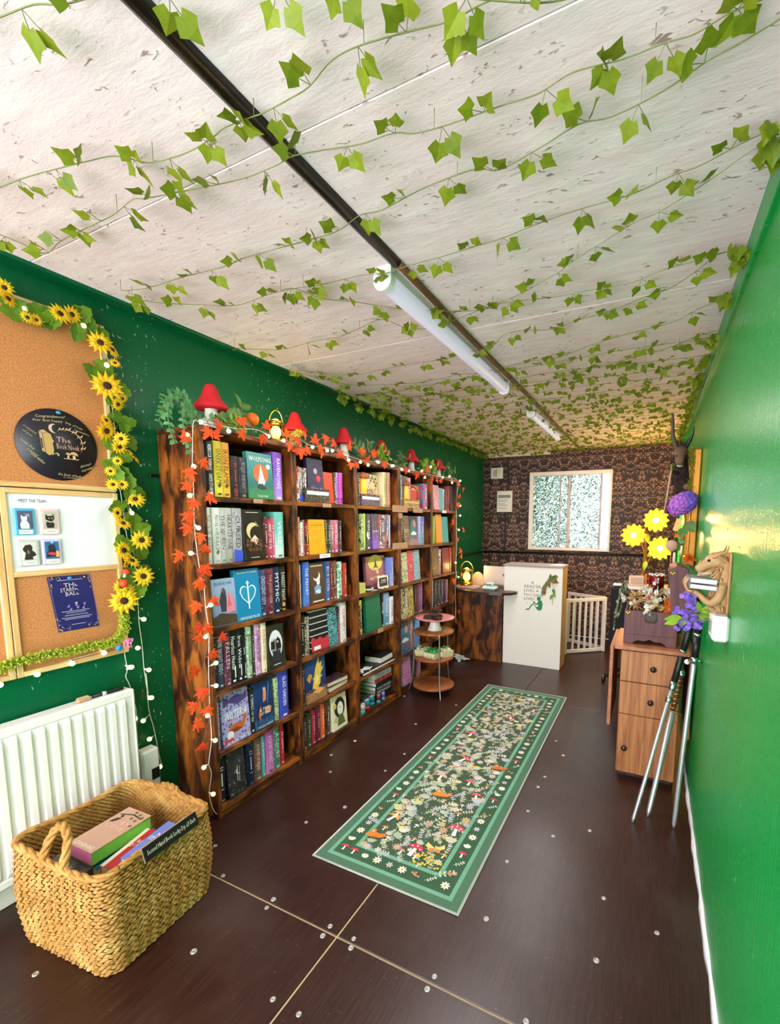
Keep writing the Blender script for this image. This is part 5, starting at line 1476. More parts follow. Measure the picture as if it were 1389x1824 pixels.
spray('trailing_vine', 'green small leaved trailing vine spilling over the bookcase corner by the radiator', 'artificial plant', (-1.98, 1.46, BH), FERN, [[(-1.97, 1.52, BH + .006), (-1.95, 1.44, 1.99), (-1.92, 1.36, 2.02), (-1.90, 1.30, 1.95), (-1.89, 1.295, 1.86), (-1.88, 1.31, 1.80)], [(-1.96, 1.52, BH + .006), (-1.93, 1.42, 1.97), (-1.89, 1.36, 1.96), (-1.87, 1.345, 1.88), (-1.865, 1.365, 1.78)], [(-2.0, 1.50, BH + .006), (-1.98, 1.40, 2.0), (-1.96, 1.33, 1.99), (-1.95, 1.29, 1.90)], [(-1.95, 1.47, BH + .006), (-1.93, 1.53, 1.955), (-1.92, 1.60, 1.965), (-1.9, 1.66, 1.94)], [(-1.97, 1.49, BH + .006), (-1.94, 1.41, 2.02), (-1.93, 1.38, 2.035), (-1.92, 1.31, 2.0), (-1.915, 1.29, 1.93)]], .027)
spray('leafy_sprig', 'sprig of broad muted green leaves behind the orange bauble', 'artificial plant', (-1.96, 1.70, BH), FICUS, [[(-1.95, 1.69, BH + .006), (-1.95, 1.72, 2.0), (-1.94, 1.74, 2.08)], [(-1.94, 1.66, BH + .006), (-1.93, 1.63, 1.97), (-1.92, 1.60, 2.0)], [(-1.93, 1.70, BH + .006), (-1.92, 1.66, 1.96), (-1.90, 1.70, 1.99)]], .07, gap=.04)
spray('bright_sprig', 'bright green leaf sprig around the stalk of the first toadstool', 'artificial plant', (-1.92, 1.62, BH), BRIGHT, [[(-1.92, 1.62, BH + .006), (-1.90, 1.60, 1.95), (-1.89, 1.64, 1.97)], [(-1.91, 1.63, BH + .006), (-1.89, 1.68, 1.95)]], .045, gap=.02)
for k, (y, n, me, lab) in enumerate(((2.75, 4, FICUS, 'between the third and fourth toadstools'), (3.05, 4, BRIGHT, 'in front of the fourth toadstool'), (3.32, 5, FICUS, 'between the fourth and fifth toadstools'), (3.75, 6, BRIGHT, 'between the fifth and last toadstools'), (3.95, 5, BRIGHT, 'just before the last toadstool'), (4.28, 4, FICUS, 'at the desk end of the bookcase tops'))):
    spray('green_sprig', 'leafy green sprig on the bookcase tops ' + lab, 'artificial plant', (-1.93, y, BH), me, [[(-1.93, y, BH + .006), (-1.92 + U(-.03, .03), y + U(-.06, .06), 1.97), (-1.91 + U(-.03, .03), y + U(-.12, .12), 2.0 + U(0, .04))] for q in range(n)], .05, gap=.03)
t = tag(MB().ball((-1.93, 1.78, BH + .0007 + .10), .034, 16, 10).build('orange_bauble', 'orange_petal', None, 'round orange bauble on a wire among the garland beside the lit lantern', 'bauble', origin=(-1.93, 1.78, BH)))
MB().tube([(-1.93, 1.78, BH + .001), (-1.932, 1.782, BH + .07)], .003, 6).build('wire', 'copper_wire', t)
def lantern(loc, s, lab, watt):
    x, y, z = loc; t = thing('lantern', lab, 'lantern', loc, 'small lit lanterns'); M = T(x, y, z) @ SCL(s)
    MB().lathe([(.045, 0), (.048, .008), (.040, .02), (.030, .028)], 18, M).build('base', 'brass', t)
    MB().lathe([(.0, .034), (.018, .036), (.026, .05), (.026, .07), (.014, .09), (0, .092)], 14, M).build('flame', 'lantern_glow', t)
    MB().lathe([(.030, .03), (.038, .05), (.038, .075), (.028, .10)], 18, M).build('chimney', 'clear_glass', t)
    MB().lathe([(.030, .10), (.046, .104), (.034, .118), (.020, .124), (.0, .130)], 18, M).build('cap', 'brass', t)
    for a in (0, 90, 180, 270): MB().tube([M @ Vector((.042 * cos(radians(a)), .042 * sin(radians(a)), .01)), M @ Vector((.046 * cos(radians(a)), .046 * sin(radians(a)), .06)), M @ Vector((.04 * cos(radians(a)), .04 * sin(radians(a)), .104))], .0025 * s, 5).build('guard_wire', 'brass', t)
    MB().tube([M @ Vector((.05 * cos(q), 0, .10 + .075 * sin(q))) for q in [pi * i / 10 for i in range(11)]], .003 * s, 5).build('bail_handle', 'brass', t)
    l = bpy.data.lights.new('lantern_light', 'POINT'); l.energy = watt; l.color = (1, .82, .25); l.shadow_soft_size = .02; o = link(bpy.data.objects.new('lantern_light', l)); o.location = M @ Vector((0, 0, .145))
lantern((-1.93, 1.945, BH + .0007), 1.05, 'small glowing brass lantern among autumn leaves on the bookcase tops', 1.1)
spray('yellow_blossom_sprig', 'sprig of tiny yellow blossom beside the lantern and second toadstool', 'artificial plant', (-1.91, 2.10, BH), oval_leaf('petal', .4, .2), [[(-1.91, 2.10, BH + .006), (-1.90 + U(-.02, .02), 2.06 + U(-.05, .05), 1.95), (-1.89, 2.08 + U(-.05, .06), 1.99)] for q in range(5)], .016, gap=.011)
t = thing('battery_box', 'small white battery box at the top corner of the bookcase by the radiator', 'battery box', (-1.87, 1.455, BH + .0007)); MB().box(-1.885, -1.858, 1.43, 1.49, BH + .0007, BH + .03, .003).build('case', 'white_plastic', t)
MB().box(-1.857, -1.8565, 1.442, 1.472, BH + .010, BH + .014).build('switch', 'dial_grey', t)
# ------------------------------------------------------------------ radiator, valve, pens
t = thing('radiator', 'white ribbed panel radiator under the notice boards', 'radiator', (-2.09, .75, .12))
ya, yb, z0, z1 = .10, 1.172, .125, .722; mb = MB(); prof = []
y = ya + .03
while y < yb - .04:
    for dy, dx in ((0, 0), (.008, .0), (.012, .011), (.030, .011), (.034, .0)): prof.append((-2.066 + dx, y + dy))
    y += .042
prof.append((-2.066, yb - .012)); n = len(prof)
zs = [z0 + .035, z0 + .055, z1 - .055, z1 - .035]; vs = []
for zi, z in enumerate(zs):
    for x, y in prof: vs.append((x if zi in (1, 2) else -2.066, y, z))
mb.add(vs, [(i * n + j, i * n + j + 1, (i + 1) * n + j + 1, (i + 1) * n + j) for i in range(3) for j in range(n - 1)], smooth=False)
mb.build('ribbed_panel', 'white_metal', t)
MB().box(-2.082, -2.063, ya, yb, z1 - .036, z1, .006).build('rim', 'white_metal', t); MB().box(-2.082, -2.063, ya, yb, z0, z0 + .036, .006).build('rim', 'white_metal', t)
MB().box(-2.082, -2.062, yb - .013, yb, z0, z1, .006).build('rim', 'white_metal', t); MB().box(-2.082, -2.067, ya, yb, z0 + .02, z1 - .02).build('panel_back', 'white_metal', t)
MB().box(-2.14, -2.082, ya, yb - .004, z1 - .012, z1 - .002, .003).build('top_grille', 'white_metal', t); MB().box(-2.14, -2.08, yb - .008, yb - .001, z0 + .01, z1 - .004, .003).build('side_panel', 'white_metal', t)
MB().box(XL + .0006, -2.13, .6, .66, .3, .6).build('bracket', 'white_metal', t); MB().box(XL + .0006, -2.13, 1.05, 1.10, .3, .6).build('bracket', 'white_metal', t)
MB().tube([(-2.10, 1.165, .16), (-2.10, 1.20, .16), (-2.10, 1.215, .14), (-2.10, 1.215, .0)], .009, 8).build('pipe', 'white_metal', t)
t = thing('heater_control', 'white wall control box with a small dark screen beside the radiator', 'control box', (-2.13, 1.245, .19)); MB().box(XL + .0005, -2.098, 1.202, 1.288, .19, .388, .010).build('case', 'white_plastic', t); MB().box(-2.099, -2.0955, 1.243, 1.280, .235, .29, .001).build('screen', 'black_plastic', t)
t = thing('marker_pen', 'black marker pen lying on top of the radiator', 'pen', (-2.1, 1.08, .7205)); M = T(-2.1, 1.08, .7285) @ RZ(-4) @ RX(-90)
MB().lathe([(.0075, -.055), (.008, .02), (.0065, .022), (.0085, .024), (.0085, .06), (.004, .064)], 12, M).build('barrel', 'black_plastic', t); MB().lathe([(.0083, -.02), (.0083, -.005)], 12, M).build('band', 'white_plastic', t)
t = thing('board_rubber', 'short tan wooden peg lying on top of the radiator', 'peg', (-2.1, .99, .7205)); MB().box(-2.112, -2.088, .965, 1.012, .7206, .7386, .004).build('block', 'pale_wood', t); MB().box(-2.110, -2.090, .97, 1.008, .7386, .7396).build('felt_pad', 'pine_y', t)
t = thing('wall_bracket', 'small black metal bracket fixed to the green wall beside the bookcase', 'bracket', (XL + .02, 1.38, 1.68)); MB().box(XL + .0005, XL + .012, 1.36, 1.405, 1.676, 1.69, .002).build('plate', 'black_metal', t); MB().tube([(XL + .012, 1.39, 1.683), (XL + .03, 1.39, 1.683), (XL + .03, 1.39, 1.695)], .003, 6).build('hook', 'black_metal', t)
# ------------------------------------------------------------------ wicker basket
BC = Vector((-1.735, .89, 0)); BM = T(BC.x, BC.y, 0) @ RZ(5.5)
t = thing('wicker_basket', 'large square woven seagrass basket of books on the floor by the radiator', 'basket', tuple(BC)); hx0, hy0, bh = .232, .208, .352
def rim_pt(s, hx, hy, r):
    "point and tangent at fraction s of a rounded rectangle"
    segs = [2 * (hy - r), pi * r / 2, 2 * (hx - r), pi * r / 2] * 2; tot = sum(segs); d = (s % 1) * tot
    cs = [(hx, -(hy - r), 90), (hx - r, hy - r, 0), (hx - r, hy, 180), (-(hx - r), hy - r, 90), (-hx, hy - r, 270), (-(hx - r), -(hy - r), 180), (-(hx - r), -hy, 0), (hx - r, -(hy - r), 270)]
    for i, L in enumerate(segs):
        if d <= L or i == 7:
            x, y, a = cs[i]
            if i % 2 == 0: return Vector((x + cos(radians(a)) * d, y + sin(radians(a)) * d, 0)), radians(a)
            q = radians(a) + d / r; return Vector((x + r * cos(q), y + r * sin(q), 0)), q + pi / 2
        d -= L
mb = MB(); rows_n = 31; per = 88
for i in range(rows_n):
    z = .008 + (bh - .014) * i / (rows_n - 1); f = i / (rows_n - 1); bul = .012 * sin(pi * f) - .006 * (1 - f); hx = hx0 + bul; hy = hy0 + bul; sag = 0
    for j in range(per):
        s = (j + .5 * (i % 2) + U(-.12, .12)) / per; p, a = rim_pt(s, hx, hy, .055); tg = Vector((cos(a), sin(a), 0)); no = Vector((sin(a), -cos(a), 0))
        zt = z + .010 * f * sin(2 * pi * s * 3 + .6) + U(-.0012, .0012); Lh = .0125 * U(.9, 1.2); tilt = U(.15, .38) * (1 if i % 2 else .7); c = p + no * (.002 + .003 * (j % 2)); e = tg * Lh + Vector((0, 0, tilt * .011)); up = Vector((0, 0, .0068)); ou = no * .0065
        c.z = zt
        mb.add([c - e, c + up - e * .2, c + ou, c - up + e * .2 * 0, c + e], [(0, 2, 1), (0, 3, 2), (1, 2, 4), (2, 3, 4)], BM, smooth=True)
mb.build('woven_wall', 'wicker', t, kind='stuff')
mb = MB(); n = 64; vi = []
for k, z in ((0, .004), (1, bh * .5), (2, bh - .004)):
    for j in range(n): p, a = rim_pt(j / n, hx0 - .001 + (.009 if k == 1 else -.004 * (k == 0)), hy0 - .001 + (.009 if k == 1 else 0), .055); vi.append((p.x, p.y, z + (.010 * sin(2 * pi * j / n * 3 + .6) if k == 2 else 0)))
mb.add(vi, [(k * n + j, k * n + (j + 1) % n, (k + 1) * n + (j + 1) % n, (k + 1) * n + j) for k in range(2) for j in range(n)] + [tuple(range(n))[::-1]], BM, smooth=True); mb.build('lining', 'wicker_in', t)
mb = MB()
for i in range(24):
    z = bh * (.38 + .6 * i / 23); f = z / bh
    for j in range(per): 
        s = (j + .5 * (i % 2)) / per; p, a = rim_pt(s, hx0 - .004 + .012 * sin(pi * f), hy0 - .004 + .012 * sin(pi * f), .052); tg = Vector((cos(a), sin(a), 0)); no = Vector((-sin(a), cos(a), 0)); c = p.copy(); c.z = z + .010 * f * sin(2 * pi * s * 3 + .6); e = tg * .0125 + Vector((0, 0, .003)); up = Vector((0, 0, .006))
        mb.add([c - e, c + up, c + no * .006, c - up, c + e], [(0, 1, 2), (0, 2, 3), (1, 4, 2), (2, 4, 3)], BM, smooth=True)
mb.build('woven_inside', 'wicker', t, kind='stuff')
def braid(name, path, r, tw, par):
    P = [Vector(p) for p in path]; mb = MB()
    for ph in range(3):
        q = []
        for i, p in enumerate(P):
            tg = (P[min(i + 1, len(P) - 1)] - P[max(i - 1, 0)]).normalized(); u = tg.orthogonal().normalized() if i == 0 else (u - tg * u.dot(tg)).normalized(); w = tg.cross(u); a = tw * i + ph * 2 * pi / 3; q.append(p + (u * cos(a) + w * sin(a)) * r * .62)
        mb.tube(q, r * .72, 6)
    return mb.build(name, 'wicker', par)
pth = []
for j in range(141): p, a = rim_pt(j / 140, hx0 + .003, hy0 + .003, .055); p.z = bh + .003 + .010 * sin(2 * pi * j / 140 * 3 + .6); pth.append(BM @ p)
braid('rim', pth, .0095, .55, t)
def bl(u, v, w): return BM @ Vector((u, v, w))
braid('handle', smoothpath([bl(-.045, -.212, .33), bl(-.05, -.205, .37), bl(-.035, -.18, .435), bl(.0, -.172, .46), bl(.035, -.18, .43), bl(.052, -.205, .37), bl(.048, -.212, .33)], 7), .011, .5, t)
braid('handle', smoothpath([bl(-.05, .212, .345), bl(-.04, .214, .372), bl(.0, .216, .378), bl(.04, .214, .370), bl(.052, .212, .345)], 7), .010, .5, t)
mb = MB(); mb.box(-.19, .19, -.165, .165, .006, .012, M=BM); mb.build('bottom', 'wicker_in', t)
def flatbook(lab, M, w, l, th, c1, c2, c3, pat, page, title, tc, sp=None, spc='ffffff', grp='books in the basket', rot=0, name='book', spine_side=-1, artk=None):
    "book lying flat: local x=width (spine at -x), y=height, z up"
    t = thing(name, lab, 'book', tuple(M.translation), grp)
    mb = MB(); tk = .0022; mb.box(-w / 2, w / 2, -l / 2, l / 2, th - tk, th, M=M); mb.box(-w / 2, w / 2, -l / 2, l / 2, 0, tk, M=M); mb.box(-w / 2, -w / 2 + tk, -l / 2, l / 2, tk, th - tk, M=M)
    cv = mb.build('cover', 'cover_' + pat, t); setc(cv, c1, c2, c3)
    MAKE.setdefault('page_' + page, plain(page, .8, 0, .1, 90)); MB().box(-w / 2 + tk, w / 2 - .003, -l / 2 + .003, l / 2 - .003, tk, th - tk, M=M).build('pages', 'page_' + page, t)
    R3 = M.to_3x3()
    if artk: emb(t, M @ T(0, 0, th + .0004), art(artk, w, l))
    if title: text(t, title, M @ Vector((0, l * .1, th + .0012)), R3 @ Vector((1, 0, 0)), R3 @ Vector((0, 1, 0)), w * .8, l * .2, ink(tc))
    if sp: text(t, sp, M @ Vector((-w / 2 - .0008, 0, th / 2)), R3 @ Vector((0, -1, 0)), R3 @ Vector((0, 0, 1)), l * .8, th * .6, ink(spc))
    return t
def place(x, y, z, az, tilt_x=0, tilt_y=0): return T(x, y, z) @ RZ(az) @ RX(tilt_x) @ RY(tilt_y)
flatbook('thick dark paperback at the bottom of the basket under the green book', place(-1.80, .90, .0135, 2), .13, .20, .10, '3a3a40', '4a4a50', '9a9a9a', 'noise', 'd8c49a', '', 'ffffff')
flatbook('pale paperback low in the basket below the teal book', place(-1.795, .90, .115, -2), .13, .20, .08, '8a9a90', '6a7a70', 'e0e0d8', 'noise', 'd8c49a', '', 'ffffff')
flatbook('teal paperback in the basket directly under the green edged book', place(-1.782, .905, .199, 2, 0, 2), .15, .225, .055, '0f6a78', '0c5866', '4ac0c8', 'plain', 'd8c8a0', '', 'c8e8e8')
flatbook('hardback with bright green and pink page edges on top of the basket books', place(-1.786, .895, .262, 4, 0, 2), .128, .222, .052, 'c89a84', '4a3a2c', '6a9a4a', 'scene', '7ad04a', 'RUBY|COVE', 'e8b8a8', None, 'f0d8c8', artk='branch')
_b = bpy.context.collection.objects
t = [o for o in COL.objects if o.get('label', '').startswith('hardback with bright green')][0]; M = place(-1.786, .895, .262, 4, 0, 2); MB().box(-.061, .061, -.1092, -.1078, .003, .049, M=M).build('bottom_page_edge', 'pink_pages', t) if MAKE.setdefault('pink_pages', plain('e07ab0', .8)) else 0
text(t, 'LEANBHIRE', M @ Vector((0, -.096, .0535)), M.to_3x3() @ Vector((1, 0, 0)), M.to_3x3() @ Vector((0, 1, 0)), .10, .016, ink('f4e8dc'))
flatbook('grey paperback with an owl like swirl near the basket handle', place(-1.82, .772, .19, 178, 0, 0), .185, .085, .055, '5a5854', '7a7872', 'c8c4bc', 'noise', 'c09a5e', 'AYA', 'e0dcd4')
flatbook('brown paged paperback under the grey book near the basket handle', place(-1.815, .775, .0135, 178, 0, 0), .185, .08, .174, '6a6460', '7a7872', 'c8c4bc', 'noise', 'c09a5e', '', 'e0dcd4')
flatbook('red paperback with cream lettering panel in the middle of the basket', place(-1.668, .905, .232, 14, 0, 4), .085, .20, .035, 'b82830', 'a01c28', 'e8d8c0', 'lines', 'd8c49a', 'RED|QUEEN', 'f0e0c8')
flatbook('thick block of pages under the red paperback in the basket', place(-1.668, .905, .0135, 10), .06, .18, .20, '8a2a30', 'a01c28', 'e8d8c0', 'noise', 'd8c49a', '', 'f0e0c8')
flatbook('white lettered paperback with colourful rooftops cover at the basket edge', place(-1.582, .925, .280, 11, 0, 6), .075, .20, .03, '6a7ac0', 'e8a050', 'c04a4a', 'scene', 'e8e0d0', 'NO|STONE', 'f4f4f4')
flatbook('blue grey paperback supporting the white lettered one in the basket', place(-1.583, .925, .0135, 9), .065, .18, .25, '4a5a8a', '6a7ac0', 'c8c8d8', 'noise', 'd8c49a', '', 'f4f4f4')
t = thing('card_sign', 'long black card with white handwritten lettering hooked over the basket rim', 'sign', tuple(bl(.236, 0, .355))); M = frame(bl(.253, .02, .355), BM.to_3x3() @ Vector((0, 1, .0)), BM.to_3x3() @ Vector((-.35, 0, 1)))
MB().box(-.105, .105, -.022, .026, -.002, .002, M=M).build('card', 'black_plastic', t); MB().box(-.108, .108, -.024, .029, -.0035, -.002, M=M).build('backing', 'pale_wood', t)
text(t, 'Second Hand Book Lucky Dip £3 Each', M @ Vector((0, .001, .003)), M.to_3x3() @ Vector((1, 0, 0)), M.to_3x3() @ Vector((0, 1, 0)), .19, .02, ink('e8dcc8'), shear=.1)
def sqrt_(x): return math.sqrt(max(0, x))
# ================================================================== rug
RX0, RX1, RY0, RY1 = -1.278, -.585, 1.42, 3.768
rc = Vector(((RX0 + RX1) / 2, (RY0 + RY1) / 2, 0)); rhx, rhy = (RX1 - RX0) / 2, (RY1 - RY0) / 2
def _rug():
    t = NT('rug_print'); tc = t.n('TexCoord'); s = t.n('SeparateXYZ', {0: tc.outputs['Object']})
    d = t.math('MINIMUM', t.math('SUBTRACT', rhx, t.math('ABSOLUTE', s.outputs[0])), t.math('SUBTRACT', rhy, t.math('ABSOLUTE', s.outputs[1])))
    n = t.noise(tc.outputs['Object'], 120, 3); d2 = t.math('MULTIPLY', d, 5.0)
    col = t.ramp(d2, [(0, 'b8b4a8'), (.03, '567660'), (.215, '78ab90'), (.305, '436049'), (.66, '78ab90'), (.755, '4a5c48')], 'CONSTANT')
    col = t.mix(t.ramp(n, [(.35, 0.), (.7, .4)]), col, t.mix(.5, col, '22382a'))
    f = t.vor(tc.outputs['Object'], 48, 'Distance'); m = t.math('MULTIPLY', t.ramp(f, [(.14, .55), (.22, 0.)]), t.ramp(d2, [(.755, 0.), (.76, 1.)]))
    col = t.mix(m, col, 'a8b098')
    t.bs(col=col, rough=.95, spec=.1); t.bump(t.noise(tc.outputs['Object'], 900, 2), .3, .001); return t.m
MAKE['rug_print'] = _rug
rug = thing('runner_rug', 'long green runner rug with woodland mushroom and flower pattern', 'rug', (rc.x, rc.y, 0))
MB().box(RX0, RX1, RY0, RY1, .0005, .007, .002).build('pile', 'rug_print', rug)
mb = MB(); ZR = [.0073]
def RP(col, pts):
    ZR[0] += .0000006; mb.add([(x, y, ZR[0]) for x, y in pts], [tuple(range(len(pts)))], col=col)
def tf(pts, x, y, s, a): ca, sa = cos(a), sin(a); return [(x + s * (px * ca - py * sa), y + s * (px * sa + py * ca)) for px, py in pts]
def r_leaf(x, y, s, a, c): RP(c, tf([(0, 0), (.35, .22), (.75, .16), (1, 0), (.75, -.16), (.35, -.22)], x, y, s, a))
def r_sprig(x, y, s, a, c, n=4):
    bend = U(-.5, .5); p = (x, y); an = a
    for i in range(n + 1):
        q = (p[0] + s / n * cos(an), p[1] + s / n * sin(an)); w = s * .022; nx, ny = -sin(an) * w, cos(an) * w
        RP(c, [(p[0] + nx, p[1] + ny), (q[0] + nx, q[1] + ny), (q[0] - nx, q[1] - ny), (p[0] - nx, p[1] - ny)])
        for sd in (-1, 1): r_leaf(q[0], q[1], s * U(.28, .4), an + sd * U(.7, 1.1), c)
        p = q; an += bend / n
    r_leaf(p[0], p[1], s * .35, an, c)
def r_daisy(x, y, s, c, cc, n=8):
    for i in range(n): r_leaf(x, y, s, 2 * pi * i / n + .2, c)
    RP(cc, circ(x, y, s * .26, 8))
def r_mush(x, y, s, cap, st='f0e8dc', dots=True, lean=0):
    RP(st, tf([(-.14, 0), (.16, 0), (.12, .5), (.13, .8), (-.13, .8), (-.10, .5)], x, y, s, lean)); RP(cap, tf([(-.62, .62), (-.45, .92), (-.15, 1.12), (.15, 1.12), (.45, .92), (.62, .62), (.3, .70), (0, .72), (-.3, .70)], x, y, s, lean))
    if dots:
        for u, v in ((-.3, .82), (0, .96), (.3, .80)): RP('f4e0dc', tf(circ(u, v, .07, 6), x, y, s, lean))
def r_tuft(x, y, s, c, cf=None):
    for k in range(6): an = pi / 2 + (k - 2.5) * .3; r_leaf(x, y, s * U(.8, 1.1), an, c); (cf and RP(cf, circ(x + s * cos(an), y + s * sin(an), s * .16, 6)))
pal = ['d6d2c0', 'c0c8b0', 'b4bcae', 'c0bec6', 'c8c4a2', 'acb28c', 'a4b09e', 'd0c2a4']
fx0, fx1, fy0, fy1 = RX0 + .155, RX1 - .155, RY0 + .155, RY1 - .155
spec = [(-.896, 1.60, .085), (-.77, 1.80, .085), (-.776, 2.11, .06), (-.86, 2.21, .06), (-1.0, 2.43, .075), (-1.065, 2.76, .07), (-.892, 3.15, .06), (-.77, 3.35, .06), (-1.105, 1.63, .07), (-1.105, 1.75, .08), (-.96, 2.03, .07), (-1.03, 2.19, .06), (-.76, 2.43, .06), (-.772, 2.64, .05), (-1.105, 3.18, .05), (-.963, 3.55, .05), (-.81, 1.66, .06)]
yy = fy0; row = 0
while yy < fy1:
    xx = fx0 + (row % 2) * .026
    while xx < fx1:
        x, y = xx + U(-.012, .012), yy + U(-.012, .012)
        if all((x - a) ** 2 + (y - .03 - b) ** 2 > (s * .55) ** 2 for a, b, s in spec):
            r = RND(); c = random.choice(pal)
            if r < .62: r_sprig(x, y - .02, U(.040, .058), U(.2, 2.9), c, random.choice((3, 4)))
            elif r < .76: r_daisy(x, y, U(.016, .026), random.choice(('ccc6b8', 'c8ac7c', 'b8b0c0', 'c49a8c')), random.choice(('d8b040', 'c88a50')))
            elif r < .88: r_tuft(x, y - .02, U(.032, .045), random.choice(pal), random.choice(('e8d050', None, 'e0a8a0', 'c8b0d8')))
            else: r_mush(x, y - .01, U(.020, .030), random.choice(('d8a050', 'e8dcc8', 'd88a70')), dots=False, lean=U(-.3, .3))
        xx += .041
    yy += .041; row += 1
for k, (x, y, s) in enumerate(spec[:8]): r_mush(x, y, s * .85, ['d83048', 'e0405c', 'dc3a54'][k % 3], lean=(-.15, .1, .2, 0, -.5, 0, .1, -.1)[k])
r_mush(-.87, 1.59, .035, 'd83a50', lean=-.2)
for x, y, c, s in ((-1.105, 1.63, 'd87a30', .05), (-.96, 2.05, 'e08830', .055), (-.76, 2.44, 'c8702e', .05), (-1.105, 3.18, 'd88a50', .04), (-.963, 3.55, 'd08048', .042)):
    RP(c, tf([(-.9, .1), (-.5, .5), (-.6, .9), (-.2, 1.1), (0, .7), (.5, .65), (.9, .9), (1.1, .6), (.8, .2), (.2, -.05), (-.5, -.1)], x, y, s, 0)); RP('8a3c1a', tf([(-.5, 0), (.2, .1), (.7, .25), (.2, -.02)], x, y, s, 0)); RP('f0d0a0', tf(circ(-.35, .75, .1, 6), x, y, s, 0))
r_mush(-1.105, 1.76, .06, 'e0a050', dots=False, lean=-.4); r_mush(-1.085, 1.80, .045, 'e8b068', dots=False); r_mush(-1.03, 2.19, .06, 'e8a898', dots=False)
for sx in (-1, 1): RP('e8c870', tf([(0, 0), (.9 * sx, .7), (1.0 * sx, .1), (.5 * sx, -.2)], -.81, 1.69, .045, .2)); RP('d8823a', tf([(0, 0), (.6 * sx, -.1), (.6 * sx, -.6), (.2 * sx, -.5)], -.81, 1.69, .045, .2))
for k in range(26): r_daisy(-.80 + U(-.07, .07), 1.60 + U(-.03, .04), .008, 'f0d840', 'e0a020', 5)
def border(x, y, k):
    q = k % 7
    if q == 0: r_mush(x, y - .018, .034, 'd83a50', dots=False)
    elif q in (1, 4): r_daisy(x, y, .022, 'e8e0cc', 'd8a050')
    elif q == 2: r_tuft(x, y - .015, .028, 'd4d8c4')
    elif q == 3:
        for z in range(5): RP('c88a6a', circ(x + U(-.018, .018), y + U(-.012, .012), .006, 6))
    elif q == 5: r_sprig(x - .015, y - .01, .034, .6, 'c8d4c4', 3)
    else: r_daisy(x, y, .018, 'c8c0cc', 'b8a060', 6)
k = 0; y = RY0 + .10
while y < RY1 - .08:
    for x in (RX0 + .096, RX1 - .096): border(x + U(-.006, .006), y, k); k += 1
    y += .062
x = RX0 + .15
while x < RX1 - .12:
    for y in (RY0 + .096, RY1 - .096): border(x, y, k); k += 1
    x += .062
# wear the print in: the drawn shapes are flat colour on the pile
mb.build('printed_flora', 'painted_matte', rug, kind='stuff')
mb = MB(); mb.tube([(RX0, RY0, .005), (RX1, RY0, .005), (RX1, RY1, .005), (RX0, RY1, .005)], .0045, 6, closed=True); mb.build('bound_edge', 'rug_edge', rug) if MAKE.setdefault('rug_edge', plain('b8b8ae', .9, 0, .2, 300)) else 0
# ================================================================== desk corner
t = thing('wooden_desk', 'dark topped desk with a rustic brown front and rounded end beside the last bookcase', 'desk', (-1.65, 4.6, 0))
MB().box(-2.14, -1.378, 4.455, 4.475, .0005, .744, .002).build('front_panel', 'rustic_z', t); MB().box(-2.14, -2.12, 4.475, 4.95, .0005, .744, .002).build('side_panel', 'rustic_z', t)
out = [(-2.14, 4.39), (-1.852, 4.39), (-1.83, 4.34), (-1.74, 4.285), (-1.60, 4.258), (-1.45, 4.258), (-1.33, 4.285), (-1.25, 4.345), (-1.22, 4.42), (-1.222, 4.474), (-1.382, 4.476), (-1.382, 4.95), (-2.14, 4.95)]
MB().prism(out, .7445, .770).build('desk_top', 'desk_top', t)
t = thing('counter_unit', 'tall white counter unit with green lettering and a reading figure on its front', 'counter', (-1.07, 4.6, 0)); cx0, cx1, cy0, cy1 = -1.368, -.776, 4.484, 4.75
MB().box(cx0, cx1, cy0, cy0 + .018, .0005, 1.025, .0015).build('front_panel', 'cream', t); MB().box(cx1 - .018, cx1, cy0 + .019, cy1, .0005, 1.025, .0015).build('side_panel', 'pale_wood', t); MB().box(cx0, cx0 + .018, cy0 + .019, cy1, .0005, 1.025, .0015).build('side_panel', 'pale_wood', t)
MB().box(cx0 - .008, cx1 + .008, cy0 - .008, cy1 + .01, 1.0255, 1.045, .003).build('counter_top', 'counter_top', t) if MAKE.setdefault('counter_top', plain('9c8c82', .5)) else 0
MB().box(cx0 + .019, cx1 - .019, cy1 - .02, cy1, .0005, 1.025).build('back_panel', 'cream', t)
fy = cy0 - .0008; R_ = (1, 0, 0)
for s, z, x, w in (('A', .868, -1.072, .03), ('READER', .828, -1.068, .172), ('LIVES A', .786, -1.080, .150), ('THOUSAND', .743, -1.058, .205), ('LIVES', .702, -1.098, .112)): text(t, s, (x, fy, z), R_, UP, w, .030, ink('46564a'))
E_ = frame((-1.035, fy + .0005, .588), R_, UP)
S = [('1f7d46', [(-.095, -.005), (-.06, .0), (-.038, .035), (-.02, .05), (-.005, .035), (.012, .01), (.03, .0), (.05, .0), (.064, .02), (.068, .06), (.06, .085), (.05, .092), (.03, .09), (.02, .075), (.012, .06), (.0, .062), (-.012, .075), (-.02, .072), (-.006, .052), (.012, .048), (.022, .052), (.026, .036), (.01, .03), (-.02, .06), (-.045, .046), (-.065, .012), (-.095, .006)]), ('1f7d46', circ(.03, .105, .020, 12)), ('1f7d46', [(-.03, .062), (-.022, .076), (-.004, .078), (-.01, .062)])]
S = [(c, [(x * 1.05, y * 1.15 + .0) for x, y in p]) for c, p in S]; S.append(('b08080', circ(-.09, .07, .006, 8)))
emb(t, E_, S, 'reading_figure')
def dleaf(u, v, l, a, c, t_): put(c, t_, (u, cy0 - .006, v), Vector((cos(a), -.15, sin(a))), Vector((0, -1, 0)) + rv(.3), l, 'leaf')
DRY = oval_leaf('dry_leaf', .26, .2) if MAKE.setdefault('dry_leaf', leafmat('6a4a1c', 'a8803a', .2)) else 0
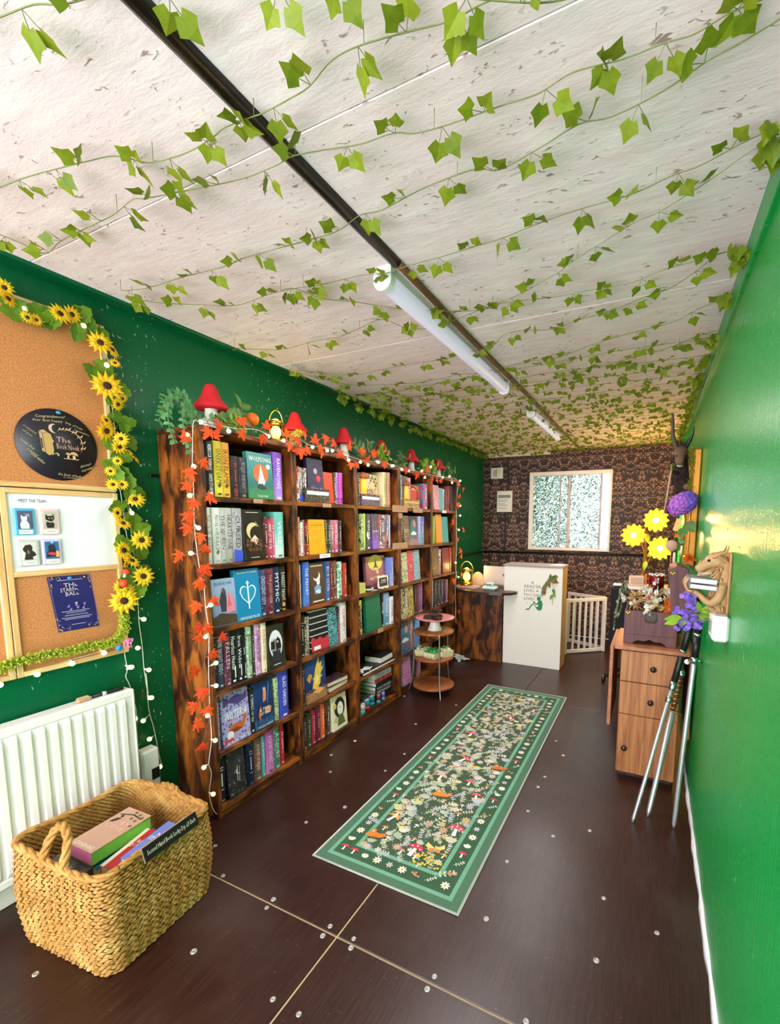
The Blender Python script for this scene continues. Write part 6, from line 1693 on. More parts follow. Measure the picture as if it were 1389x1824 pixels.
t2 = thing('leaf_bunch', 'hanging bunch of brown and green leaves on the white counter front', 'leaf bunch', (-.93, cy0 - .01, .88))
MB().tube([(-.90, cy0 - .004, .93), (-.92, cy0 - .008, .85), (-.955, cy0 - .006, .77)], .003, 5).build('stem', 'ivy_stem', t2); MB().tube([(-.90, cy0 - .004, .90), (-.86, cy0 - .007, .84), (-.868, cy0 - .004, .66)], .002, 5).build('stem', 'ivy_stem', t2)
for k in range(14): f = k / 14; dleaf(-.905 - .05 * f + U(-.012, .012), .92 - .13 * f, U(.045, .065), U(-2.6, -.9), DRY if k % 3 else FICUS, t2)
for k in range(7): dleaf(-.89, .90, U(.06, .09), U(-.6, 1.9), FICUS if k % 2 else DRY, t2)
for k in range(6): dleaf(-.866 + U(-.008, .008), .82 - .015 * k, U(.04, .055), U(-2.4, -.7), BRIGHT if k % 2 else FICUS, t2)
t = thing('paper_sheet', 'white printed sheet lying on the corner of the white counter', 'paper', (-.86, 4.62, 1.046)); M = T(-.85, 4.62, 1.0458) @ RZ(-14); MB().box(-.06, .06, -.09, .09, 0, .002, M=M).build('sheet', 'paper', t); MB().box(-.04, .04, -.06, -.02, .002, .0024, M=M).build('print_block', 'dial_grey', t)
t = thing('laptop', 'open pale pink laptop seen from behind on the desk', 'laptop', (-1.53, 4.8, .7706)); MB().box(-1.685, -1.388, 4.725, 4.93, .7706, .785, .003).build('keyboard_base', 'laptop', t); Ml = T(0, 4.722, .787) @ RX(-8)
MB().box(-1.685, -1.388, -.008, -.001, 0, .205, .003, Ml).build('lid', 'laptop', t); E_ = frame(Ml @ Vector((-1.445, -.0085, .11)), R_, Ml.to_3x3() @ Vector((0, 0, 1)))
emb(t, E_, [('8a4a44', circ(0, 0, .016, 12)), ('c8b6b0', circ(.006, .002, .007, 10)), ('6a5a40', circ(.015, .01, .009, 8)), ('8a4a44', circ(-.014, .006, .008, 8)), ('8a4a44', circ(.006, -.016, .009, 8))], 'lid_sticker')
t = thing('card_reader', 'pale green card reader on a rounded base on the desk', 'card reader', (-1.51, 4.45, .7706)); MB().box(-1.59, -1.43, 4.39, 4.51, .7707, .81, .018).build('base', 'pale_green', t); MB().box(-1.545, -1.47, 4.41, 4.49, .81, .845, .012).build('keypad', 'pale_green', t); MB().box(-1.535, -1.48, 4.409, 4.4105, .822, .836).build('screen', 'dial_grey', t)
lantern((-1.80, 4.52, .7905), 1.5, 'glowing brass lantern standing on a pale book on the desk', 1.6)
flatbook('pale pink book lying on the desk under the lantern', T(-1.79, 4.52, .7707) @ RZ(80), .17, .24, .019, 'dcb4a0', 'c89a88', 'f0e0d0', 'plain', 'efe6d8', '', 'ffffff', grp='books on the desk')
t = thing('arch_ornament', 'pale wooden arch ornament behind the lantern on the desk', 'ornament', (-1.72, 4.72, .7706)); mb = MB(); mb.prism([(-.07, 0)] + [(.07 * cos(radians(180 - a)), .05 + .10 * sin(radians(a))) for a in range(0, 181, 15)] + [(.07, 0)], 0, .018, frame((-1.745, 4.73, .7707), R_, UP)); mb.build('arch', 'skin_box', t)
MB().box(-1.80, -1.69, 4.70, 4.745, .7707, .778).build('foot', 'pale_wood', t)
# cable coil on the floor
t = thing('cable_coil', 'loose coil of white cable on the floor in front of the desk', 'cable', (-1.84, 4.40, 0)); pts = []
for i in range(60): a = i * .42; r = .055 + .012 * sin(i * .9); pts.append((-1.815 + .055 * sin(i * .11) + r * 1.1 * cos(a), 4.345 + .55 * r * sin(a), .006 + .0008 * i + .012 * abs(sin(i * .37))))
MB().tube(smoothpath(pts, 2), .0045, 6).build('cord', 'white_plastic', t); MB().box(-1.795, -1.765, 4.27, 4.30, .0005, .022, .005).build('plug', 'white_plastic', t)
# baby gate
def gate_panel(a, b, t, hgt=.632):
    a = Vector((*a, 0)); b = Vector((*b, 0)); L = (b - a).length; d = (b - a).normalized(); M = Matrix((d, Vector((0, 0, 1)).cross(d), Vector((0, 0, 1)))).transposed().to_4x4(); M.translation = a
    for u in (0, L - .034): MB().box(u, u + .034, -.011, .011, .0008, hgt, .004, M).build('stile', 'white_gate', t)
    for z0, z1 in ((.012, .052), (hgt - .04, hgt - .002)): MB().box(.0345, L - .0345, -.010, .010, z0, z1, .003, M).build('rail', 'white_gate', t)
    n = 5
    for i in range(n):
        u = .034 + (L - .068) * (i + 1) / (n + 1) - .012; MB().box(u, u + .024, -.007, .007, .0525, hgt - .0405, .002, M).build('slat', 'white_gate', t)
MAKE['white_gate'] = plain('e6d8d4', .45, 0, .02)
t = thing('baby_gate', 'white slatted folding gate standing in a V by the white counter', 'gate', (-.6, 5.3, 0)); gate_panel((-.838, 5.06), (-.438, 5.40), t); gate_panel((-.90, 5.62), (-.452, 5.425), t)
for z in (.15, .5): MB().tube([(-.437, 5.412, z - .02), (-.437, 5.412, z + .02)], .007, 8).build('hinge', 'steel', t)
# office chair
t = thing('office_chair', 'black swivel chair turned edge-on beside the white slatted gate', 'chair', (-.10, 4.42, 0)); cc = Vector((-.08, 4.40, 0))
MB().box(-.305, .12, 4.12, 4.19, .37, .93, .025).build('backrest', 'black_fabric', t); MB().box(-.30, .12, 4.195, 4.62, .40, .47, .025).build('seat', 'black_fabric', t)
MB().tube([(-.09, 4.40, .10), (-.09, 4.40, .40)], .028, 12).build('column', 'black_plastic', t); MB().box(-.12, -.06, 4.15, 4.45, .365, .40, .006).build('back_bracket', 'black_plastic', t)
for k in range(5):
    a = radians(198 + 72 * k); e = Vector((-.09 + .27 * cos(a), 4.40 + .27 * sin(a), .065)); MB().tube([(-.09, 4.40, .10), e], [.024, .016], 8).build('base_leg', 'black_plastic', t); MB().ball((e.x, e.y, .0285), .028, 10, 8, (.7, 1, 1)).build('caster', 'black_plastic', t); MB().tube([(e.x, e.y, .05), (e.x, e.y, .07)], .008, 6).build('caster_stem', 'steel', t)
t = thing('phone_handset', 'pale handset and strap lying on top of the black chair back', 'handset', (-.22, 4.155, .9305)); MB().box(-.29, -.22, 4.135, 4.175, .9307, .952, .006).build('body', 'white_plastic', t); MB().tube([(-.215, 4.155, .94), (-.20, 4.155, .972), (-.17, 4.155, .975), (-.15, 4.155, .945), (-.16, 4.155, .936)], .005, 6).build('strap', 'steel', t)
# ================================================================== cabinet with drop leaves and what stands on it
t = thing('drop_leaf_cabinet', 'oak drop leaf cabinet with two drawers and a door by the right green wall'.replace('right green', 'green'), 'cabinet', (.02, 2.92, 0)); x0, x1, y0, y1 = -.128, .176, 2.705, 3.15
mb = MB(); mb.box(x0, x0 + .016, y0 + .012, y1, .03, .758); mb.box(x1 - .016, x1, y0 + .012, y1, .03, .758); mb.box(x0, x1, y1 - .012, y1, .03, .758); mb.box(x0, x1, y0 + .014, y1, .03, .046); mb.build('carcass', 'oak_z', t)
MB().box(x0 + .01, x1 - .01, y0 + .03, y1 - .02, .0005, .03).build('plinth', 'dark_wood', t)
MB().box(-.165, .214, y0 - .012, y1 + .02, .759, .780, .003).build('table_top', 'oak_edge', t)
KN = lambda: None
def knob(p, par): MB().lathe([(.006, 0), (.006, .008), (.0155, .012), (.016, .018), (.010, .024), (0, .025)], 14, T(*p) @ RX(90)).build('knob', 'dark_knob', par)
MAKE['dark_knob'] = plain('3a2a28', .3, .5)
for z0, z1, kx, kz, nme in ((.578, .754, .039, .667, 'drawer'), (.385, .574, .035, .475, 'drawer'), (.034, .381, -.087, .183, 'door')):
    o = MB().box(x0 + .002, x1 - .002, y0 - .004, y0 + .011, z0, z1, .002).build(nme, 'oak_z', t); knob((kx, y0 - .004, kz), o)
MB().box(-.188, -.168, y0 - .005, y1 + .015, .30, .772, .003).build('drop_leaf', 'oak_edge', t); MB().box(.216, .234, y0 - .005, y1 + .015, .30, .772, .003).build('drop_leaf', 'oak_edge', t)
for x in (-.167, .215): MB().tube([(x, y0 + .02, .766), (x, y1 - .02, .766)], .004, 6).build('hinge', 'brass', t)
# small dark stand behind it
t = thing('plant_stand', 'dark wooden stand behind the oak cabinet carrying the flower lamp', 'stand', (.03, 3.42, 0)); MB().box(-.14, .205, 3.22, 3.62, 1.0, 1.03, .004).build('top', 'dark_wood', t)
for x in (-.13, .17):
    for y in (3.23, 3.585): MB().box(x, x + .025, y, y + .025, .0005, 1.0, .002).build('leg', 'dark_wood', t)
MB().box(-.13, .195, 3.24, 3.61, .45, .47, .002).build('shelf', 'dark_wood', t); MB().box(-.13, .195, 3.60, 3.615, .47, 1.0).build('back_panel', 'dark_wood', t)
# treasure chest
t = thing('wooden_chest', 'open dark reddish wooden chest of dried flowers standing on the oak cabinet', 'chest', (.01, 2.92, .7805)); a0, a1, b0, b1, z0, z1 = -.124, .146, 2.765, 3.09, .7808, .974
arch = [(a0, z0), (a0, z1), (a1, z1), (a1, z0), (a1 - .05, z0)] + [(a1 - .055, z0 + .012), (a1 - .075, z0 + .024), (a1 - .11, z0 + .022), (.011, z0 + .034), (a0 + .11, z0 + .022), (a0 + .075, z0 + .024), (a0 + .055, z0 + .012), (a0 + .05, z0)]
MB().prism([(x, z) for x, z in arch][::-1], 0, .014, Matrix(((1, 0, 0, 0), (0, 0, 1, b0), (0, 1, 0, 0), (0, 0, 0, 1)))).build('front_panel', 'chest_wood', t)
MB().box(a0 + .006, a1 - .006, b0 - .002, b0, z0 + .056, z0 + .059).build('moulding', 'dark_wood', t)
MB().box(a0, a0 + .013, b0 + .0145, b1, z0, z1).build('side_panel', 'chest_wood', t); MB().box(a1 - .013, a1, b0 + .0145, b1, z0, z1).build('side_panel', 'chest_wood', t); MB().box(a0 + .0135, a1 - .0135, b1 - .013, b1, z0, z1).build('back_panel', 'chest_wood', t); MB().box(a0 + .0135, a1 - .0135, b0 + .0145, b1 - .0135, z0 + .035, z0 + .045).build('bottom_panel', 'dark_wood', t)
lp = [(.108, .978), (.092, 1.19), (.098, 1.222), (.13, 1.238), (.168, 1.228), (.198, 1.195), (.216, 1.14), (.222, 1.06), (.219, .978)]
ld = MB().prism(lp, b0 + .002, b0 + .016, Matrix(((1, 0, 0, 0), (0, 0, 1, 0), (0, 1, 0, 0), (0, 0, 0, 1)))).build('lid', 'chest_wood', t)
ol = lp[1:]; mb = MB(); vs = []
for (x, z) in ol: vs += [(x, b0 + .016, z), (x, b1 - .02, z)]
mb.add(vs, [(2 * i, 2 * i + 1, 2 * i + 3, 2 * i + 2) for i in range(len(ol) - 1)]); mb.build('lid_staves', 'chest_wood', ld); MB().prism(lp, b1 - .02, b1 - .006, Matrix(((1, 0, 0, 0), (0, 0, 1, 0), (0, 1, 0, 0), (0, 0, 0, 1)))).build('lid_end', 'chest_wood', ld)
for x, z, c in ((.108, 1.20, ld), (a0 + .018, z1 - .012, t), (a1 - .018, z1 - .012, t)): 
    for q in range(3): MB().ball((x + .008 * (q - 1), b0 - .001 if c is t else b0 + .001, z - .006 * (q % 2)), .006, 8, 6, (1, .3, 1)).build('brass_corner', 'brass', c)
MB().box(-.02, .045, b0 - .004, b0, .922, .966, .002).build('latch', 'dark_metal', t); MB().tube([(-.012, b0 - .006, .93), (-.012, b0 - .010, .915), (.037, b0 - .010, .915), (.037, b0 - .006, .93)], .0025, 5).build('latch_ring', 'dark_metal', t)
# dried flowers in the chest
t = thing('dried_flowers', 'tangle of dried stems with white and orange blossoms in the open chest', 'dried flowers', (.0, 2.92, .83)); TW = 'twig'; MAKE[TW] = plain('a8824e', .8, 0, .3); 
MAKE['red_berry'] = plain('c01c20', .4); MAKE['white_petal'] = leafmat('d8d2c0', 'f4f0e4', .2)
tips = []
for k in range(30):
    x = U(-.09, .10); y = U(2.80, 3.02); e = Vector((x + U(-.09, .08), y + U(-.06, .08), U(.985, 1.07))); p0 = (x * .6, 2.92, .83); m_ = (x, y, .96); MB().tube(smoothpath([p0, m_, e], 4), .0022, 4).build('dried_stem', TW, t); tips.append(e)
MB().tube(smoothpath([(-.02, 2.84, .90), (-.07, 2.81, 1.0), (-.045, 2.80, 1.035), (.03, 2.80, 1.055)], 5), .004, 5).build('dried_stem', TW, t); MB().tube(smoothpath([(-.07, 2.82, .90), (-.10, 2.80, .98), (-.06, 2.79, 1.02), (.0, 2.79, 1.04)], 5), .004, 5).build('dried_stem', TW, t)
WP = oval_leaf('white_petal', .4, .2); OP = oval_leaf('orange_petal', .3, .2); WHT = oval_leaf('wheat', .2, .3) if MAKE.setdefault('wheat', leafmat('b88a48', 'e8c890', .2)) else 0
for k, e in enumerate(tips):
    for q in range(6): put((WHT, WHT, WP)[k % 3], t, e + rv(.012), rv(1) + Vector((0, -.2, .3)), rv(1), U(.028, .042), 'dried_petal')
for k in range(16): put(WP, t, Vector((-.005, 2.785, .985)) + rv(.022), rv(1), Vector((0, -1, 0)) + rv(.5), U(.02, .03), 'white_petal')
for k in range(22): put(OP, t, Vector((.105 + U(-.025, .015), 2.80 + U(-.02, .02), 1.0 + U(-.03, .03))), rv(1), Vector((0, -1, 0)) + rv(.6), U(.03, .042), 'orange_petal')
MB().tube([(.09, 2.82, .92), (.105, 2.80, 1.0)], .003, 5).build('dried_stem', TW, t); MB().tube([(-.005, 2.80, .86), (-.005, 2.788, .985)], .003, 5).build('dried_stem', TW, t)
for k in range(9): MB().ball((.012 + U(-.02, .02), 2.80 + U(-.02, .02), 1.05 + U(-.018, .014)), .008, 8, 6).build('berry', 'red_berry', t)
MB().tube([(.012, 2.81, .86), (.012, 2.80, 1.05)], .003, 5).build('dried_stem', TW, t)
spray('hanging_greenery', 'pale leafy strand hanging from the dark stand beside the chest', 'artificial plant', (-.15, 3.23, 1.03), oval_leaf('pale_leaf', .3, .2) if MAKE.setdefault('pale_leaf', leafmat('9aa878', 'd8e0c0', .2)) else 0, [[(-.13, 3.26, 1.034), (-.16, 3.20, 1.03), (-.185, 3.18, .95), (-.20, 3.18, .84), (-.205, 3.18, .77)], [(-.13, 3.27, 1.034), (-.155, 3.2, 1.01), (-.165, 3.19, .93), (-.185, 3.19, .86)], [(-.13, 3.25, 1.034), (-.165, 3.2, 1.05), (-.18, 3.19, 1.02), (-.19, 3.18, .9)]], .032)
# things on the stand
t = thing('trinket_box', 'pale peach card box standing open on a white book behind the chest', 'box', (-.085, 3.30, 1.052)); MB().box(-.132, -.04, 3.26, 3.30, 1.0525, 1.12, .004).build('box', 'skin_box', t); MB().box(-.12, -.052, 3.2585, 3.26, 1.065, 1.11).build('inset', 'pale_wood', t); MB().box(-.036, -.022, 3.26, 3.30, 1.0525, 1.135, .003).build('lid', 'orange_card', t) if MAKE.setdefault('orange_card', plain('d8662c', .6)) else 0
flatbook('white book lying under the pale peach box on the stand', T(-.075, 3.31, 1.0307) @ RZ(88), .11, .125, .021, 'f0e2d8', 'e0b8a0', 'ffffff', 'plain', 'efe6d8', '', 'ffffff', grp='books on the stand')
t = thing('red_jar', 'dark red jar with a pale lace rim behind the open chest', 'jar', (.035, 3.31, 1.0305)); M = T(.035, 3.31, 1.0307)
MB().lathe([(.03, 0), (.044, .008), (.05, .05), (.046, .088), (.040, .10), (.036, .098), (.04, .05), (.03, .01)], 20, M).build('body', 'red_glass', t); MB().tube([M @ Vector(((.042 + .004 * cos(a * 9)) * cos(a), (.042 + .004 * cos(a * 9)) * sin(a), .100 + .004 * sin(a * 9))) for a in [2 * pi * i / 72 for i in range(72)]], .005, 5, closed=True).build('lace_rim', 'ceramic_white', t)
MB().box(-.022, -.002, -.0525, -.0505, .035, .058, M=M @ RZ(0)).build('label', 'ceramic_white', t)
t = thing('silver_candlestick', 'tiny silver candlestick in front of the dark red jar', 'candlestick', (.045, 3.235, 1.0305)); MB().lathe([(.014, 0), (.012, .008), (.005, .014), (.004, .045), (.008, .05), (.006, .066), (0, .067)], 12, T(.045, 3.238, 1.0307)).build('stem', 'chrome', t); MB().lathe([(.005, .066), (.0045, .085), (0, .086)], 8, T(.045, 3.238, 1.0307)).build('candle', 'ceramic_white', t)
# flower lamp
t = thing('lamp_table', 'small dark table by the patterned wall carrying the flower lamp', 'table', (-.02, 5.56, 0)); MB().box(-.20, .16, 5.38, 5.74, .84, .865, .004).build('top', 'dark_wood', t)
for x in (-.19, .125):
    for y in (5.39, 5.705): MB().box(x, x + .025, y, y + .025, .0005, .84, .002).build('leg', 'dark_wood', t)
FS = 1.62; FL = lambda p: (-.02 + (p[0] + .01) * FS - .045, 5.56 + (p[1] - 3.42) * FS, .866 + (p[2] - 1.0307) * FS)
t = thing('flower_lamp', 'lamp with three glowing yellow glass flowers on tall bent stems', 'lamp', (-.06, 5.56, .866))
HEADS = [(-.195, 5.5, 1.333, (-.1, -1, .05)), (.013, 5.5, 1.501, (.1, -1, .0)), (.066, 5.49, 1.196, (.2, -1, .1))]
MB().lathe([(.08, 0), (.082, .008), (.06, .016), (.016, .022), (.016, .03)], 20, T(-.09, 5.56, .8657)).build('base', 'brass', t)
STEMS = [[(-.10, 5.56, .89), (-.085, 5.56, 1.0), (-.08, 5.56, 1.12), (-.12, 5.56, 1.25), (-.195, 5.53, 1.333)], [(-.085, 5.56, .89), (-.06, 5.57, 1.05), (-.075, 5.57, 1.25), (-.085, 5.57, 1.40), (-.05, 5.57, 1.49), (.013, 5.53, 1.501)], [(-.08, 5.56, .89), (-.05, 5.56, 1.0), (.0, 5.56, 1.12), (.066, 5.52, 1.196)]]
for st in STEMS: MB().tube(smoothpath(st, 5), .009, 8).build('stem', 'brass_dark', t) if MAKE.setdefault('brass_dark', plain('8a6a30', .4, .7)) else 0
for k, (x, y, z, n) in enumerate(HEADS):
    zz = Vector(n).normalized(); xx = Vector((0, 0, 1)).cross(zz).normalized(); M = Matrix((xx, zz.cross(xx), zz)).transposed().to_4x4(); M.translation = (x, y, z); M = M @ SCL(1.72)
    mb = MB(); vs = []; nn = 72
    for r, d in ((.014, .0), (.03, .010), (.050, .020), (.068, .022)):
        for j in range(nn): a = 2 * pi * j / nn; w = cos(a * 12); rr = r + (.007 * w if r > .04 else .003 * w); vs.append((rr * cos(a), rr * sin(a), d + .011 * cos(a * 12) * (r / .068)))
    mb.add(vs, [(i * nn + j, i * nn + (j + 1) % nn, (i + 1) * nn + (j + 1) % nn, (i + 1) * nn + j) for i in range(3) for j in range(nn)], M, smooth=True)
    h_ = mb.build('flower_shade', 'lamp_petal', t); MB().ball((0, 0, .02), .017, 14, 10, M=M).build('glowing_bulb', 'lamp_core', h_); MB().lathe([(.0, -.02), (.012, -.018), (.016, 0), (.014, .004)], 12, M).build('cup', 'brass_dark', h_)
    for a in range(12): b = radians(30 * a + 15); MB().tube([M @ Vector((.026 * cos(b), .026 * sin(b), .008)), M @ Vector((.060 * cos(b), .060 * sin(b), .012))], .0022, 4).build('petal_vein', 'brass_dark', h_)
    l = bpy.data.lights.new('flower_light', 'POINT'); l.energy = FLOWER_W; l.color = (1, .50, .12); l.shadow_soft_size = .03; o = link(bpy.data.objects.new('flower_light', l)); o.location = M @ Vector((0, 0, .09))
for p, d, sz in (((-.08, 5.565, 1.36), (.35, -.2, -1), .13), ((-.055, 5.56, 1.05), (-.2, -.2, -1), .11), ((-.05, 5.56, 1.10), (.6, -.2, .5), .11)): put(BRIGHT, t, p, d, Vector((0, -1, 0)), sz, 'glass_leaf')
# mirror with mossy gold frame
t = thing('gold_mirror', 'gold framed mirror with mossy top hanging on the green wall above the chest', 'mirror', (XR - .02, 3.52, 1.22)); ma, mb_, mc, md = 3.27, 3.78, 1.20, 1.93
for a, b, c, d in ((ma, ma + .045, mc, md), (mb_ - .045, mb_, mc, md), (ma + .045, mb_ - .045, mc, mc + .045), (ma + .045, mb_ - .045, md - .045, md)): MB().box(XR - .045, XR - .0005, a, b, c, d, .008).build('frame_strip', 'gold_frame', t)
MB().box(XR - .02, XR - .012, ma + .04, mb_ - .04, mc + .04, md - .04).build('glass', 'mirror', t)
mb = MB()
for k in range(700):
    f = RND(); y = ma + .02 + (mb_ - ma) * U(0, .8) if f > .5 else ma + U(-.01, .05); z = (md - U(-.02, .06)) if f > .5 else U(1.62, 1.95); p = Vector((XR - .045 + U(-.018, .01), y, z)); d = rv(1).normalized() * U(.012, .022); w = d.orthogonal().normalized() * .005; mb.add([p - w, p + w, p + d], [(0, 1, 2)])
mb.build('moss', 'moss_dark', t, kind='stuff')
t = thing('candle_bottle', 'pale yellow bottle candle beside the flower lamp under the mirror', 'candle', (.135, 3.40, 1.0305)); MB().lathe([(.022, 0), (.024, .01), (.024, .10), (.012, .12), (.010, .15)], 14, T(.135, 3.44, 1.0307)).build('bottle', 'amber', t) if MAKE.setdefault('amber', plain('e8b040', .3)) else 0
MB().lathe([(.009, .15), (.008, .24), (0, .245)], 10, T(.135, 3.44, 1.0307)).build('candle', 'cream', t)
t = thing('round_plaque', 'small round brown wooden plaque on a stick beside the lowest glowing flower', 'plaque', (.11, 3.30, 1.0305)); MB().lathe([(.034, -.004), (.036, 0), (.034, .004)], 20, T(.11, 3.30, 1.325) @ RX(90)).build('disc', 'pale_wood', t); MB().tube([(.11, 3.30, 1.031), (.11, 3.30, 1.30)], .003, 6).build('stick', TW, t)
t = thing('gift_tag', 'yellow paper tag on a thin wire under the purple hydrangea', 'tag', (.12, 3.36, 1.0305)); MB().box(-.016, .016, -.001, .001, -.04, .04, M=T(.137, 3.33, 1.46) @ RY(14)).build('tag', 'amber', t); MB().tube([(.12, 3.37, 1.031), (.125, 3.35, 1.35), (.13, 3.332, 1.43)], .0022, 5).build('wire', TW, t); MB().tube([(.145, 3.33, 1.495), (.16, 3.325, 1.52)], .002, 5).build('string', 'wire_white', t)
# hydrangea
t = thing('purple_hydrangea', 'large purple hydrangea bloom on a leafy stem in front of the mirror', 'flower', (.165, 3.28, 1.0305)); HY = oval_leaf('pinkpurple', .5, .25); HY2 = oval_leaf('purple', .5, .25)
MB().tube(smoothpath([(.15, 3.32, 1.031), (.165, 3.28, 1.2), (.175, 3.22, 1.40), (.165, 3.2, 1.58)], 5), .005, 6).build('stem', 'ivy_stem', t); MB().lathe([(.03, 0), (.034, .02), (.025, .10), (.018, .13), (.022, .14)], 14, T(.15, 3.32, 1.0307)).build('vase', 'dark_wood', t)
for k in range(120):
    f = (k + .5) / 120; zc_ = 1 - 2 * f; a = k * 2.39996; u = Vector((sqrt_(1 - zc_ * zc_) * cos(a), sqrt_(1 - zc_ * zc_) * sin(a), zc_)); p = Vector((.152, 3.19, 1.59)) + Vector((u.x * .080, u.y * .062, u.z * .066 + u.x * .022)) * U(.86, 1.04)
    e1 = u.orthogonal().normalized(); e2 = u.cross(e1); b = U(0, 6)
    for q in range(4): put((HY if u.x < U(-.1, .5) else HY2), t, p, e1 * cos(b + q * 1.571) + e2 * sin(b + q * 1.571) + u * .25, u + rv(.2), U(.017, .022), 'petal')
MB().ball((.152, 3.19, 1.59), .045, 10, 8, (1.2, .9, 1)).build('bloom_core', 'purple', t)
for p, d, s in (((.17, 3.22, 1.47), (.5, -.5, -.4), .10), ((.172, 3.22, 1.44), (-.3, -.4, -.8), .07)): put(FICUS, t, p, d, Vector((0, -1, .2)), s, 'leaf', sy=s * 1.5)
t = thing('orange_flowers', 'orange artificial flowers on leafy stems beside the mirror frame', 'flower', (.16, 3.45, 1.0305))
for p in ((.158, 3.24, 1.40), (.212, 3.22, 1.25)):
    MB().tube(smoothpath([(.19, 3.33, 1.031), (p[0] + .005, 3.27, 1.18), p], 4), .003, 5).build('stem', 'ivy_stem', t)
    for q in range(16): put(OP, t, Vector(p) + rv(.014), rv(1), Vector((0, -1, 0)) + rv(.6), U(.03, .042), 'petal')
    for q in range(4): put(FICUS, t, Vector(p) + Vector((0, .01, -.04)) + rv(.02), rv(1) - Vector((0, 0, .4)), Vector((0, -1, 0)) + rv(.4), .055, 'leaf')
# goat headed figure
t = thing('goat_head_ornament', 'dark horned goat head ornament with shaggy body mounted beside the mirror', 'ornament', (.15, 3.42, 1.60)); MAKE['fur'] = plain('2a1a14', .95, 0, .5, 60, .8); MAKE['face_wood'] = plain('6a4c34', .7, 0, .4, 30, .4); MAKE['horn'] = plain('4a3a28', .5, 0, .3, 40)
MB().tube(smoothpath([(.185, 3.40, 1.58), (.165, 3.39, 1.66), (.15, 3.40, 1.74), (.14, 3.40, 1.84), (.135, 3.40, 1.91)], 4), [.02, .03, .04, .046, .048, .05, .05, .05, .048, .046, .045, .044, .042, .04, .038, .034, .03], 12).build('shaggy_body', 'fur', t)
hd = MB().tube(smoothpath([(.135, 3.40, 1.935), (.132, 3.365, 1.925), (.128, 3.335, 1.89), (.127, 3.325, 1.855), (.128, 3.33, 1.838)], 4), [.02, .032, .038, .04, .04, .038, .036, .033, .030, .028, .027, .026, .024, .024, .022, .02, .014], 12).build('head', 'face_wood', t)
for s in (-1, 1): MB().ball((.13 + s * .024, 3.318, 1.897), .0075, 8, 6).build('eye', 'black_plastic', hd); MB().ball((.128 + s * .008, 3.305, 1.846), .004, 6, 5).build('nostril', 'black_plastic', hd)
MB().tube([(.112, 3.31, 1.835), (.128, 3.303, 1.829), (.145, 3.31, 1.833)], .0035, 6).build('teeth', 'ceramic_white', hd)
MB().tube(smoothpath([(.115, 3.38, 1.94), (.095, 3.38, 1.98), (.078, 3.38, 2.06), (.074, 3.38, 2.14), (.066, 3.38, 2.18)], 4), [.014] * 4 + [.012] * 4 + [.010] * 4 + [.007] * 4 + [.003], 8).build('horn', 'horn', t); MB().tube(smoothpath([(.15, 3.38, 1.945), (.172, 3.37, 1.985), (.19, 3.36, 2.03), (.197, 3.35, 2.08)], 4), [.014, .014, .013, .013, .012, .012, .010, .009, .008, .006, .005, .004, .002], 8).build('horn', 'black_plastic', t)
for k in range(7): MB().tube(smoothpath([(.115 + .006 * k, 3.37, 1.94), (.108 + .008 * k + U(-.006, .006), 3.36, 1.975), (.105 + .010 * k, 3.35, 1.99 + U(0, .03))], 3), [.006, .006, .005, .005, .003, .003, .001], 5).build('hair_tuft', 'fur', t)
for s, e in ((-1, (.082, 3.36, 1.87)), (1, (.182, 3.37, 1.88))): MB().tube([(.13 + s * .025, 3.385, 1.915), e], [.012, .003], 6).build('ear', 'fur', t)
for k in range(60):
    z = U(1.60, 1.88); a = U(0, 6.28); r = .047; p = Vector((.14 + (1.75 - z) * .15 + r * cos(a) * .9, 3.40 + r * sin(a), z)); MB().tube([p, p + Vector((cos(a) * .012, sin(a) * .012, -.03))], [.005, .001], 4).build('fur_lock', 'fur', t)
MB().tube([(.17, 3.42, 1.70), (.245, 3.43, 1.70)], .012, 8).build('wall_mount', 'dark_metal', t); MB().tube([(.12, 3.36, 1.79), (.09, 3.34, 1.80), (.083, 3.335, 1.81)], [.014, .010, .008], 8).build('arm', 'fur', t); MB().ball((.18, 3.34, 1.70), .026, 12, 8).build('pompom', 'face_wood', t)
t = thing('wand', 'thin pale wand hanging from the goat ornament in front of a glowing flower', 'wand', (.063, 3.33, 1.45)); MB().tube([(.083, 3.325, 1.818), (.066, 3.32, 1.64), (.046, 3.315, 1.465)], [.006, .005, .0025], 8).build('shaft', 'pale_wood', t); MB().lathe([(.005, 0), (.008, .01), (.006, .03), (.008, .045), (0, .05)], 8, T(.083, 3.325, 1.80)).build('grip', 'moss_dark', t)
# dragon bust with two books
t = thing('dragon_bust', 'bronze dragon wall bust holding two books on the green wall', 'dragon ornament', (.22, 1.85, 1.13)); rs = 'moon_resin'
MB().tube(smoothpath([(.238, 1.85, 1.135), (.228, 1.85, 1.18), (.222, 1.85, 1.24), (.226, 1.85, 1.30), (.226, 1.85, 1.345)], 4), [.008, .014, .02, .026, .030, .033, .036, .038, .038, .037, .036, .034, .033, .033, .033, .03, .024], 14).build('torso', rs, t)
hd = MB().tube(smoothpath([(.225, 1.845, 1.325), (.205, 1.84, 1.342), (.18, 1.835, 1.332), (.158, 1.83, 1.315), (.143, 1.828, 1.306)], 4), [.026, .027, .028, .029, .030, .029, .027, .025, .022, .019, .017, .016, .016, .015, .015, .013, .008], 12).build('head', rs, t)
MB().tube([(.20, 1.84, 1.312), (.17, 1.833, 1.292), (.148, 1.829, 1.286)], [.014, .010, .005], 8).build('jaw', rs, hd)
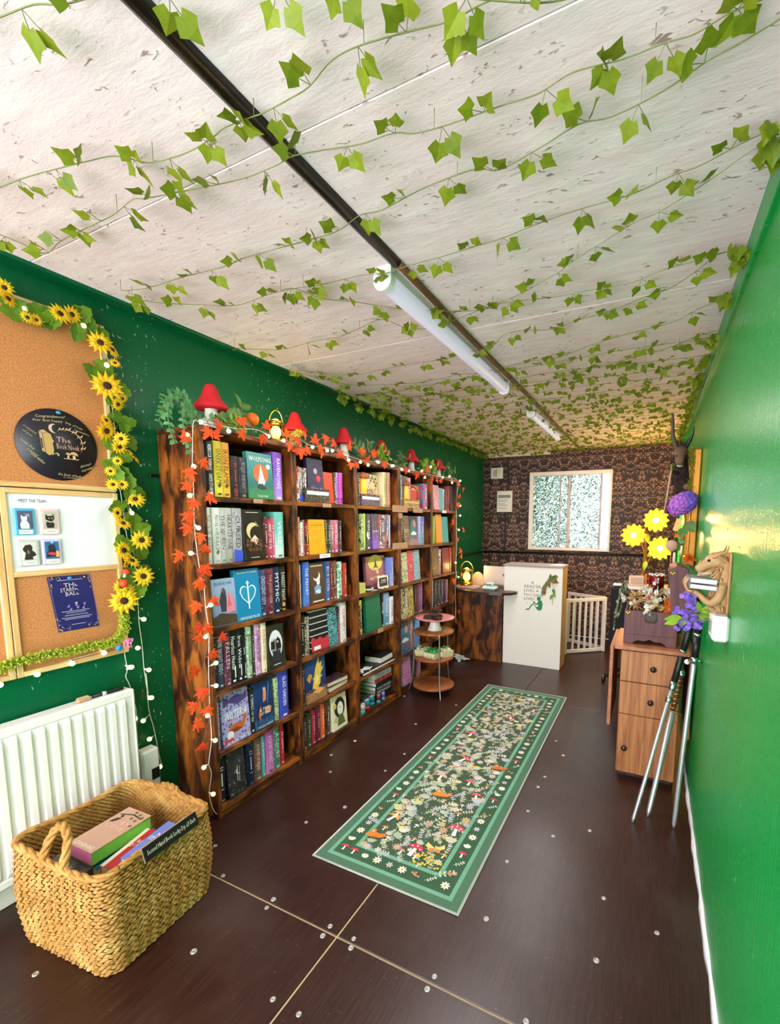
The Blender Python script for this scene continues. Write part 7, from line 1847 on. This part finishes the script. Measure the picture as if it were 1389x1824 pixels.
for s in (-1, 1): MB().ball((.178, 1.835 + s * .022, 1.342), .005, 8, 6).build('eye', 'black_plastic', hd); MB().tube(smoothpath([(.19, 1.84 + s * .015, 1.35), (.212, 1.845 + s * .022, 1.365), (.228, 1.85 + s * .026, 1.372), (.236, 1.852 + s * .03, 1.395)], 4), [.008, .008, .008, .007, .007, .006, .006, .005, .004, .004, .003, .002, .001], 7).build('horn', rs, hd)
for k in range(9): MB().tube([(.15 + .008 * k, 1.83, 1.325 + .003 * k), (.158 + .009 * k, 1.828, 1.345 + .003 * k)], [.006, .001], 5).build('crest_spike', rs, hd)
for k in range(7): MB().tube([(.152 + .006 * k, 1.822 - .004 * (k % 2), 1.300), (.152 + .006 * k, 1.821, 1.291)], [.0022, .0005], 4).build('tooth', 'ceramic_white', hd)
for k in range(12): a = radians(-60 + 14 * k); MB().tube([(.215, 1.84 - .02 * cos(a), 1.315 - .004 * k), (.195 - .01 * (k % 2), 1.82 - .02 * cos(a), 1.295 - .008 * k)], [.007, .001], 5).build('mane_spike', rs, t)
for k in range(26):
    a = U(-2.2, .2); z = U(1.17, 1.33); r = .036; p = Vector((.225 + r * .8 * sin(a) * .9, 1.85 - r * cos(a), z)); MB().tube([p, p + Vector((sin(a) * .010, -cos(a) * .010, -.016))], [.008, .001], 5).build('scale', rs, t)
for k in range(8): p = Vector((.19 + .006 * k, 1.815 + .002 * k, 1.352 - .002 * k)); MB().tube([p, p + Vector((.022, -.012, .012 - .004 * k))], [.006, .001], 5).build('cheek_spike', rs, hd)
for y in (1.815, 1.885): MB().tube(smoothpath([(.225, y, 1.26), (.21, y - .012, 1.21), (.185, y - .005, 1.195), (.155, y, 1.222), (.135, y, 1.232)], 4), [.015, .015, .016, .016, .016, .015, .014, .013, .012, .011, .011, .010, .009, .009, .009, .008, .008], 9).build('arm', rs, t)
for y in (1.815, 1.885):
    for q in range(3): MB().tube(smoothpath([(.135, y - .01 + .01 * q, 1.232), (.118, y - .012 + .012 * q, 1.238), (.112, y - .012 + .012 * q, 1.262), (.124, y - .010 + .010 * q, 1.278)], 3), [.006, .006, .006, .005, .005, .004, .004, .003, .001], 6).build('claw', rs, t)
mb = MB(); mb.prism([(.246, 1.115), (.215, 1.12), (.19, 1.175), (.205, 1.18), (.225, 1.15), (.246, 1.21)], 1.83, 1.87, Matrix(((1, 0, 0, 0), (0, 0, 1, 0), (0, 1, 0, 0), (0, 0, 0, 1)))); mb.build('wing_fold', rs, t); MB().box(.238, .2465, 1.80, 1.90, 1.14, 1.37, .004).build('backplate', rs, t)
flatbook('closed silver grey book in the dragon arms, lower of two', T(.166, 1.85, 1.2415) @ RY(4), .085, .11, .016, '9a9ca0', '7a7c80', 'c8c8c8', 'plain', 'f0f0ee', '', 'ffffff', grp='books in the dragon arms'); flatbook('closed silver grey book in the dragon arms, upper of two', T(.162, 1.848, 1.262) @ RY(4) @ RZ(4), .085, .11, .018, '8a8c90', '6a6c70', 'c8c8c8', 'plain', 'f4f4f2', '', 'ffffff', grp='books in the dragon arms')
t = thing('wall_sensor', 'white square sensor box fixed to the green wall below the dragon', 'sensor box', (.22, 1.80, 1.068)); MB().box(.198, XR - .0005, 1.757, 1.872, 1.07, 1.158, .008).build('case', 'white_plastic', t); MB().prism([(-.03, -.02), (.03, -.02), (.03, .02), (-.03, .02)], 0, .003, frame((.198, 1.815, 1.114), (0, -1, 0), UP)).build('lens', 'dial_grey', t)
# wisteria
t = thing('wisteria_spray', 'purple wisteria spray with lime leaves poking from behind the dragon', 'flower', (.244, 2.15, 1.09))
for pts in ([(.246, 2.12, 1.10), (.20, 2.18, 1.09), (.16, 2.2, 1.17), (.145, 2.2, 1.19)], [(.246, 2.12, 1.09), (.19, 2.18, 1.085), (.13, 2.2, 1.06), (.09, 2.2, 1.035)], [(.246, 2.13, 1.10), (.20, 2.2, 1.11), (.17, 2.21, 1.10)], [(.246, 2.12, 1.085), (.20, 2.2, 1.06), (.165, 2.2, 1.045)]):
    MB().tube(smoothpath(pts, 5), .003, 5).build('stem', 'ivy_stem', t)
for cxx, cyy, czz, n, sp in ((.150, 2.195, 1.165, 14, .018), (.165, 2.2, 1.128, 18, .020), (.172, 2.2, 1.098, 14, .02), (.158, 2.2, 1.048, 20, .024), (.19, 2.2, 1.035, 14, .022), (.135, 2.2, 1.03, 14, .022), (.115, 2.2, 1.09, 8, .012)):
    for k in range(n): put(HY2, t, Vector((cxx, cyy, czz)) + rv(sp), rv(1), Vector((-.3, -1, .1)) + rv(.6), U(.018, .026), 'petal')
for p, d, s in (((.13, 2.19, 1.065), (-1, -.1, -.2), .07), ((.12, 2.19, 1.05), (-1, -.1, -.35), .06), ((.145, 2.18, 1.055), (-.3, -.4, -.4), .035), ((.20, 2.19, 1.09), (.5, -.2, .5), .06), ((.21, 2.18, 1.085), (.7, -.2, .1), .055), ((.19, 2.19, 1.08), (.9, -.3, -.2), .06), ((.195, 2.18, 1.10), (-.2, -.3, .7), .05)): put(BRIGHT, t, p, d, Vector((0, -1, .3)) + rv(.2), s, 'leaf')
# canes and sword leaning on the wall
def blade(name, lab, cat, a, b, parts):
    a = Vector(a); b = Vector(b); d = (b - a); L = d.length; z = d.normalized(); x = z.cross(Vector((0, 1, 0))).normalized(); M = Matrix((x, z.cross(x), z)).transposed().to_4x4(); M.translation = a
    t = thing(name, lab, cat, tuple(a), 'replica swords leaning on the wall')
    for nm, m, prof, n in parts: MB().lathe([(r, f * L) for r, f in prof], n, M).build(nm, m, t)
    return t, M, L
blade('sword_cane', 'silver shafted sword with a black grip, the outermost of three leaning on the cabinet', 'sword', (-.017, 2.291, .0008), (.197, 2.60, .955), [('blade', 'blade', [(.004, 0), (.009, .02), (.0105, .66)], 6), ('collar', 'chrome', [(.013, .60), (.016, .605), (.016, .625), (.012, .63)], 10), ('ferrule', 'chrome', [(.013, .66), (.019, .665), (.019, .70), (.014, .705)], 12), ('grip', 'black_plastic', [(.0155, .70), (.0165, .83), (.0155, .835)], 12), ('band', 'chrome', [(.018, .855), (.018, .865)], 12), ('pommel', 'black_plastic', [(.0165, .865), (.0165, .985), (.01, 1.0), (0, 1.0)], 12)])
t3, M3, L3 = blade('sword', 'silver sword with a black hilt and white ball on its guard, nearest the green wall', 'sword', (.164, 2.334, .0008), (.220, 2.46, 1.0), [('blade', 'blade', [(.004, 0), (.010, .02), (.0125, .78), (.012, .80)], 6), ('collar', 'chrome', [(.017, .80), (.02, .82), (.016, .83)], 12), ('grip', 'black_plastic', [(.0165, .83), (.0175, .93)], 12), ('band', 'chrome', [(.02, .93), (.02, .945)], 12), ('pommel', 'black_plastic', [(.017, .945), (.016, .995), (0, 1.0)], 12)])
MB().tube([M3 @ Vector((-.035, 0, .81 * L3)), M3 @ Vector((-.02, 0, .818 * L3)), M3 @ Vector((.018, -.006, .815 * L3)), M3 @ Vector((.022, -.03, .80 * L3))], .006, 8).build('guard', 'chrome', t3); MB().ball(tuple(M3 @ Vector((.026, -.034, .798 * L3))), .013, 12, 8).build('guard_ball', 'ceramic_white', t3)
t3, M3, L3 = blade('longsword', 'sword with a brown spiral wrapped wooden hilt, in the middle of the three', 'sword', (.05, 2.371, .0008), (.178, 2.655, .70), [('blade', 'blade', [(.003, 0), (.012, .04), (.016, .70)], 6), ('grip', 'hilt_wood', [(.012, .71), (.014, .80), (.013, .95)], 12), ('pommel', 'chrome', [(.013, .95), (.016, .96), (.016, .99), (0, 1.0)], 12)]) if MAKE.setdefault('hilt_wood', plain('5a2c1c', .5)) else 0
MB().tube([M3 @ Vector((-.045, 0, .695 * L3)), M3 @ Vector((-.02, 0, .705 * L3)), M3 @ Vector((.02, 0, .705 * L3)), M3 @ Vector((.045, 0, .69 * L3))], [.005, .008, .008, .005], 8).build('guard', 'brass_dark', t3)
MB().tube([M3 @ Vector((.0155 * cos(a), .0155 * sin(a), L3 * (.72 + .22 * a / 44))) for a in [i * .55 for i in range(80)]], .0028, 5).build('wire_wrap', 'brass', t3)
# ================================================================== tiered table and what it carries
t = thing('tiered_table', 'round three tier side table with thin metal legs in front of the bookcases', 'table', (-1.648, 3.40, 0)); tx, ty = -1.648, 3.395; TZ = (.085, .330, .553)
for z, r in zip(TZ, (.178, .172, .170)): MB().lathe([(0, z - .018), (r - .004, z - .018), (r, z - .014), (r, z - .003), (r - .003, z), (0, z)], 40, T(tx, ty, 0)).build('tier', 'tier_wood', t) if MAKE.setdefault('tier_wood', grainwood('7a3c1e', 'a8602e', 1, .4, 20)) else 0
for a in (-49, 193, 72):
    c_, s_ = cos(radians(a)), sin(radians(a)); MB().tube(smoothpath([(tx + r * c_, ty + r * s_, z) for r, z in ((.222, .0065), (.198, .085), (.182, .2), (.178, .33), (.176, .45), (.172, .545))], 4), .006, 8).build('leg', 'steel', t)
t = thing('cake_stand', 'white pedestal cake stand with a pink plate on the tiered table', 'cake stand', (tx + .01, ty, TZ[2])); M = T(tx + .01, ty, TZ[2] + .0006); MB().lathe([(.060, 0), (.062, .01), (.050, .03), (.040, .07), (.044, .09), (.02, .092)], 24, M).build('pedestal', 'ceramic_white', t); MB().lathe([(.0, .0925), (.12, .0925), (.165, .108), (.168, .114), (.12, .100), (0, .098)], 36, M).build('plate', 'ceramic_pink', t)
for k, (dx, dy, dz, rz) in enumerate(((-.05, -.02, .0995, 12), (.03, -.03, .0995, -18), (.0, .05, .0995, 40), (-.01, -.01, .1275, 25), (.015, .005, .1555, -10))):
    Mb = M @ T(dx, dy, dz) @ RZ(rz); t2 = thing('brownie', 'dark chocolate brownie slab on the pink plate, ' + ('at the left of the pile', 'at the front of the pile', 'at the back of the pile', 'in the middle layer', 'topmost')[k].replace('at the left', 'on the bookcase side'), 'cake', tuple(Mb.translation), 'brownies on the cake stand'); MB().box(-.04, .04, -.028, .028, .0003, .024, .004, Mb).build('sponge', 'choc', t2); MB().box(-.038, .038, -.026, .026, .024, .0275, .001, Mb).build('icing', 'choc_red', t2) if MAKE.setdefault('choc_red', plain('4a1c14', .35, 0, .4, 90)) else 0
for k, (dx, dy, rz, lab) in enumerate(((-.085, -.03, 8, 'nearest the bookcase'), (.02, -.06, -14, 'at the front'), (.085, .03, -30, 'towards the desk'))):
    Mb = T(tx + dx, ty + dy, TZ[1] + .0006) @ RZ(rz); t2 = thing('egg_carton', 'small pale pulp egg carton tied with green ribbon on the middle tier, ' + lab, 'egg carton', tuple(Mb.translation), 'egg cartons on the middle tier')
    mb = MB(); mb.add([(-.055, -.05, 0), (.055, -.05, 0), (.055, .05, 0), (-.055, .05, 0), (-.062, -.057, .05), (.062, -.057, .05), (.062, .057, .05), (-.062, .057, .05)], [(3, 2, 1, 0), (4, 5, 6, 7), (0, 1, 5, 4), (1, 2, 6, 5), (2, 3, 7, 6), (3, 0, 4, 7)], Mb)
    for i in range(4): mb.lathe([(.013, .004), (.012, .046)], 8, Mb @ T(-.042 + .028 * i, -.052, 0))
    mb.build('tray', 'eggbox', t2); mb = MB()
    for i in range(3):
        for j in range(2): mb.lathe([(.018, .05), (.016, .066), (.008, .074), (0, .075)], 10, Mb @ T(-.036 + .036 * i, -.024 + .048 * j, 0))
    mb.box(-.058, .058, -.052, .052, .05, .056, .002, Mb); mb.build('lid', 'green_ribbon' if k == 1 else 'eggbox', t2); MB().box(-.012, .012, -.059, .054, .0765, .079, .001, Mb).build('ribbon', 'green_ribbon', t2)
# ================================================================== small things on the shelves
def plate(y0, y1, z0, z1, lab, m='pale_wood'):
    t = thing('shelf_label', lab, 'label', (BX1 + .004, (y0 + y1) / 2, z0), 'small labels on the shelf fronts'); MB().box(BX1 + .0025, BX1 + .007, y0, y1, z0, z1, .001).build('plate', m, t); MB().box(BX1 + .007, BX1 + .0074, y0 + (y1 - y0) * .2, y1 - (y1 - y0) * .2, (z0 + z1) / 2 - .002, (z0 + z1) / 2 + .002).build('print_line', 'dial_grey', t)
MAKE['label_wood'] = plain('b88a68', .6)
plate(3.07, 3.31, 1.548, 1.602, 'long wooden label at the top shelf joint of the third and fourth bookcases', 'label_wood'); plate(3.41, 3.585, 1.55, 1.585, 'wooden label on the top shelf edge of the fourth bookcase', 'label_wood'); plate(3.07, 3.31, 1.252, 1.302, 'long wooden label at the second shelf joint of the third and fourth bookcases', 'label_wood')
plate(3.165, 3.225, 1.50, 1.540, 'little wooden block label under the top shelf joint', 'label_wood'); plate(2.845, 2.92, .622, .655, 'small tan label on the fourth shelf edge of the middle bookcase', 'label_wood'); plate(4.0, 4.09, 1.558, 1.583, 'white label on the top shelf edge of the bookcase by the desk', 'paper'); plate(2.24, 2.32, 1.558, 1.582, 'tan label on the top shelf edge of the second bookcase', 'label_wood'); plate(1.70, 1.76, 1.562, 1.584, 'dark tan label under the teal wolf book', 'label_wood'); plate(2.20, 2.30, 1.243, 1.268, 'pale label under the orange cover on the second bookcase', 'paper')
def toadlamp(y, z, lab):
    t = thing('toadstool_lamp', lab, 'lamp', (-1.886, y, z), 'toadstool night lights'); M = T(-1.886, y, z); MB().lathe([(.026, 0), (.024, .06), (.020, .11)], 14, M).build('glowing_stalk', 'toad_glow', t) if MAKE.setdefault('toad_glow', plain('f0a030', .5, es=.7)) else 0
    MB().lathe([(.020, .108), (.042, .112), (.044, .118), (.036, .138), (.02, .15), (0, .155)], 16, M).build('cap', 'toad_cap', t) if MAKE.setdefault('toad_cap', plain('a85a34', .6)) else 0
    for a in (30, 150, 250): MB().ball(tuple(M @ Vector((.03 * cos(radians(a)), .03 * sin(radians(a)), .139))), .006, 6, 5).build('cap_spot', 'white_felt', t)
def boxed(lab, y0, y1, z, h, c1, c2, c3, pat='sketch', d=.045):
    t = thing('boxed_set', lab, 'box', (-1.89, (y0 + y1) / 2, z), 'small boxes on the shelves'); o = MB().box(-1.866 - d, -1.866, y0, y1, z + .0006, z + h, .002).build('box', 'cover_' + pat, t); setc(o, c1, c2, c3); o = MB().box(-1.8655, -1.8652, y0 + .01, y1 - .01, z + h * .55, z + h * .8).build('title_band', 'ink_white' if pat == 'sketch' else 'ink_gold', t)
boxed('dark lettered box below the toadstool lamp in the middle bookcase', 2.668, 2.905, SHZ[1], .082, '2e2830', '6a5a78', 'b8a8c0'); toadlamp(2.72, SHZ[1] + .0828, 'glowing toadstool night light on the top shelf of the middle bookcase')
boxed('tan lettered box below the red figure cover in the fourth bookcase', 3.27, 3.55, SHZ[1], .075, '8a6a3c', 'b89a5a', 'e8d8a0', 'noise'); toadlamp(3.335, SHZ[1] + .0758, 'glowing toadstool night light on the top shelf of the fourth bookcase')
boxed('dark box with pale lettering under the purple cover in the second bookcase', 2.10, 2.32, SHZ[1], .085, '2a2420', '4a4038', 'c8b8a8'); boxed('lime green note box on the third shelf of the middle bookcase', 2.634, 2.705, SHZ[3], .075, 'c8d060', 'b0bc48', '6a7a30', 'plain', .06)
t = thing('framed_sign', 'little black sign with a wavy white frame on the third shelf of the middle bookcase', 'sign', (-1.868, 2.95, SHZ[3])); M = frame((-1.866, 2.95, SHZ[3] + .0012), RI, UP) @ RX(-6)
fr_ = [(.072 + .006 * sin(a * 6)) for a in [2 * pi * i / 40 for i in range(40)]]; mb = MB(); o = []
for i in range(40): a = 2 * pi * i / 40; k_ = 1 / max(abs(cos(a)) , abs(sin(a)) * 1.45); o.append((cos(a) * (fr_[i]) * k_, .0505 + sin(a) * fr_[i] * k_))
mb.prism(o, -.004, 0, M); mb.build('frame', 'ceramic_white', t); MB().box(-.056, .056, .018, .085, 0, .002, M=M).build('board', 'black_plastic', t); text(t, 'SIGNED|EDITIONS', M @ Vector((0, .052, .003)), RI, UP, .08, .04, 'ink_white')
t = thing('chocolate_dish', 'low dish of brown chocolates on the third shelf of the middle bookcase', 'dish', (-1.90, 2.78, SHZ[3])); MB().lathe([(.03, 0), (.05, .012), (.054, .022), (.045, .02), (.0, .012)], 20, T(-1.91, 2.78, SHZ[3] + .0008)).build('dish', 'ceramic_white', t)
for k in range(9): MB().ball((-1.91 + U(-.03, .03), 2.78 + U(-.03, .03), SHZ[3] + .028), .012, 8, 6).build('chocolate', 'choc', t)
t = thing('loose_paper', 'white paper slip lying at the front of the third shelf of the middle bookcase', 'paper', (-1.88, 2.86, SHZ[3] + .001)); MB().box(-1.905, -1.867, 2.80, 2.868, SHZ[3] + .0006, SHZ[3] + .0022).build('slip', 'paper', t); MB().box(-1.895, -1.877, 2.815, 2.855, SHZ[3] + .0022, SHZ[3] + .0026).build('print_block', 'dial_grey', t)
t = thing('open_magazine', 'open magazine of animal pictures leaning in the middle bookcase', 'magazine', (-1.89, 2.72, SHZ[4])); M = T(-1.93, 2.72, SHZ[4] + .0035) @ RY(-38); MB().box(0, .003, -.055, .105, 0, .19, M=M).build('cover', 'cover_sketch', t); setc(t.children[0], '4a4a4a', 'b8c4c8', '6a9aa8')
MB().box(-.003, 0, -.053, .103, .002, .188, M=M).build('pages', PAGE, t)
# stack in the second bookcase, items in the middle bookcase
flatbook('dark paperback at the bottom of the pair on the fifth shelf of the second bookcase', T(-1.97, 2.40, SHZ[5] + .0008) @ RZ(4), .16, .22, .035, '3a1e22', '4a2a2e', 'b89a8a', 'plain', 'd8c8b0', '', 'ffffff', grp='stacked books'); flatbook('dark paperback lying on top of the pair on the fifth shelf of the second bookcase', T(-1.965, 2.40, SHZ[5] + .0368) @ RZ(-3), .15, .21, .03, '2a1a20', '5a3a40', '8a7a74', 'noise', 'd8c8b0', '', 'ffffff', grp='stacked books')
t = thing('black_folder', 'wide black folder lying on the fifth shelf of the middle bookcase', 'folder', (-1.98, 2.93, SHZ[5])); MB().box(-2.10, -1.875, 2.66, 3.13, SHZ[5] + .0006, SHZ[5] + .018, .004).build('cover', 'black_plastic', t); MB().box(-1.875, -1.872, 2.67, 3.12, SHZ[5] + .004, SHZ[5] + .012).build('pages', 'paper', t)
flatbook('pale edged book lying on the black folder in the middle bookcase', T(-1.97, 3.03, SHZ[5] + .0188) @ RZ(3), .15, .20, .045, '1a1618', '2a2426', '6a6a6a', 'plain', 'e8e0d4', '', 'ffffff', grp='stacked books')
t = thing('white_cable', 'tangled white cable on the black folder in the middle bookcase', 'cable', (-1.89, 2.72, SHZ[5] + .02)); MB().tube(smoothpath([(-1.90 + .025 * cos(i * 1.3) * (1 + .3 * sin(i)), 2.73 + .06 * sin(i * .9 + .4), SHZ[5] + .0225 + .0012 * i) for i in range(16)], 4), .0035, 6).build('cord', 'white_plastic', t); MB().box(-1.90, -1.882, 2.665, 2.69, SHZ[5] + .0185, SHZ[5] + .034, .003).build('plug', 'white_plastic', t)
zz = SHZ[6] + .0008
for k, (th, c1, c2, pg, ttl, lab) in enumerate(((.055, '1c1a20', '2a2830', 'ece4d4', '', 'thick dark paperback at the bottom of the tall pile'), (.035, '2a2a30', '3a3a40', 'ece4d4', 'MIDNIGHT', 'dark paperback second from the bottom of the tall pile'), (.032, '1a1a1e', '2a2a2e', 'ece4d4', 'HOLLOW KING', 'black paperback in the middle of the tall pile'), (.030, '222024', '323034', 'ece4d4', '', 'black paperback third from the top of the tall pile'), (.034, 'c0482e', '8a2a20', 'e8dcc8', '', 'red orange paperback second from the top of the tall pile'), (.040, 'dcdcea', 'c8c8da', 'f0ece4', 'SUMMER SONG', 'white paperback on top of the tall pile'))):
    flatbook(lab + ' in the middle bookcase', T(-1.985 + U(-.006, .006), 2.985 + U(-.008, .008), zz) @ RZ(180 + U(-4, 4)), .17, .235, th, c1, c2, 'a0a0a0', 'plain' if k != 4 else 'noise', pg, '', 'ffffff', ttl or None, 'e8e8f0' if k < 5 else '5a5a90', 'stacked books'); zz += th + .0006
for k, (y, x, c, c2, lab) in enumerate(((2.655, -1.885, 'e8d8e0', '3a9ab0', 'pale and turquoise tin nearest the second bookcase'), (2.735, -1.90, '3ab0b8', 'd83a3a', 'turquoise tin with a red base'), (2.815, -1.91, '2aa8c0', '2a88a8', 'bright turquoise tin'), (2.885, -1.898, 'b83040', '3a9ab0', 'small red and teal tin'), (2.95, -1.888, '8a7ad0', '3a9ac0', 'lilac and blue tin'))):
    if k >= 3: x = -1.882
    t = thing('candle_tin', lab + ' on the bottom shelf of the middle bookcase', 'tin', (x, y, SHZ[6]), 'candle tins'); r = .030 if k < 3 else .017; h = .085 if k < 3 else .07; M = T(x, y, SHZ[6] + .0008); MAKE['tin_a%d' % k] = plain(c, .3, .3); MAKE['tin_b%d' % k] = plain(c2, .35, .2)
    MB().lathe([(r, 0), (r, h * .38)], 18, M).build('label_base', 'tin_b%d' % k, t); MB().lathe([(r, h * .38), (r, h * .94), (r * .93, h * .96), (r * .93, h * .88), (0, h * .88)], 18, M).build('body', 'tin_a%d' % k, t); MB().lathe([(r * 1.03, h * .93), (r * 1.05, h * .96), (r * 1.03, h)], 18, M).build('rim', 'steel', t)
finish_text()
